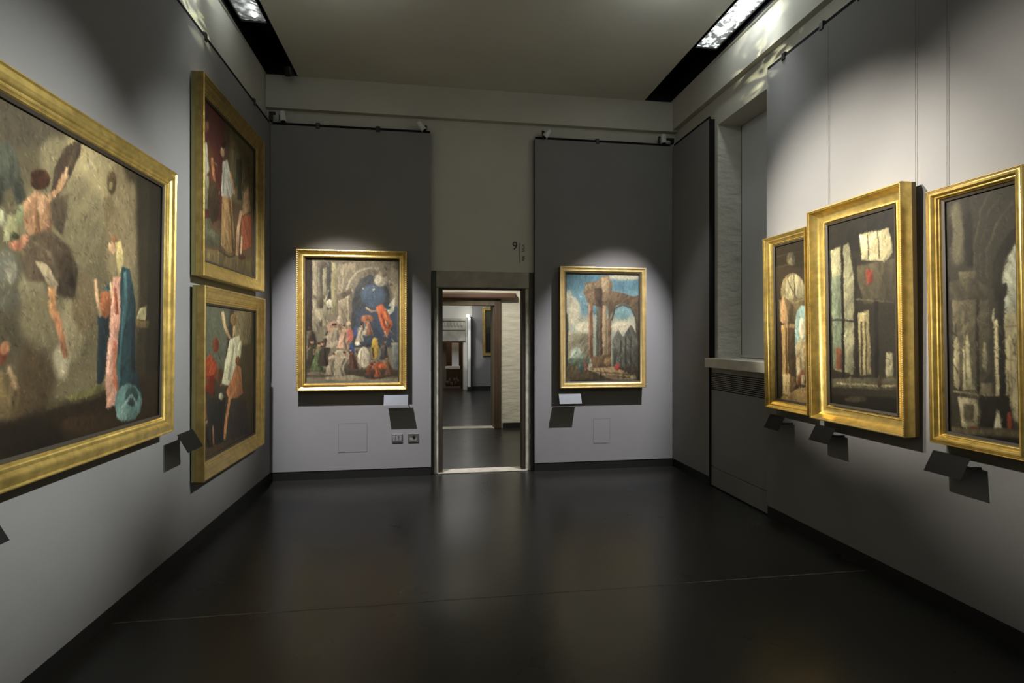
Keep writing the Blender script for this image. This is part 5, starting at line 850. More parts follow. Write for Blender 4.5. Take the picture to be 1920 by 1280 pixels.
  ((196, 190, 170),1,[(0.361,0.843),(0.356,0.853),(0.346,0.86),(0.332,0.862),(0.318,0.86),(0.307,0.852),(0.303,0.842),(0.307,0.833),(0.318,0.825),(0.332,0.822),(0.346,0.825),(0.356,0.833)]),
  ((60, 110, 120),1,[(0.233,0.857),(0.23,0.874),(0.219,0.887),(0.205,0.891),(0.19,0.887),(0.181,0.874),(0.177,0.857),(0.181,0.839),(0.19,0.826),(0.205,0.822),(0.219,0.826),(0.23,0.84)]),
  ((150, 80, 76),1,[(0.283,0.827),(0.28,0.84),(0.272,0.849),(0.262,0.852),(0.251,0.849),(0.243,0.84),(0.24,0.827),(0.243,0.815),(0.251,0.805),(0.262,0.802),(0.272,0.805),(0.28,0.815)]),
  ((44, 38, 30),2,[(0.56,0.999),(0.521,1.011),(0.417,1.019),(0.276,1.022),(0.134,1.017),(0.032,1.007),(-0.005,0.994),(0.032,0.982),(0.134,0.974),(0.276,0.971),(0.417,0.976),(0.521,0.986)]),
  ((150, 140, 116),2,[(0.95,0.962),(0.944,0.972),(0.928,0.979),(0.906,0.981),(0.884,0.979),(0.868,0.971),(0.863,0.961),(0.868,0.951),(0.884,0.944),(0.906,0.941),(0.928,0.944),(0.944,0.952)]),
  ((60, 100, 108),1,[(0.195,0.84),(0.215,0.841),(0.223,0.876),(0.232,0.897),(0.18,0.896),(0.189,0.872)]),
  ((37, 62, 66),1,[(0.207,0.847),(0.205,0.876),(0.216,0.898),(0.223,0.895),(0.214,0.875),(0.216,0.848)]),
  ((188, 146, 116),1,[(0.212,0.834),(0.21,0.838),(0.205,0.84),(0.2,0.838),(0.198,0.833),(0.2,0.829),(0.205,0.828),(0.21,0.829)]),
  ((70, 46, 32),1,[(0.211,0.83),(0.209,0.833),(0.203,0.833),(0.198,0.833),(0.196,0.83),(0.198,0.828),(0.203,0.827),(0.209,0.828)]),
  ((188, 146, 116),1,[(0.196,0.845),(0.184,0.857),(0.189,0.844),(0.184,0.843),(0.183,0.86),(0.2,0.847)]),
  ((150, 80, 74),1,[(0.267,0.839),(0.284,0.839),(0.291,0.869),(0.299,0.887),(0.254,0.887),(0.263,0.866)]),
  ((93, 49, 45),1,[(0.278,0.845),(0.277,0.869),(0.285,0.888),(0.291,0.886),(0.283,0.869),(0.285,0.845)]),
  ((188, 146, 116),1,[(0.282,0.833),(0.28,0.836),(0.276,0.838),(0.271,0.836),(0.269,0.833),(0.271,0.829),(0.276,0.828),(0.28,0.829)]),
  ((70, 46, 32),1,[(0.28,0.83),(0.279,0.833),(0.274,0.833),(0.27,0.833),(0.268,0.83),(0.27,0.828),(0.274,0.827),(0.279,0.828)]),
  ((188, 146, 116),1,[(0.268,0.843),(0.257,0.853),(0.262,0.842),(0.257,0.842),(0.256,0.855),(0.271,0.845)]),
  ((196, 190, 168),1,[(0.322,0.836),(0.341,0.836),(0.349,0.868),(0.357,0.888),(0.309,0.887),(0.318,0.864)]),
  ((121, 117, 104),1,[(0.334,0.842),(0.333,0.868),(0.343,0.888),(0.35,0.887),(0.34,0.867),(0.343,0.842)]),
  ((188, 146, 116),1,[(0.338,0.829),(0.336,0.833),(0.332,0.834),(0.328,0.833),(0.326,0.829),(0.328,0.825),(0.332,0.823),(0.336,0.825)]),
  ((70, 46, 32),1,[(0.337,0.826),(0.335,0.828),(0.331,0.829),(0.326,0.828),(0.323,0.826),(0.326,0.823),(0.331,0.822),(0.335,0.823)]),
  ((188, 146, 116),1,[(0.324,0.84),(0.313,0.85),(0.317,0.839),(0.313,0.838),(0.311,0.853),(0.328,0.842)]),
  ((100, 90, 70),1,[(0.767,0.912),(0.784,0.912),(0.791,0.943),(0.799,0.96),(0.753,0.96),(0.763,0.94)]),
  ((62, 55, 43),1,[(0.778,0.918),(0.777,0.943),(0.785,0.961),(0.793,0.96),(0.784,0.942),(0.785,0.919)]),
  ((188, 146, 116),1,[(0.782,0.906),(0.78,0.91),(0.776,0.912),(0.771,0.91),(0.769,0.906),(0.771,0.902),(0.776,0.901),(0.78,0.902)]),
  ((70, 46, 32),1,[(0.78,0.903),(0.779,0.905),(0.774,0.906),(0.769,0.905),(0.768,0.903),(0.769,0.901),(0.774,0.9),(0.779,0.901)]),
  ((188, 146, 116),1,[(0.768,0.916),(0.756,0.926),(0.762,0.916),(0.757,0.915),(0.755,0.929),(0.771,0.918)]),
  ((60, 56, 46),1,[(0.465,0.91),(0.483,0.91),(0.49,0.94),(0.498,0.958),(0.452,0.958),(0.461,0.937)]),
  ((37, 34, 28),1,[(0.477,0.916),(0.474,0.94),(0.484,0.959),(0.49,0.957),(0.482,0.94),(0.484,0.916)]),
  ((188, 146, 116),1,[(0.48,0.904),(0.479,0.908),(0.474,0.909),(0.47,0.908),(0.468,0.904),(0.47,0.901),(0.474,0.899),(0.479,0.901)]),
  ((70, 46, 32),1,[(0.479,0.902),(0.477,0.903),(0.472,0.904),(0.468,0.903),(0.467,0.901),(0.468,0.899),(0.472,0.898),(0.477,0.899)]),
  ((188, 146, 116),1,[(0.467,0.914),(0.455,0.923),(0.461,0.913),(0.456,0.912),(0.454,0.926),(0.47,0.916)]),
  ((56, 65, 50),1,[(0.952,0.887),(0.968,0.894),(0.955,0.899),(0.966,0.906),(0.983,0.892),(0.961,0.879)]),
  ((52, 45, 35),1,[(0.802,0.895),(0.799,0.906),(0.795,0.917),(0.805,0.919),(0.81,0.908),(0.813,0.896)]),
  ((89, 78, 58),1,[(0.032,0.833),(0.052,0.833),(0.034,0.833),(0.041,0.845),(0.071,0.832),(0.038,0.819)]),
  ((60, 70, 54),1,[(0.813,0.916),(0.804,0.927),(0.829,0.933),(0.832,0.926),(0.813,0.922),(0.82,0.922)]),
  ((57, 50, 39),1,[(0.894,0.895),(0.887,0.91),(0.889,0.926),(0.905,0.924),(0.903,0.911),(0.909,0.898)]),
  ((119, 102, 78),1,[(0.071,0.851),(0.087,0.854),(0.08,0.849),(0.091,0.859),(0.1,0.846),(0.077,0.84)]),
  ((58, 68, 53),1,[(0.782,0.9),(0.782,0.91),(0.793,0.918),(0.806,0.909),(0.8,0.905),(0.802,0.902)]),
  ((147, 126, 97),1,[(0.927,0.925),(0.921,0.934),(0.915,0.944),(0.922,0.947),(0.929,0.936),(0.934,0.926)]),
  ((51, 59, 45),1,[(0.772,0.95),(0.772,0.959),(0.773,0.968),(0.785,0.967),(0.783,0.958),(0.783,0.949)]),
  ((52, 61, 47),1,[(0.905,0.847),(0.901,0.862),(0.91,0.877),(0.921,0.873),(0.913,0.86),(0.917,0.849)]),
  ((85, 74, 54),1,[(0.044,0.867),(0.034,0.878),(0.033,0.888),(0.048,0.89),(0.048,0.881),(0.056,0.872)]),
  ((49, 43, 33),1,[(0.943,0.954),(0.948,0.957),(0.944,0.96),(0.957,0.967),(0.964,0.957),(0.956,0.947)]),
  ((52, 46, 35),1,[(0.81,0.816),(0.804,0.83),(0.801,0.844),(0.812,0.846),(0.816,0.831),(0.82,0.817)]),
  ((87, 76, 56),1,[(0.55,0.847),(0.534,0.858),(0.55,0.869),(0.559,0.861),(0.548,0.858),(0.559,0.856)]),
  ((139, 120, 92),1,[(0.462,0.886),(0.455,0.895),(0.459,0.905),(0.466,0.904),(0.463,0.896),(0.468,0.888)]),
  ((149, 128, 98),1,[(0.057,0.976),(0.034,0.985),(0.045,0.999),(0.055,0.992),(0.046,0.99),(0.064,0.984)]),
  ((52, 61, 47),1,[(0.022,0.843),(0.034,0.847),(0.04,0.85),(0.046,0.845),(0.038,0.841),(0.026,0.836)]),
  ((104, 89, 69),1,[(0.367,0.845),(0.365,0.849),(0.36,0.853),(0.369,0.86),(0.376,0.854),(0.38,0.849)]),
  ((50, 58, 45),1,[(0.834,0.898),(0.827,0.91),(0.829,0.922),(0.846,0.92),(0.844,0.912),(0.85,0.903)]),
  ((93, 82, 60),1,[(0.518,0.964),(0.537,0.972),(0.533,0.978),(0.544,0.981),(0.546,0.968),(0.523,0.958)]),
  ((119, 103, 79),1,[(0.853,0.978),(0.831,0.993),(0.84,1.009),(0.851,1.005),(0.843,0.995),(0.861,0.984)]),
  ((109, 94, 72),1,[(0.02,0.959),(0.022,0.971),(0.009,0.982),(0.022,0.99),(0.039,0.974),(0.037,0.958)]),
  ((80, 70, 51),1,[(0.524,0.895),(0.528,0.905),(0.538,0.916),(0.546,0.912),(0.536,0.902),(0.533,0.893)]),
  ((99, 87, 64),1,[(0.693,0.955),(0.697,0.959),(0.686,0.964),(0.697,0.974),(0.713,0.963),(0.707,0.951)]),
  ((87, 76, 56),1,[(0.963,0.868),(0.969,0.878),(0.968,0.887),(0.978,0.887),(0.978,0.876),(0.97,0.866)]),
  ((93, 81, 60),1,[(0.251,0.839),(0.252,0.851),(0.274,0.863),(0.281,0.856),(0.261,0.847),(0.263,0.839)]),
  ((71, 83, 64),1,[(0.047,0.885),(0.047,0.898),(0.056,0.909),(0.068,0.905),(0.061,0.895),(0.061,0.886)]),
  ((155, 133, 102),1,[(0.362,0.849),(0.354,0.863),(0.354,0.878),(0.368,0.878),(0.369,0.865),(0.374,0.852)]),
  ((65, 75, 58),1,[(0.349,0.876),(0.369,0.881),(0.362,0.883),(0.373,0.888),(0.38,0.876),(0.354,0.867)]),
  ((51, 60, 46),1,[(0.221,0.879),(0.197,0.888),(0.215,0.9),(0.222,0.891),(0.211,0.891),(0.228,0.888)]),
  ((93, 81, 60),1,[(0.188,0.83),(0.203,0.835),(0.198,0.836),(0.213,0.84),(0.216,0.828),(0.197,0.82)]),
  ((126, 109, 83),1,[(0.667,0.84),(0.665,0.85),(0.667,0.859),(0.685,0.858),(0.684,0.85),(0.685,0.842)]),
  ((87, 76, 56),1,[(0.193,0.956),(0.165,0.964),(0.187,0.976),(0.193,0.967),(0.179,0.967),(0.197,0.965)]),
  ((128, 110, 85),1,[(0.138,0.854),(0.155,0.861),(0.14,0.867),(0.15,0.876),(0.171,0.86),(0.147,0.846)]),
  ((93, 81, 60),1,[(0.095,0.994),(0.12,0.996),(0.106,0.99),(0.111,1.0),(0.129,0.987),(0.097,0.983)]),
  ((56, 50, 38),1,[(0.318,0.979),(0.322,0.981),(0.317,0.984),(0.328,0.991),(0.338,0.983),(0.331,0.973)]),
  ((69, 80, 62),1,[(0.229,0.871),(0.238,0.879),(0.215,0.891),(0.223,0.899),(0.252,0.884),(0.243,0.866)]),
  ((133, 115, 88),1,[(0.085,0.852),(0.086,0.865),(0.084,0.878),(0.097,0.879),(0.099,0.866),(0.098,0.852)]),
  ((90, 78, 58),1,[(0.44,0.984),(0.45,0.993),(0.455,1.002),(0.465,0.999),(0.46,0.99),(0.449,0.98)]),
  ((100, 88, 64),1,[(0.351,0.947),(0.357,0.956),(0.339,0.965),(0.352,0.975),(0.374,0.96),(0.369,0.943)]),
  ((65, 65, 56),1,[(0.9,0.834),(0.916,0.867),(0.936,0.901),(0.94,0.9),(0.92,0.867),(0.904,0.833)]),
  ((134, 130, 116),1,[(0.749,0.747),(0.726,0.779),(0.714,0.812),(0.719,0.812),(0.731,0.781),(0.754,0.748)]),
  ((53, 53, 46),1,[(0.682,0.7),(0.689,0.736),(0.68,0.773),(0.686,0.774),(0.697,0.736),(0.688,0.699)]),
  ((120, 116, 104),1,[(0.952,0.604),(0.954,0.64),(0.947,0.675),(0.95,0.676),(0.959,0.64),(0.956,0.604)]),
  ((128, 123, 110),1,[(0.748,0.81),(0.738,0.835),(0.731,0.86),(0.736,0.86),(0.744,0.836),(0.753,0.811)]),
  ((133, 129, 115),1,[(0.867,0.669),(0.878,0.691),(0.889,0.712),(0.893,0.712),(0.882,0.69),(0.87,0.668)]),
  ((118, 114, 103),1,[(0.676,0.708),(0.695,0.724),(0.719,0.74),(0.722,0.738),(0.697,0.722),(0.678,0.705)]),
  ((55, 55, 48),1,[(0.826,0.845),(0.845,0.87),(0.866,0.895),(0.871,0.892),(0.85,0.867),(0.831,0.843)]),
  ((114, 110, 98),1,[(0.91,0.703),(0.9,0.729),(0.89,0.756),(0.898,0.757),(0.907,0.731),(0.916,0.705)]),
  ((53, 53, 46),1,[(0.67,0.757),(0.686,0.791),(0.717,0.825),(0.722,0.822),(0.693,0.789),(0.677,0.757)]),
  ((118, 114, 103),1,[(0.734,0.75),(0.759,0.766),(0.776,0.781),(0.78,0.779),(0.763,0.764),(0.738,0.748)]),
  ((52, 52, 45),1,[(0.941,0.796),(0.917,0.84),(0.907,0.883),(0.914,0.884),(0.923,0.841),(0.948,0.798)]),
  ((50, 50, 44),1,[(0.843,0.837),(0.821,0.877),(0.811,0.916),(0.815,0.917),(0.827,0.878),(0.847,0.838)]),
  ((64, 64, 55),1,[(0.816,0.737),(0.828,0.764),(0.856,0.792),(0.862,0.79),(0.834,0.763),(0.822,0.736)]),
  ((62, 62, 53),1,[(0.741,0.758),(0.741,0.778),(0.745,0.796),(0.749,0.795),(0.746,0.777),(0.746,0.758)]),
  ((68, 68, 59),1,[(0.747,0.792),(0.744,0.824),(0.733,0.855),(0.737,0.856),(0.747,0.824),(0.751,0.793)]),
  ((61, 61, 53),1,[(0.794,0.732),(0.766,0.765),(0.729,0.798),(0.733,0.8),(0.77,0.767),(0.798,0.733)]),
  ((66, 66, 58),1,[(0.728,0.693),(0.738,0.712),(0.759,0.731),(0.763,0.729),(0.744,0.71),(0.733,0.691)]),
  ((58, 58, 51),1,[(0.717,0.74),(0.712,0.772),(0.706,0.805),(0.712,0.805),(0.716,0.772),(0.722,0.74)]),
  ((55, 55, 48),1,[(0.823,0.646),(0.846,0.667),(0.874,0.688),(0.88,0.684),(0.851,0.664),(0.83,0.643)]),
 ]),
 'p6': ((60, 50, 36), 0.012, [
  ((46, 38, 26),3,[(-0.057,-0.043),(1.067,0.022),(1.067,0.182),(-0.057,0.135)]),
  ((70, 60, 44),1,[(0.05,0.079),(1.01,0.079),(1.005,0.075),(0.045,0.073)]),
  ((74, 64, 46),1,[(0.05,0.143),(1.01,0.15),(1.007,0.146),(0.045,0.137)]),
  ((86, 80, 64),1,[(0.645,0.118),(0.629,0.139),(0.581,0.153),(0.517,0.156),(0.452,0.147),(0.405,0.129),(0.388,0.106),(0.405,0.085),(0.452,0.071),(0.517,0.068),(0.581,0.077),(0.629,0.095)]),
  ((116, 108, 90),1,[(0.581,0.128),(0.574,0.14),(0.55,0.147),(0.517,0.15),(0.486,0.145),(0.462,0.135),(0.452,0.123),(0.462,0.111),(0.486,0.104),(0.517,0.102),(0.55,0.107),(0.574,0.117)]),
  ((126, 114, 86),1,[(0.95,0.334),(0.931,0.371),(0.881,0.405),(0.8,0.431),(0.698,0.447),(0.581,0.451),(0.462,0.444),(0.352,0.423),(0.264,0.392),(0.207,0.354),(0.186,0.313),(0.207,0.273),(0.264,0.237),(0.352,0.212),(0.462,0.198),(0.581,0.196),(0.698,0.207),(0.8,0.228),(0.881,0.259),(0.931,0.295)]),
  ((156, 150, 122),1,[(0.905,0.306),(0.888,0.337),(0.84,0.363),(0.769,0.382),(0.679,0.392),(0.579,0.389),(0.486,0.376),(0.407,0.353),(0.355,0.323),(0.338,0.289),(0.355,0.257),(0.407,0.23),(0.486,0.211),(0.579,0.204),(0.679,0.208),(0.769,0.222),(0.84,0.245),(0.888,0.275)]),
  ((96, 84, 60),1,[(0.371,0.224),(0.662,0.367),(0.69,0.365),(0.402,0.221)]),
  ((96, 84, 60),1,[(0.598,0.203),(0.598,0.364),(0.629,0.365),(0.629,0.205)]),
  ((104, 92, 68),1,[(0.117,0.353),(1.067,0.36),(1.067,0.504),(0.117,0.494)]),
  ((150, 136, 100),1,[(0.274,0.334),(0.612,0.39),(0.988,0.365),(0.969,0.356),(0.614,0.38),(0.302,0.326)]),
  ((192, 154, 110),1,[(0.152,0.494),(0.169,0.372),(0.255,0.329),(0.371,0.411),(0.388,0.531)]),
  ((84, 70, 50),1,[(0.388,0.36),(0.581,0.398),(0.55,0.515),(0.421,0.514)]),
  ((130, 162, 170),1,[(0.598,0.515),(0.676,0.433),(0.814,0.402),(1.007,0.413),(1.007,0.697),(0.614,0.7)]),
  ((220, 210, 190),2,[(0.905,0.541),(0.893,0.573),(0.86,0.598),(0.814,0.606),(0.769,0.598),(0.736,0.573),(0.721,0.54),(0.736,0.507),(0.769,0.483),(0.814,0.475),(0.86,0.484),(0.893,0.508)]),
  ((164, 150, 118),1,[(0.629,0.65),(0.769,0.599),(1.007,0.619),(1.007,0.877),(0.629,0.887)]),
  ((110, 96, 70),1,[(0.738,0.715),(0.783,0.715),(0.783,0.87),(0.738,0.871)]),
  ((110, 96, 70),1,[(0.874,0.705),(0.919,0.704),(0.919,0.866),(0.874,0.868)]),
  ((188, 152, 102),1,[(0.186,0.515),(0.388,0.517),(0.388,0.839),(0.186,0.843)]),
  ((110, 84, 54),1,[(0.305,0.537),(0.355,0.537),(0.355,0.84),(0.305,0.84)]),
  ((74, 60, 42),1,[(0.421,0.518),(0.598,0.519),(0.598,0.915),(0.421,0.92)]),
  ((140, 116, 80),1,[(0.405,0.511),(0.614,0.512),(0.614,0.539),(0.405,0.537)]),
  ((200, 174, 130),1,[(0.202,0.829),(0.436,0.824),(0.436,0.967),(0.202,0.975)]),
  ((110, 88, 60),1,[(0.452,0.837),(0.598,0.834),(0.598,0.928),(0.452,0.933)]),
  ((168, 140, 96),1,[(0.117,0.978),(0.614,0.915),(1.038,0.883),(1.038,0.992),(0.117,0.999)]),
  ((140, 76, 50),2,[(0.874,0.828),(0.864,0.848),(0.838,0.863),(0.8,0.869),(0.762,0.866),(0.733,0.851),(0.721,0.832),(0.733,0.811),(0.762,0.797),(0.8,0.791),(0.838,0.795),(0.864,0.809)]),
  ((190, 180, 156),1,[(0.752,0.798),(0.748,0.811),(0.731,0.821),(0.707,0.825),(0.683,0.822),(0.667,0.813),(0.66,0.8),(0.667,0.786),(0.683,0.776),(0.707,0.773),(0.731,0.776),(0.748,0.785)]),
  ((40, 32, 22),1,[(-0.057,1.005),(1.067,0.992),(1.067,1.033),(-0.057,1.062)]),
  ((120, 70, 52),1,[(0.676,0.833),(0.738,0.831),(0.764,0.864),(0.79,0.883),(0.626,0.887),(0.66,0.863)]),
  ((74, 43, 32),1,[(0.714,0.838),(0.71,0.866),(0.743,0.885),(0.767,0.883),(0.736,0.864),(0.74,0.838)]),
  ((188, 146, 116),1,[(0.729,0.825),(0.721,0.829),(0.707,0.831),(0.69,0.83),(0.686,0.826),(0.69,0.822),(0.707,0.82),(0.721,0.821)]),
  ((70, 46, 32),1,[(0.724,0.822),(0.717,0.824),(0.702,0.826),(0.686,0.825),(0.679,0.823),(0.686,0.82),(0.702,0.819),(0.717,0.82)]),
  ((188, 146, 116),1,[(0.681,0.837),(0.64,0.849),(0.657,0.837),(0.64,0.837),(0.636,0.852),(0.693,0.839)]),
  ((180, 168, 140),1,[(0.802,0.822),(0.857,0.821),(0.881,0.85),(0.902,0.867),(0.76,0.871),(0.788,0.849)]),
  ((111, 104, 86),1,[(0.836,0.827),(0.831,0.851),(0.86,0.869),(0.881,0.867),(0.855,0.85),(0.86,0.827)]),
  ((188, 146, 116),1,[(0.85,0.815),(0.843,0.819),(0.829,0.821),(0.817,0.82),(0.81,0.816),(0.817,0.812),(0.829,0.811),(0.843,0.812)]),
  ((70, 46, 32),1,[(0.845,0.812),(0.838,0.815),(0.824,0.816),(0.812,0.815),(0.805,0.813),(0.812,0.811),(0.824,0.81),(0.838,0.811)]),
  ((188, 146, 116),1,[(0.805,0.826),(0.771,0.836),(0.786,0.826),(0.771,0.825),(0.767,0.839),(0.817,0.827)]),
  ((70, 60, 46),1,[(0.893,0.827),(0.948,0.826),(0.969,0.854),(0.993,0.872),(0.85,0.875),(0.879,0.853)]),
  ((43, 37, 28),1,[(0.926,0.832),(0.921,0.856),(0.95,0.873),(0.971,0.871),(0.945,0.855),(0.95,0.832)]),
  ((188, 146, 116),1,[(0.938,0.82),(0.933,0.824),(0.919,0.825),(0.907,0.824),(0.9,0.821),(0.907,0.818),(0.919,0.815),(0.933,0.817)]),
  ((70, 46, 32),1,[(0.933,0.818),(0.929,0.819),(0.914,0.821),(0.902,0.82),(0.895,0.818),(0.902,0.816),(0.914,0.815),(0.929,0.815)]),
  ((188, 146, 116),1,[(0.895,0.831),(0.862,0.84),(0.876,0.831),(0.862,0.831),(0.857,0.844),(0.907,0.832)]),
  ((133, 106, 73),1,[(0.402,0.898),(0.407,0.906),(0.398,0.915),(0.419,0.915),(0.429,0.905),(0.424,0.896)]),
  ((83, 65, 44),1,[(0.317,0.776),(0.293,0.79),(0.288,0.804),(0.307,0.804),(0.312,0.79),(0.336,0.776)]),
  ((153, 137, 105),1,[(0.59,0.881),(0.548,0.889),(0.529,0.898),(0.552,0.9),(0.569,0.892),(0.607,0.885)]),
  ((173, 154, 118),1,[(0.85,0.737),(0.871,0.75),(0.871,0.763),(0.89,0.763),(0.888,0.749),(0.867,0.735)]),
  ((96, 77, 53),1,[(0.586,0.822),(0.624,0.83),(0.698,0.837),(0.705,0.833),(0.636,0.827),(0.6,0.819)]),
  ((101, 81, 55),1,[(0.871,0.731),(0.845,0.744),(0.876,0.756),(0.895,0.753),(0.867,0.744),(0.893,0.734)]),
  ((96, 76, 52),1,[(0.402,0.776),(0.398,0.793),(0.381,0.81),(0.393,0.811),(0.407,0.793),(0.414,0.776)]),
  ((117, 94, 64),1,[(0.767,0.893),(0.81,0.908),(0.798,0.925),(0.824,0.925),(0.836,0.906),(0.79,0.889)]),
  ((131, 105, 72),1,[(0.298,0.902),(0.286,0.914),(0.298,0.924),(0.319,0.923),(0.31,0.913),(0.319,0.903)]),
  ((73, 57, 39),1,[(0.55,0.715),(0.543,0.734),(0.56,0.753),(0.583,0.752),(0.567,0.734),(0.576,0.715)]),
  ((208, 186, 142),1,[(0.698,0.898),(0.721,0.902),(0.693,0.908),(0.71,0.911),(0.743,0.902),(0.714,0.895)]),
  ((99, 77, 52),1,[(0.586,0.874),(0.552,0.889),(0.526,0.904),(0.543,0.905),(0.567,0.89),(0.6,0.875)]),
  ((162, 145, 111),1,[(0.767,0.901),(0.8,0.91),(0.779,0.92),(0.802,0.921),(0.824,0.908),(0.786,0.897)]),
  ((213, 190, 145),1,[(0.412,0.937),(0.395,0.95),(0.395,0.962),(0.417,0.961),(0.414,0.95),(0.431,0.938)]),
  ((82, 64, 44),1,[(0.198,0.959),(0.271,0.962),(0.355,0.966),(0.362,0.96),(0.279,0.957),(0.207,0.953)]),
  ((105, 81, 56),1,[(0.733,0.687),(0.669,0.7),(0.662,0.714),(0.686,0.714),(0.688,0.702),(0.748,0.691)]),
  ((117, 94, 64),1,[(0.679,0.85),(0.745,0.86),(0.771,0.869),(0.788,0.867),(0.76,0.856),(0.693,0.847)]),
  ((102, 79, 54),1,[(0.945,0.702),(0.983,0.72),(0.99,0.738),(1.01,0.738),(1.005,0.718),(0.964,0.7)]),
  ((206, 184, 141),1,[(0.362,0.758),(0.364,0.774),(0.39,0.79),(0.405,0.789),(0.376,0.774),(0.376,0.758)]),
  ((94, 73, 50),1,[(0.393,0.874),(0.393,0.887),(0.417,0.899),(0.429,0.898),(0.405,0.886),(0.407,0.873)]),
 ]),
 'p7': ((44, 40, 31), 0.012, [
  ((34, 31, 25),1,[(-0.046,-0.136),(1.031,0.002),(1.031,0.226),(-0.046,0.137)]),
  ((150, 150, 124),1,[(0.051,0.146),(0.338,0.127),(0.409,0.315),(0.381,0.822),(0.082,0.802)]),
  ((108, 122, 106),1,[(0.051,0.295),(0.228,0.291),(0.25,0.768),(0.059,0.803)]),
  ((172, 166, 136),1,[(0.491,0.099),(0.894,0.1),(0.941,0.219),(0.847,0.263),(0.519,0.229)]),
  ((70, 64, 50),1,[(0.409,0.26),(1.031,0.251),(1.031,0.451),(0.546,0.46)]),
  ((150, 140, 104),1,[(0.45,0.499),(0.612,0.49),(0.637,0.814),(0.478,0.819)]),
  ((34, 30, 24),1,[(0.409,0.203),(0.409,0.877),(0.45,0.875),(0.45,0.207)]),
  ((30, 27, 22),1,[(0.682,0.438),(0.682,0.865),(0.732,0.863),(0.732,0.44)]),
  ((128, 52, 38),2,[(0.585,0.285),(0.675,0.291),(0.675,0.358),(0.585,0.353)]),
  ((118, 70, 48),2,[(0.113,0.683),(0.206,0.682),(0.206,0.798),(0.113,0.802)]),
  ((140, 136, 116),1,[(0.824,0.703),(0.918,0.702),(0.918,0.817),(0.824,0.82)]),
  ((84, 80, 64),1,[(0.035,0.851),(1.031,0.815),(1.031,0.875),(0.035,0.9)]),
  ((26, 23, 17),1,[(-0.046,0.943),(1.031,0.912),(1.031,1.05),(-0.046,1.079)]),
  ((60, 54, 42),1,[(0.572,0.938),(0.55,0.948),(0.491,0.957),(0.409,0.965),(0.324,0.967),(0.259,0.965),(0.235,0.957),(0.259,0.947),(0.324,0.937),(0.409,0.931),(0.491,0.928),(0.55,0.931)]),
  ((28, 25, 20),1,[(0.216,0.115),(0.201,0.842),(0.24,0.842),(0.254,0.119)]),
  ((28, 25, 20),1,[(0.059,0.539),(0.409,0.544),(0.409,0.536),(0.059,0.53)]),
  ((96, 90, 70),1,[(0.422,0.431),(1.031,0.469),(1.031,0.463),(0.424,0.426)]),
  ((54, 48, 38),1,[(0.491,0.542),(0.519,0.542),(0.519,0.817),(0.491,0.818)]),
  ((54, 48, 38),1,[(0.559,0.543),(0.578,0.543),(0.578,0.815),(0.559,0.816)]),
  ((40, 36, 28),1,[(0.604,0.11),(0.618,0.236),(0.631,0.237),(0.618,0.112)]),
  ((40, 36, 28),1,[(0.744,0.103),(0.757,0.246),(0.769,0.247),(0.757,0.104)]),
  ((150, 138, 110),1,[(0.113,0.883),(0.975,0.861),(0.975,0.854),(0.115,0.874)]),
  ((60, 50, 38),1,[(0.763,0.841),(0.76,0.859),(0.75,0.873),(0.738,0.878),(0.726,0.874),(0.716,0.861),(0.713,0.843),(0.716,0.824),(0.726,0.81),(0.738,0.805),(0.75,0.809),(0.76,0.823)]),
  ((110, 100, 80),1,[(0.359,0.863),(0.356,0.879),(0.349,0.892),(0.338,0.897),(0.326,0.894),(0.319,0.882),(0.316,0.864),(0.319,0.847),(0.326,0.834),(0.338,0.829),(0.349,0.833),(0.356,0.845)]),
 ]),
 'p8': ((54, 51, 43), 0.012, [
  ((98, 94, 78),3,[(0.293,0.16),(0.279,0.227),(0.242,0.276),(0.191,0.292),(0.14,0.27),(0.1,0.218),(0.086,0.147),(0.1,0.078),(0.14,0.03),(0.191,0.016),(0.242,0.038),(0.279,0.091)]),
  ((40, 36, 28),2,[(0.133,0.15),(0.123,0.184),(0.102,0.208),(0.072,0.217),(0.042,0.205),(0.019,0.178),(0.009,0.142),(0.019,0.108),(0.042,0.083),(0.072,0.076),(0.102,0.088),(0.123,0.114)]),
  ((38, 35, 28),2,[(0.265,-0.002),(0.377,0.008),(0.419,0.302),(0.307,0.297)]),
  ((76, 72, 60),1,[(0.43,0.346),(0.43,0.214),(0.523,0.088),(0.681,0.014),(0.665,0.009),(0.505,0.084),(0.409,0.211),(0.409,0.345)]),
  ((80, 76, 62),1,[(0.579,0.352),(0.605,0.245),(0.719,0.145),(0.926,0.077),(0.912,0.072),(0.702,0.141),(0.586,0.242),(0.558,0.351)]),
  ((66, 62, 50),1,[(0.495,0.348),(0.507,0.217),(0.626,0.095),(0.802,0.037),(0.793,0.033),(0.614,0.092),(0.495,0.216),(0.481,0.348)]),
  ((38, 35, 28),1,[(0.635,0.397),(0.672,0.291),(0.798,0.212),(0.979,0.161),(0.979,0.223),(0.812,0.297),(0.749,0.401)]),
  ((160, 166, 158),2,[(0.979,0.219),(0.86,0.279),(0.786,0.359),(0.786,0.507),(0.979,0.51)]),
  ((164, 158, 130),1,[(0.665,0.527),(0.798,0.497),(0.979,0.493),(0.979,0.919),(0.672,0.848)]),
  ((104, 98, 76),1,[(0.658,0.669),(0.977,0.68),(0.979,0.676),(0.66,0.664)]),
  ((104, 98, 76),1,[(0.66,0.551),(0.979,0.548),(0.979,0.545),(0.66,0.546)]),
  ((110, 104, 80),1,[(0.86,0.57),(0.877,0.57),(0.877,0.883),(0.86,0.883)]),
  ((90, 84, 64),1,[(0.914,0.571),(0.93,0.571),(0.93,0.654),(0.914,0.654)]),
  ((90, 84, 64),1,[(0.823,0.717),(0.847,0.717),(0.847,0.821),(0.823,0.822)]),
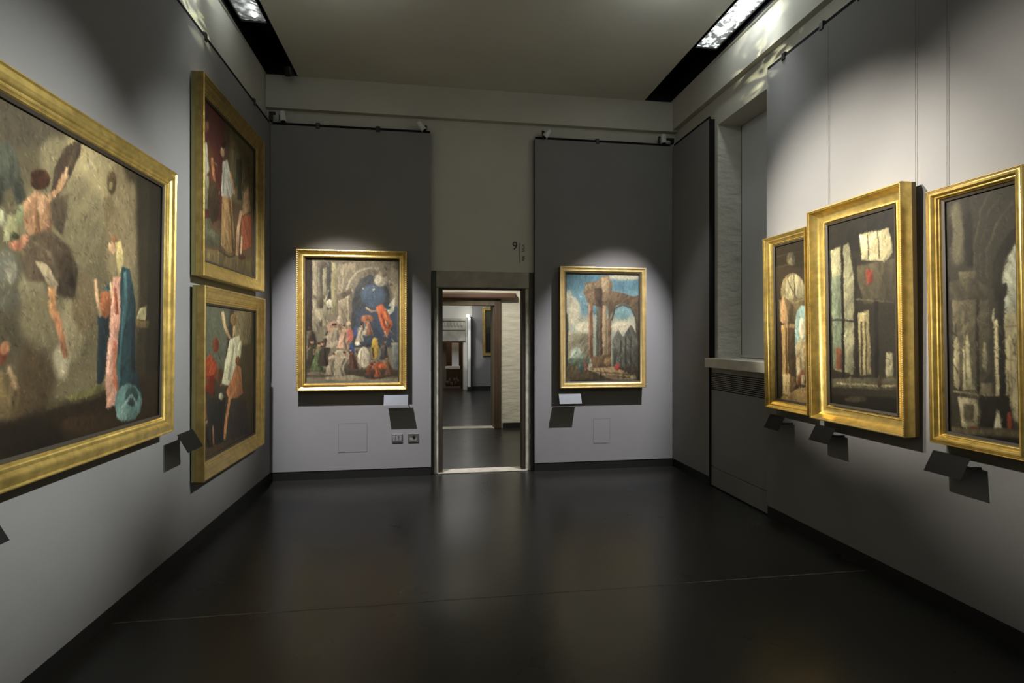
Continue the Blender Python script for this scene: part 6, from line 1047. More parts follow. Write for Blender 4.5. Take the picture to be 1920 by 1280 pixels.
  ((34, 31, 25),1,[(0.712,0.442),(0.793,0.444),(0.812,0.833),(0.723,0.836)]),
  ((36, 33, 27),1,[(0.647,0.397),(0.835,0.378),(0.835,0.42),(0.786,0.444),(0.686,0.445)]),
  ((170, 166, 146),1,[(0.663,0.473),(0.649,0.527),(0.67,0.527),(0.681,0.473)]),
  ((66, 62, 51),1,[(0.042,0.355),(0.335,0.339),(0.672,0.398),(0.672,0.441),(0.042,0.427)]),
  ((92, 86, 70),1,[(0.207,0.315),(0.433,0.32),(0.419,0.355),(0.221,0.352)]),
  ((70, 66, 54),1,[(0.279,0.432),(0.621,0.44),(0.621,0.84),(0.335,0.839)]),
  ((86, 80, 66),1,[(0.102,0.427),(0.307,0.433),(0.321,0.817),(0.116,0.8)]),
  ((150, 146, 120),1,[(0.235,0.636),(0.328,0.564),(0.363,0.748),(0.419,0.805),(0.235,0.811)]),
  ((160, 154, 128),1,[(0.102,0.614),(0.177,0.58),(0.177,0.81),(0.102,0.789)]),
  ((100, 96, 78),1,[(0.253,0.477),(0.274,0.795),(0.295,0.795),(0.274,0.477)]),
  ((36, 32, 26),1,[(0.433,0.436),(0.474,0.436),(0.474,0.823),(0.433,0.824)]),
  ((150, 144, 122),1,[(0.16,0.84),(0.433,0.84),(0.44,0.958),(0.207,0.958)]),
  ((79, 74, 59),1,[(0.072,0.717),(0.067,0.727),(0.077,0.735),(0.088,0.733),(0.079,0.726),(0.084,0.718)]),
  ((72, 68, 55),1,[(0.56,0.647),(0.581,0.662),(0.623,0.677),(0.633,0.673),(0.593,0.66),(0.572,0.645)]),
  ((36, 33, 26),1,[(0.419,0.755),(0.405,0.764),(0.414,0.77),(0.423,0.77),(0.414,0.764),(0.428,0.757)]),
  ((113, 107, 86),1,[(0.3,0.837),(0.309,0.845),(0.305,0.853),(0.316,0.853),(0.323,0.844),(0.309,0.836)]),
  ((38, 35, 27),1,[(0.372,0.764),(0.372,0.78),(0.379,0.795),(0.391,0.794),(0.384,0.78),(0.384,0.764)]),
  ((106, 101, 81),1,[(0.663,0.532),(0.723,0.553),(0.751,0.574),(0.763,0.573),(0.733,0.551),(0.672,0.529)]),
  ((82, 77, 62),1,[(0.202,0.936),(0.165,0.944),(0.109,0.954),(0.114,0.957),(0.17,0.947),(0.207,0.938)]),
  ((120, 114, 92),1,[(0.437,0.892),(0.456,0.914),(0.451,0.937),(0.465,0.936),(0.47,0.913),(0.449,0.89)]),
  ((42, 38, 30),1,[(0.888,0.592),(0.888,0.606),(0.909,0.62),(0.921,0.618),(0.9,0.605),(0.9,0.592)]),
  ((69, 65, 52),1,[(0.537,0.838),(0.537,0.854),(0.549,0.869),(0.56,0.867),(0.549,0.852),(0.549,0.837)]),
  ((63, 60, 48),1,[(0.412,0.843),(0.426,0.852),(0.423,0.862),(0.433,0.862),(0.435,0.852),(0.419,0.842)]),
  ((76, 72, 57),1,[(0.853,0.873),(0.853,0.898),(0.837,0.923),(0.844,0.923),(0.86,0.898),(0.86,0.873)]),
  ((121, 114, 92),1,[(0.437,0.605),(0.451,0.617),(0.447,0.627),(0.458,0.628),(0.463,0.616),(0.447,0.604)]),
  ((99, 93, 75),1,[(0.777,0.811),(0.83,0.823),(0.865,0.836),(0.874,0.833),(0.837,0.82),(0.781,0.808)]),
  ((38, 34, 27),1,[(0.537,0.623),(0.537,0.651),(0.563,0.679),(0.574,0.677),(0.551,0.65),(0.551,0.623)]),
  ((79, 75, 60),1,[(0.426,0.88),(0.437,0.89),(0.467,0.898),(0.477,0.895),(0.449,0.887),(0.437,0.878)]),
  ((66, 63, 50),1,[(0.235,0.933),(0.302,0.933),(0.393,0.933),(0.393,0.93),(0.305,0.93),(0.235,0.93)]),
  ((71, 67, 54),1,[(0.809,0.912),(0.84,0.929),(0.84,0.946),(0.851,0.945),(0.851,0.927),(0.821,0.91)]),
  ((115, 108, 88),1,[(0.198,0.733),(0.202,0.763),(0.193,0.794),(0.205,0.794),(0.212,0.763),(0.207,0.733)]),
  ((99, 94, 75),1,[(0.251,0.812),(0.305,0.83),(0.358,0.848),(0.367,0.846),(0.312,0.828),(0.26,0.809)]),
  ((40, 37, 29),1,[(0.063,0.783),(0.093,0.786),(0.112,0.789),(0.119,0.786),(0.098,0.783),(0.07,0.78)]),
  ((106, 100, 81),1,[(0.386,0.782),(0.358,0.809),(0.333,0.836),(0.342,0.837),(0.37,0.81),(0.398,0.783)]),
  ((29, 27, 21),1,[(0.333,0.851),(0.314,0.871),(0.3,0.892),(0.309,0.892),(0.321,0.872),(0.34,0.852)]),
  ((83, 79, 63),1,[(0.577,0.787),(0.619,0.798),(0.637,0.81),(0.644,0.808),(0.626,0.796),(0.581,0.785)]),
  ((59, 56, 44),1,[(0.272,0.612),(0.249,0.625),(0.251,0.637),(0.265,0.636),(0.26,0.626),(0.284,0.614)]),
  ((72, 68, 55),1,[(0.905,0.848),(0.865,0.87),(0.828,0.892),(0.835,0.893),(0.872,0.871),(0.912,0.849)]),
  ((30, 27, 21),1,[(0.16,0.528),(0.147,0.552),(0.158,0.577),(0.17,0.577),(0.16,0.553),(0.172,0.529)]),
  ((69, 65, 52),1,[(0.842,0.728),(0.858,0.738),(0.87,0.748),(0.877,0.747),(0.865,0.737),(0.849,0.727)]),
  ((105, 100, 80),1,[(0.66,0.897),(0.688,0.907),(0.709,0.916),(0.716,0.914),(0.695,0.905),(0.667,0.895)]),
  ((37, 34, 27),1,[(0.016,0.56),(0.116,0.574),(0.184,0.588),(0.191,0.584),(0.123,0.57),(0.021,0.556)]),
  ((36, 33, 26),1,[(0.849,0.804),(0.84,0.82),(0.844,0.836),(0.856,0.836),(0.849,0.82),(0.858,0.805)]),
  ((98, 93, 75),1,[(0.444,0.882),(0.442,0.904),(0.463,0.924),(0.474,0.923),(0.453,0.902),(0.456,0.882)]),
  ((85, 80, 64),1,[(0.949,0.618),(0.912,0.639),(0.879,0.661),(0.886,0.662),(0.919,0.641),(0.953,0.62)]),
  ((70, 66, 53),1,[(0.793,0.751),(0.8,0.759),(0.835,0.766),(0.842,0.762),(0.807,0.756),(0.805,0.749)]),
  ((89, 84, 68),1,[(0.947,0.604),(0.928,0.627),(0.895,0.65),(0.905,0.652),(0.937,0.628),(0.956,0.605)]),
  ((91, 86, 69),1,[(0.853,0.845),(0.86,0.864),(0.891,0.88),(0.898,0.879),(0.87,0.862),(0.863,0.844)]),
  ((101, 96, 77),1,[(0.119,0.63),(0.144,0.642),(0.165,0.654),(0.172,0.652),(0.151,0.64),(0.126,0.629)]),
  ((119, 112, 91),1,[(0.377,0.639),(0.433,0.638),(0.502,0.636),(0.5,0.633),(0.433,0.635),(0.377,0.636)]),
  ((61, 57, 46),1,[(0.758,0.641),(0.774,0.655),(0.786,0.669),(0.798,0.668),(0.786,0.654),(0.77,0.639)]),
  ((117, 111, 89),1,[(0.914,0.671),(0.933,0.69),(0.919,0.71),(0.93,0.711),(0.944,0.69),(0.926,0.67)]),
  ((75, 71, 57),1,[(0.305,0.626),(0.379,0.636),(0.444,0.645),(0.449,0.642),(0.384,0.633),(0.309,0.623)]),
  ((122, 116, 93),1,[(0.83,0.571),(0.812,0.588),(0.763,0.605),(0.772,0.608),(0.821,0.589),(0.842,0.572)]),
  ((32, 29, 23),1,[(0.547,0.707),(0.542,0.723),(0.535,0.74),(0.547,0.74),(0.553,0.724),(0.558,0.708)]),
  ((131, 124, 100),1,[(0.509,0.86),(0.57,0.871),(0.626,0.883),(0.63,0.88),(0.577,0.869),(0.514,0.858)]),
  ((68, 64, 51),1,[(0.163,0.929),(0.193,0.944),(0.193,0.961),(0.202,0.96),(0.202,0.942),(0.172,0.927)]),
  ((124, 118, 95),1,[(0.702,0.89),(0.714,0.898),(0.73,0.905),(0.737,0.902),(0.721,0.896),(0.709,0.889)]),
  ((97, 91, 74),1,[(0.449,0.505),(0.467,0.535),(0.514,0.564),(0.526,0.562),(0.479,0.533),(0.46,0.505)]),
  ((39, 35, 28),1,[(0.07,0.69),(0.128,0.713),(0.16,0.736),(0.172,0.734),(0.137,0.711),(0.079,0.688)]),
  ((122, 115, 93),1,[(0.226,0.508),(0.23,0.524),(0.216,0.541),(0.23,0.542),(0.244,0.525),(0.24,0.507)]),
  ((38, 34, 27),1,[(0.184,0.755),(0.2,0.784),(0.179,0.814),(0.193,0.814),(0.214,0.783),(0.198,0.754)]),
  ((84, 78, 64),1,[(0.235,0.865),(0.377,0.864),(0.377,0.927),(0.249,0.929)]),
  ((120, 114, 94),1,[(0.1,0.823),(0.458,0.829),(0.463,0.823),(0.102,0.815)]),
  ((112, 108, 90),1,[(0.581,0.673),(0.577,0.7),(0.565,0.72),(0.549,0.727),(0.533,0.72),(0.519,0.701),(0.514,0.674),(0.519,0.648),(0.533,0.629),(0.549,0.622),(0.565,0.629),(0.577,0.648)]),
  ((120, 116, 98),1,[(0.567,0.617),(0.565,0.624),(0.558,0.629),(0.549,0.63),(0.537,0.629),(0.53,0.624),(0.528,0.617),(0.53,0.611),(0.537,0.606),(0.549,0.605),(0.558,0.606),(0.565,0.611)]),
  ((96, 90, 74),1,[(0.488,0.772),(0.621,0.769),(0.66,0.819),(0.46,0.826)]),
  ((32, 29, 22),1,[(0.46,0.826),(0.847,0.813),(0.884,0.936),(0.46,0.95)]),
  ((168, 168, 156),1,[(0.672,0.874),(0.712,0.873),(0.749,0.944),(0.647,0.949)]),
  ((124, 52, 36),1,[(0.872,0.908),(0.867,0.926),(0.856,0.939),(0.842,0.945),(0.826,0.941),(0.814,0.929),(0.812,0.911),(0.814,0.893),(0.826,0.88),(0.842,0.874),(0.856,0.878),(0.867,0.89)]),
  ((86, 80, 64),2,[(0.042,0.971),(0.979,0.94),(0.979,0.964),(0.042,1.004)]),
  ((96, 44, 34),1,[(0.419,0.956),(0.414,0.96),(0.398,0.963),(0.377,0.965),(0.356,0.965),(0.342,0.964),(0.335,0.961),(0.342,0.957),(0.356,0.954),(0.377,0.952),(0.398,0.952),(0.414,0.953)]),
  ((24, 21, 16),2,[(-0.037,1.013),(1.007,0.967),(1.007,1.02),(-0.037,1.046)]),
  ((28, 24, 18),1,[(-0.021,-0.002),(0.056,0.005),(0.056,1.036),(-0.021,1.041)]),
 ]),
}

# ------------------------------------------------------------------ pictures
def painted(name, key, W, H, nu, nv, parent, y, z0, seed=1):
    """a canvas whose paint is a fine colour attribute: patches of pigment laid over each other"""
    rng = np.random.RandomState(seed)
    bg, nz, ops = PAINT[key]
    U, V = np.meshgrid((np.arange(nu)+.5)/nu, (np.arange(nv)+.5)/nv)
    asp = W/H
    def fbm(sc, oct=4):
        out = np.zeros((nv, nu)); amp = 1; tot = 0
        for k in range(oct):
            gx, gy = int(sc*asp*2**k)+2, int(sc*2**k)+2; g = rng.rand(gy+1, gx+1)
            x = U*(gx-1); yv = V*(gy-1); xi = x.astype(int); yi = yv.astype(int); fx = x-xi; fy = yv-yi; fx = fx*fx*(3-2*fx); fy = fy*fy*(3-2*fy)
            out += amp*((g[yi, xi]*(1-fx)+g[yi, xi+1]*fx)*(1-fy)+(g[yi+1, xi]*(1-fx)+g[yi+1, xi+1]*fx)*fy); tot += amp; amp *= .55
        return out/tot-.5
    wx = fbm(16, 4)*.014/asp; wy = fbm(16, 4)*.014
    A, B = U+wx, V+wy
    img = np.zeros((nv, nu, 3)); img[:] = np.array(bg)
    def streak(an, fu, fv):
        c, s_ = math.cos(an), math.sin(an); P = (U*asp*c+V*s_)*fu; Q = (-U*asp*s_+V*c)*fv; g = rng.rand(97, 97)
        xi = np.floor(P).astype(int); yi = np.floor(Q).astype(int); fx = P-xi; fy = Q-yi; fx = fx*fx*(3-2*fx); fy = fy*fy*(3-2*fy); x0, x1, y0, y1 = xi % 97, (xi+1) % 97, yi % 97, (yi+1) % 97
        return (g[y0, x0]*(1-fx)+g[y0, x1]*fx)*(1-fy)+(g[y1, x0]*(1-fx)+g[y1, x1]*fx)*fy-.5
    folds = [streak(.15, 70, 14)+.5*streak(-.3, 120, 30), streak(-.45, 70, 16)+.5*streak(.1, 130, 30), streak(.7, 60, 18)+.5*streak(.3, 130, 34)]
    def blur(a, r):
        for _ in range(2):
            for ax in (0, 1):
                p = np.pad(a, [(r, r) if i == ax else (0, 0) for i in (0, 1)], mode='edge'); c = np.cumsum(np.insert(p, 0, 0, axis=ax), axis=ax)
                a = (c[2*r+1:] - c[:-2*r-1])/(2*r+1) if ax == 0 else (c[:, 2*r+1:]-c[:, :-2*r-1])/(2*r+1)
        return a
    for col, soft, pts in ops:
        ins = np.zeros((nv, nu), bool); n = len(pts)
        for i in range(n):
            x0, y0 = pts[i]; x1, y1 = pts[(i+1) % n]
            if y0 == y1: continue
            c = ((B < y0) != (B < y1)) & (A < (x1-x0)*(B-y0)/(y1-y0)+x0); ins ^= c
        r = max(1, int(round((.55*soft if soft < 2 else .65*soft**1.5)*nv/420)))
        a = blur(ins.astype(float), r)[..., None]
        cx_, cy_ = sum(p[0] for p in pts)/n, sum(p[1] for p in pts)/n; sx_ = max(abs(p[0]-cx_) for p in pts)+1e-3; sy_ = max(abs(p[1]-cy_) for p in pts)+1e-3
        k_ = 1.0 if soft <= 2 else .35
        mod = 1+k_*(-.16*np.clip((U-cx_)/sx_, -1, 1)-.10*np.clip((V-cy_)/sy_, -1, 1)+.34*folds[int(rng.randint(3))])
        img = img*(1-a)+np.array(col)*mod[..., None]*a
    # brush dabs: short slanted strokes that carry the colour under them, a little lighter or darker
    px = nv/260
    for k in range(int(9000*asp)):
        cx, cy = rng.rand()*nu, rng.rand()*nv; ln_, wd = rng.uniform(1.2, 3.6)*px, rng.uniform(.5, 1.1)*px; an = rng.normal(1.1, .7)
        R0 = int(ln_)+2; x0, x1, y0, y1 = max(0, int(cx)-R0), min(nu, int(cx)+R0+1), max(0, int(cy)-R0), min(nv, int(cy)+R0+1)
        if x1 <= x0 or y1 <= y0: continue
        yy, xx = np.mgrid[y0:y1, x0:x1]; dx, dy = xx-cx, yy-cy; c, s_ = math.cos(an), math.sin(an)
        q = ((dx*c+dy*s_)/ln_)**2+((-dx*s_+dy*c)/wd)**2; a = np.clip(1.15-q, 0, 1)[..., None]*.75
        src = img[min(nv-1, int(cy)), min(nu-1, int(cx))]; lum = src.mean()
        col = src*(1+rng.normal(0, .11))+rng.normal(0, .02, 3)*lum
        img[y0:y1, x0:x1] = img[y0:y1, x0:x1]*(1-a)+col*a
    img *= (1+(fbm(5, 3)*.30+fbm(60, 2)*.06)[..., None])
    g_ = img.mean(-1, keepdims=True); img = (g_+(img-g_)*.84)*np.array([1.03, 1.0, .90])
    s = np.clip(img, 0, 255)/255
    L = np.where(s <= .04045, s/12.92, ((s+.055)/1.055)**2.4)*(.80 if key == 'p1' else .60)
    xs = -W/2+W*np.arange(nu)/(nu-1); zs = z0+H-H*np.arange(nv)/(nv-1)
    X, Z = np.meshgrid(xs, zs); co = np.stack([X, np.full_like(X, y), Z], -1).reshape(-1, 3)
    me = bpy.data.meshes.new(name)
    i = (np.arange(nv-1)[:, None]*nu+np.arange(nu-1)[None]).reshape(-1)
    F = np.stack([i, i+nu, i+nu+1, i+1], 1)
    nF = len(F)
    # a shallow stretcher behind gives the canvas real thickness
    b0 = len(co); back = np.array([(-W/2, y+.018, z0+H), (W/2, y+.018, z0+H), (W/2, y+.018, z0), (-W/2, y+.018, z0)])
    co = np.vstack([co, back]); me.vertices.add(len(co)); me.vertices.foreach_set('co', co.ravel())
    tl, tr, bl, br = 0, nu-1, (nv-1)*nu, nv*nu-1
    extra = [(b0, b0+1, b0+2, b0+3), (tl, tr, b0+1, b0), (bl, b0+3, b0+2, br), (tl, b0, b0+3, bl), (tr, br, b0+2, b0+1)]
    F = np.vstack([F, np.array(extra)])
    me.loops.add(F.size); me.loops.foreach_set('vertex_index', F.ravel()); me.polygons.add(len(F)); me.polygons.foreach_set('loop_start', np.arange(0, F.size, 4))
    me.update(calc_edges=True)
    ca = me.color_attributes.new('paint', 'FLOAT_COLOR', 'POINT')
    c4 = np.ones((len(co), 4)); c4[:nu*nv, :3] = L.reshape(-1, 3); c4[nu*nv:, :3] = .05; ca.data.foreach_set('color', c4.ravel())
    me.materials.append(CANVAS)
    o = bpy.data.objects.new(name, me); COL.objects.link(o); o.parent = parent
    return o
CANVAS = mat('oil_paint', (0.3, 0.3, 0.3), 0.6, spec=0.25, bump=0.1, bscale=60, distance=0.002)
_b = CANVAS.node_tree.nodes['Principled BSDF']; _a = CANVAS.node_tree.nodes.new('ShaderNodeAttribute'); _a.attribute_name = 'paint'
CANVAS.node_tree.links.new(_a.outputs['Color'], _b.inputs['Base Color'])

def moulding(kind, w, d0, d1):
    """profile from the outer edge in; d0 = depth of the carrying box, d1 = highest depth"""
    h = d1-d0; P = {
     'cove': [(.012, 0), (0, .93), (.03, .95), (.09, 1), (.14, .92), (.17, .70), (.24, .62), (.36, .42), (.50, .30), (.62, .34), (.70, .48), (.75, .60), (.80, .62), (.85, .50), (.88, .25), (.94, .22), (.97, .12), (1, .05)],
     'deep': [(.012, 0), (0, .93), (.03, 1), (.09, 1), (.12, .90), (.15, .88), (.22, .62), (.34, .34), (.50, .16), (.66, .06), (.76, .04), (.78, .12), (.86, .14), (.89, .04), (1, -.05)],
     'scoop': [(.012, 0), (0, .93), (.03, 1), (.10, 1), (.15, .90), (.24, .84), (.30, .70), (.38, .62), (.48, .60), (.56, .46), (.66, .40), (.74, .26), (.80, .26), (.88, .12), (.94, .10), (1, .02)],
     'torus': [(.012, 0), (0, .93), (.05, .96), (.09, .86), (.12, .80), (.24, .86), (.36, 1), (.48, .96), (.58, .80), (.64, .62), (.68, .64), (.76, .60), (.82, .40), (.88, .36), (.92, .20), (1, .05)],
     'flat': [(.012, 0), (0, .93), (.06, 1), (.20, .98), (.24, .70), (.40, .62), (.56, .62), (.62, .74), (.70, .70), (.76, .45), (.90, .30), (1, .05)]}[kind]
    return [(a*w, d0+b*h) for a, b in P]
def picture(loc, rotz, W, H, key, kind, w, d1, label, face='gold', side=None, tilt=0, res=(160, 220), beads=None, d0=None, seed=1, name='framed_painting', wires=(), back=.004):
    r = thing(name, loc, rotz, tilt); d0 = d0 if d0 is not None else d1*.55
    MB().ring(W, H, moulding(kind, w, d0, d1)).build('frame', M[face], r, smooth=True, fix=True)
    # box behind the moulding (its sides show)
    e = .002
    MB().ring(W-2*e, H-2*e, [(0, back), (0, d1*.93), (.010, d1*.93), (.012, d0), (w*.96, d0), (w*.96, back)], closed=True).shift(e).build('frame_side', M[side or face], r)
    cw, ch = W-2*w, H-2*w
    MB().ring(cw+.012, ch+.012, [(0, d0+.004), (0, d0+.010), (.016, d0+.004), (.016, d0-.004)]).shift(w-.006).build('inner_slip', M['darkbead'], r)
    painted('canvas', key, cw+.008, ch+.008, res[0], res[1], r, -(d0-.006), w-.004, seed)
    for (inset, dep, size) in (beads or ()):
        m = MB()
        for (a, b, L, horiz) in ((-W/2+inset, H-inset, W-2*inset, True), (-W/2+inset, inset, W-2*inset, True), (-W/2+inset, inset, H-2*inset, False), (W/2-inset, inset, H-2*inset, False)):
            n = int(L/(size*2.1))
            for i in range(n+1):
                t = L*i/n; x, z = (a+t, b) if horiz else (a, b+t)
                m.ball((x, -dep, z), size*.95, size*.8, size*.95, 6, 4)
        m.build('beading', M['palegold'], r, fix=False)
    for x in wires:
        L = PT-loc[2]-H*math.cos(tilt)-.004; y0 = H*math.tan(tilt)-.006
        MB().cyl((x, y0, H-.02), (x, y0+L*math.sin(tilt), H-.02+L*math.cos(tilt)), .0014, n=6).build('hanging_wire', M['wire'], r)
    tag(r, label, 'painting'); return r
def _shift(s, e):
    s.v = [(x, y, z+e) for (x, y, z) in s.v]; return s
MB.shift = _shift
L_, R_ = PI/2, -PI/2
picture((XL+.006, 2.60, .985), L_, 2.46, 1.70, 'p1', 'torus', .115, .085, 'largest gilt framed painting, with blue robed figure and clouds, nearest on the left wall', tilt=.0138, res=(700, 480), seed=3)
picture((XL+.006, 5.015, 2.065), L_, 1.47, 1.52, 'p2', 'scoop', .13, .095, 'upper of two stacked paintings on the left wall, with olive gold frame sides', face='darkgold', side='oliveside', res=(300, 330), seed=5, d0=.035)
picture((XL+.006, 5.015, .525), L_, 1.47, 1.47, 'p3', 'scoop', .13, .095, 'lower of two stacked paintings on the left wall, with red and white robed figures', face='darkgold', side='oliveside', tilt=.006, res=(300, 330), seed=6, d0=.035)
picture((-.870, D-.006, 1.008), 0, 1.20, 1.575, 'p4', 'cove', .088, .095, 'gilt framed crowded arch scene painting, hung left of the doorway', beads=((.010, .088, .010), (.066, .071, .005)), res=(300, 400), seed=7, d0=.04)
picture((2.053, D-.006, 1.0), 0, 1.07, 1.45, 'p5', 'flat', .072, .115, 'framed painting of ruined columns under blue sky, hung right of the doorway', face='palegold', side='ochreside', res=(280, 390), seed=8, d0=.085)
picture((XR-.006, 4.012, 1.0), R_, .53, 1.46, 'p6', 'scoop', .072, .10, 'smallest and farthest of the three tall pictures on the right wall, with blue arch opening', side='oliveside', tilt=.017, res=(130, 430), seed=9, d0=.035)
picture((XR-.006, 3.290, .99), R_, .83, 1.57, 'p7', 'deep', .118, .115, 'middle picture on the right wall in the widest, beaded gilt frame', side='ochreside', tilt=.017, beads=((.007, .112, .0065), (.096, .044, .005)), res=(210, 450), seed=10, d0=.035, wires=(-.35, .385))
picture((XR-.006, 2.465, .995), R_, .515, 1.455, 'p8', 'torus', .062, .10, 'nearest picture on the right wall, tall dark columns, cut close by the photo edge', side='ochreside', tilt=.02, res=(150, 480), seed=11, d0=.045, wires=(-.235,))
PAINT['p9'] = ((48, 50, 40), .012, [((78, 80, 66), 5, [(0, 0), (1, 0), (1, .4), (0, .4)]), ((34, 30, 24), 4, [(0, .55), (.4, .5), (1, .6), (1, 1), (0, 1)])])
picture((2.05, Y3-.066, 1.05), 0, .92, 1.48, 'p9', 'flat', .09, .06, 'gold framed dark picture in the farthest room, half hidden by the second door frame', res=(60, 90), seed=12, face='darkgold')

# ------------------------------------------------------------------ label plates on pins
def label_plate(loc, rotz, w, label, m='plate', t=.145, lean=math.radians(48), twist=0):
    r = thing('label_plate', loc, rotz)
    c, s = math.cos(lean), math.sin(lean)
    # plate faces up and out: lower edge stands farther from the wall
    a = MB(); y0, z0 = -.085, .105; y1, z1 = y0-t*c*.62, z0-t*s; th = .006
    n = len(a.v); ny, nz = -s*th, c*th
    pts = []
    for x in (-w/2, w/2):
        pts += [(x, y0, z0), (x, y1, z1), (x, y1-ny*-1, z1-nz), (x, y0-ny*-1, z0-nz)]
    a.v += pts; a.f += [(0, 1, 2, 3), (4, 7, 6, 5), (0, 4, 5, 1), (1, 5, 6, 2), (2, 6, 7, 3), (3, 7, 4, 0)]; a.m += [0]*6
    a.build('plate', M[m], r, bevel=.0015)
    MB().cyl((w/2-.02 if twist >= 0 else -w/2+.02, 0, .045), (w/2-.02 if twist >= 0 else -w/2+.02, -.105, .045), .006, n=10).build('pin', M['black'], r)
    return tag(r, label, 'label')
GL = 'information labels under the pictures'
def lp(*a, **k): o = label_plate(*a, **k); o['group'] = GL; return o
lp((-.388, D-.001, .848), 0, .27, 'label plate with a painted pale reflection below the crowded picture left of the doorway', m='sheenplate')
lp((1.64, D-.001, .828), 0, .27, 'label plate with a painted pale reflection below the left corner of the blue sky picture', m='sheenplate', twist=-1)
lp((XL+.001, 4.00, .845), L_, .24, 'black label plate in front of the lower stacked painting on the left wall', t=.16)
lp((XL+.001, 2.22, .835), L_, .24, 'black label plate cut by the left photo edge below the largest painting', t=.16)
lp((XR-.001, 4.13, .842), R_, .19, 'black label plate below the smallest picture on the right wall', t=.15)
lp((XR-.001, 3.575, .840), R_, .20, 'black label plate below the middle picture on the right wall', t=.15)
lp((XR-.001, 2.605, .842), R_, .22, 'black label plate below the nearest picture on the right wall', t=.15)

# ------------------------------------------------------------------ rails, clips, lamps
def rail(p0, p1, label, clips=()):
    r = thing('picture_rail', p0); d = Vector(p1)-Vector(p0)
    n = d.normalized(); side = Vector((-n.y, n.x, 0))*.012
    m = MB(); k = []
    for q in (Vector((0, 0, 0)), d):
        for (sx, z) in ((-1, 0), (1, 0), (1, .028), (-1, .028)): m.v.append(tuple(q+side*sx+Vector((0, 0, z))))
    m.f = [(0, 1, 2, 3), (4, 7, 6, 5), (0, 4, 5, 1), (1, 5, 6, 2), (2, 6, 7, 3), (3, 7, 4, 0)]; m.m = [0]*6
    m.build('rail_bar', M['gap'], r, bevel=.003)
    for t in clips:
        q = d*t
        MB().box(q.x-.022, q.x+.022, q.y-.022, q.y+.022, -.022, .045).build('clip', M['black'], r, bevel=.006)
    return tag(r, label, 'rail')
rail((XL-.012, YN+.1, PT+.001), (XL-.012, D-.03, PT+.001), 'long black picture rail on top of the left wall lining', (.818, .945))
rail((XL+.02, D+.014, PT+.006), (-.005, D+.014, PT+.006), 'black picture rail on the lining left of the doorway', (.28, .66))
rail((1.240, D+.014, PT+.011), (XR-.03, D+.014, PT+.011), 'black picture rail on the lining right of the doorway', (.45,))
rail((XR+.014, D-.03, PT+.001), (XR+.014, 5.42, PT+.001), 'short black picture rail on the narrow lining beside the window niche')
rail((XR+.014, 4.40, PT+.021), (XR+.014, YN+.1, PT+.021), 'long black picture rail on top of the right wall lining', (.03, .090, .14))
def wall_spot(x, z, aim, label, arm):
    r = thing('rail_spotlight', (x, D-.04, z))
    v = Vector(aim).normalized(); q = Vector((0, 0, 0))
    MB().cyl(q-v*.055, q+v*.055, .032, .034, 20).build('lamp_body', M['white'], r, smooth=True)
    MB().cyl(q+v*.0551, q+v*.058, .027, .027, 20).build('lens', M['plate'], r)
    a = Vector(arm)
    MB().cyl(a, (0, .0, .0), .010, n=10).cyl(a, (a.x, .022, -z+PT+.040), .010, n=10).build('arm', M['black'], r)
    return tag(r, label, 'spotlight')
wall_spot(-1.625, 4.055, (.12, -.1, -1), 'white rail spotlight in the left corner above the back wall lining', (-.035, .02, .03))
wall_spot(-.105, 4.035, (.62, -.1, -.8), 'white rail spotlight leaning right, above the lining left of the doorway', (.055, .03, .02))
wall_spot(1.375, 4.035, (-.62, -.1, -.8), 'white rail spotlight leaning left, above the lining right of the doorway', (-.05, .03, .045))
wall_spot(2.845, 4.055, (0, -.1, -1), 'white rail spotlight in the far right corner above the back wall lining', (-.045, .03, .04))
tag(MB().box(XL+.02, -1.70, D-.055, D-.025, 4.075, 4.10).box(XL+.0, XL+.03, D-.055, D-.0, PT+.03, 4.10).build('bracket_bar', M['black']), 'short black bar from the left wall rail to the corner spotlight', 'bracket')
tag(MB().box(2.885, XR-.005, D-.055, D-.025, 4.045, 4.068).box(XR-.03, XR-.005, D-.055, D-.0, PT+.03, 4.06).build('bracket_bar', M['black']), 'short black bar from the far right corner to its spotlight', 'bracket')

def lens_mat(name, base, peak, scale, thr):
    m = bpy.data.materials.new(name); m.use_nodes = True; nt = m.node_tree; b = nt.nodes['Principled BSDF']
    b.inputs['Base Color'].default_value = (.35, .36, .35, 1); b.inputs['Roughness'].default_value = .12
    tc = nt.nodes.new('ShaderNodeTexCoord'); v = nt.nodes.new('ShaderNodeTexVoronoi'); v.inputs['Scale'].default_value = scale; n = nt.nodes.new('ShaderNodeTexNoise'); n.inputs['Scale'].default_value = scale*1.7; n.inputs['Detail'].default_value = 4
    nt.links.new(tc.outputs['Object'], n.inputs['Vector']); nt.links.new(tc.outputs['Object'], v.inputs['Vector'])
    r = nt.nodes.new('ShaderNodeMapRange'); r.inputs['From Min'].default_value = thr; r.inputs['From Max'].default_value = thr+.16; r.inputs['To Min'].default_value = base; r.inputs['To Max'].default_value = peak
    nt.links.new(n.outputs[0], r.inputs[0]); nt.links.new(r.outputs[0], b.inputs['Emission Strength']); b.inputs['Emission Color'].default_value = (.93, 1, .97, 1)
    u = nt.nodes.new('ShaderNodeBump'); u.inputs['Strength'].default_value = .8; u.inputs['Distance'].default_value = .02; nt.links.new(v.outputs[0], u.inputs['Height']); nt.links.new(u.outputs[0], b.inputs['Normal'])
    return m
LB = lens_mat('bright_prismatic_lens', .12, 3.2, 11, .50); LD = lens_mat('dim_prismatic_lens', .05, .5, 9, .5)
BULB = mat('glowing_lamp', (1, 1, 1), .4); _q = BULB.node_tree.nodes['Principled BSDF']; _q.inputs['Emission Color'].default_value = (.95, 1, 1, 1); _q.inputs['Emission Strength'].default_value = 22
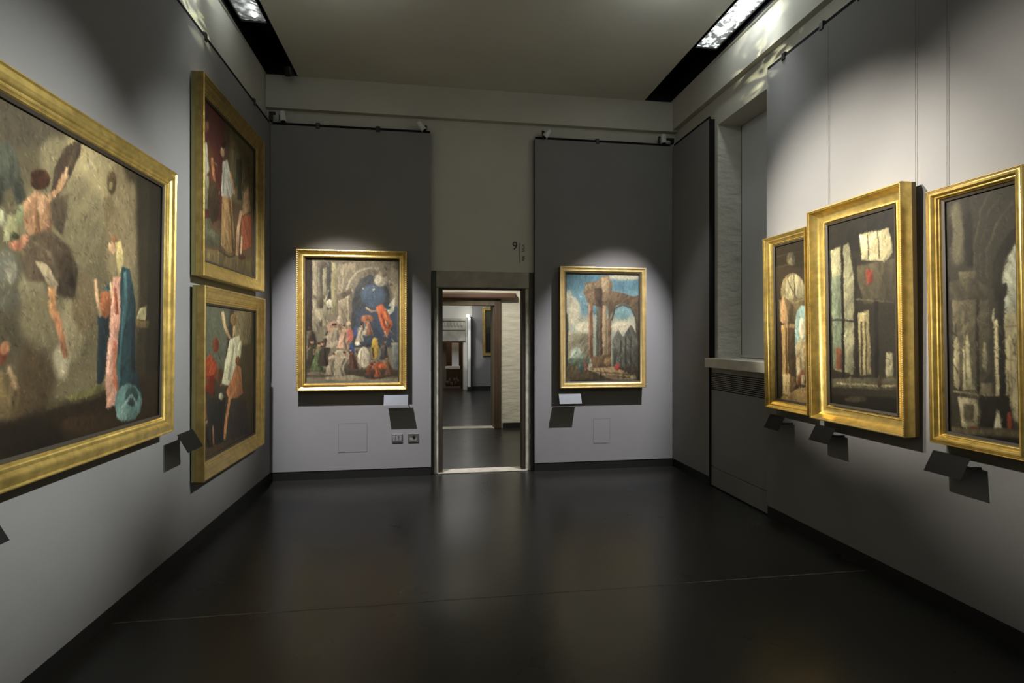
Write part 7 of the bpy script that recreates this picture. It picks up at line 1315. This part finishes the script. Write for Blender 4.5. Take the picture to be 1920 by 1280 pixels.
def luminaire(x0, x1, y0, y1, z, lens, bulbs, label):
    r = thing('ceiling_luminaire', ((x0+x1)/2, (y0+y1)/2, z)); w, l = (x1-x0)/2, (y1-y0)/2; t = .008
    MB().box(-w, -w+t, -l, l, 0, .14).box(w-t, w, -l, l, 0, .14).box(-w, w, -l, -l+t, 0, .14).box(-w, w, l-t, l, 0, .14).box(-w, w, -l, l, .14, .15).build('housing', M['black'], r)
    m = MB(); ny, nx = int(l*2/.03), 6
    for j in range(ny+1):
        for i in range(nx+1): m.v.append((-w+t+(2*w-2*t)*i/nx, -l+t+(2*l-2*t)*j/ny, .012+.006*((i+j) % 2)))
    for j in range(ny):
        for i in range(nx): a = j*(nx+1)+i; m.f.append((a, a+1, a+nx+2, a+nx+1)); m.m.append(0)
    m.build('prismatic_lens', lens, r, fix=False)
    for (bx, by, br) in bulbs:
        MB().ball((bx, by-0, .004), br, br, br*.6, 12, 8).build('lamp_bulb', BULB, r, smooth=True)
    return tag(r, label, 'ceiling light')
luminaire(2.66, 2.905, 3.80, 5.12, 4.56, LB, ((0.0, .36, .035), (.02, .08, .055), (.0, -.06, .06), (-.03, -.22, .05), (.03, .24, .02)), 'dazzling white luminaire in the right ceiling slot')
luminaire(-1.755, -1.515, 4.10, 5.33, 4.56, LD, ((.03, .50, .022), (.05, .38, .020), (.0, .22, .035), (-.03, .15, .02)), 'clear prismatic luminaire with small bright bulbs in the left ceiling slot')
r = thing('ceiling_spotlight', (-1.535, 6.10, 4.50))
MB().cyl((0, 0, .05), (.01, .06, -.03), .045, .05, 18).build('lamp_body', M['black'], r, smooth=True)
MB().cyl((0, 0, .05), (0, 0, .30), .012, n=8).build('stem', M['black'], r)
tag(r, 'small black spotlight at the far end of the left ceiling slot', 'spotlight')

# ------------------------------------------------------------------ sockets, access hatches, sill, casing
def socket_plate(x, kind, label):
    r = thing('wall_socket', (x, D-.001, .395)); 
    MB().box(-.062, .062, -.010, 0, 0, .10).build('cover', M['steel'], r, bevel=.003)
    m = MB()
    if kind == 0:
        for k in (-.036, 0, .036): m.box(k-.014, k+.014, -.013, -.0101, .022, .078)
    else: m.box(-.04, .04, -.013, -.0101, .018, .05)
    m.build('module', M['cabinet'], r, bevel=.001)
    if kind: MB().cyl((.005, -.013, .062), (.005, -.022, .062), .016, n=16).build('outlet', M['black'], r)
    else: MB().box(-.05, .05, -.0125, -.0101, .086, .090).build('trim_line', M['white'], r)
    return tag(r, label, 'socket')
socket_plate(-.381, 0, 'grey metal socket plate with three modules, left of two near the door')
socket_plate(-.199, 1, 'grey metal socket plate with a round dark outlet, right of two near the door')
def hatch(x0, x1, z0, z1, label):
    r = thing('access_hatch', ((x0+x1)/2, D-.0005, z0)); w, h, t = (x1-x0)/2, z1-z0, .004
    MB().box(-w, w, -.0012, 0, 0, h).build('cover', M['fabric'], r)
    MB().box(-w-t, -w, -.0016, 0, -t, h+t).box(w, w+t, -.0016, 0, -t, h+t).box(-w, w, -.0016, 0, -t, 0).box(-w, w, -.0016, 0, h, h+t).build('edge', M['greyline'], r)
    return tag(r, label, 'hatch')
M['greyline'] = mat('hatch_line', (.12, .115, .12), .9)
hatch(-1.032, -.720, .303, .625, 'faint square fabric access hatch below the crowded picture left of the door')
hatch(1.965, 2.165, .320, .610, 'faint square fabric access hatch below the blue sky picture')
tag(MB().box(2.93, NX+.075, NY0-.0, NY1+.04, 1.285, 1.385).build('window_sill', M['sill'], bevel=.006), 'pale worn stone sill of the window niche above the metal casing', 'sill')
rc = thing('radiator_casing', (3.005, (4.41+5.41)/2, 0)); hl = .497
MB().box(0, .045, -hl, hl, .215, 1.045).build('front_panel', M['cabinet'], rc, bevel=.003)
MB().box(0, .045, -hl, hl, .012, .209).build('kick_panel', M['cabinet'], rc, bevel=.003)
m = MB()
for i in range(9): m.box(0, .040, -hl, hl, 1.056+i*.019, 1.066+i*.019)
m.build('grille', M['cabinet'], rc)
MB().box(0, .045, -hl, hl, 1.228, 1.284).build('top_strip', M['cabinet'], rc)
MB().box(.041, .046, -hl, hl, 1.045, 1.23).build('grille_back', M['black'], rc)
tag(rc, 'grey metal radiator casing with a slotted grille below the window sill', 'radiator cover')

# ------------------------------------------------------------------ wall lettering
sg = thing('room_number_sign', (1.0, WB-.001, 2.66))
def text(body, size, loc, m, rot=(PI/2, 0, 0)):
    c = bpy.data.curves.new('txt', 'FONT'); c.body = body; c.size = size; c.extrude = .0008; c.align_x = 'CENTER'; c.align_y = 'CENTER'; c.offset = .0012
    o = bpy.data.objects.new('lettering', c); COL.objects.link(o); bpy.context.view_layer.update()
    dg = bpy.context.evaluated_depsgraph_get(); me = bpy.data.meshes.new_from_object(o.evaluated_get(dg)); bpy.data.objects.remove(o)
    o = bpy.data.objects.new('lettering', me); COL.objects.link(o); me.materials.clear(); me.materials.append(m)
    o.location = loc; o.rotation_euler = rot; return o
t9 = text('9', .135, (0.003, -.001, .045), M['ink']); t9.name = 'numeral'; t9.parent = sg
MB().box(.060, .067, -.002, 0, -.155, .085).build('divider', M['ink'], sg)
ta = text('SALA', .040, (.109, -.001, .022), M['greyink'], (PI/2, -PI/2, 0)); ta.name = 'small_lettering'; ta.parent = sg; ta.rotation_euler = Matrix.Rotation(PI/2, 4, 'X').to_euler()
def vertical(o): o.rotation_euler = (Matrix.Rotation(-PI/2, 4, 'Y') @ Matrix.Rotation(PI/2, 4, 'X')).to_euler()
vertical(ta)
tb = text('700', .044, (.109, -.001, -.105), M['ink']); tb.name = 'small_lettering'; tb.parent = sg; vertical(tb)
tag(sg, 'black number 9 with thin bar and tiny sideways lettering above the doorway', 'sign')
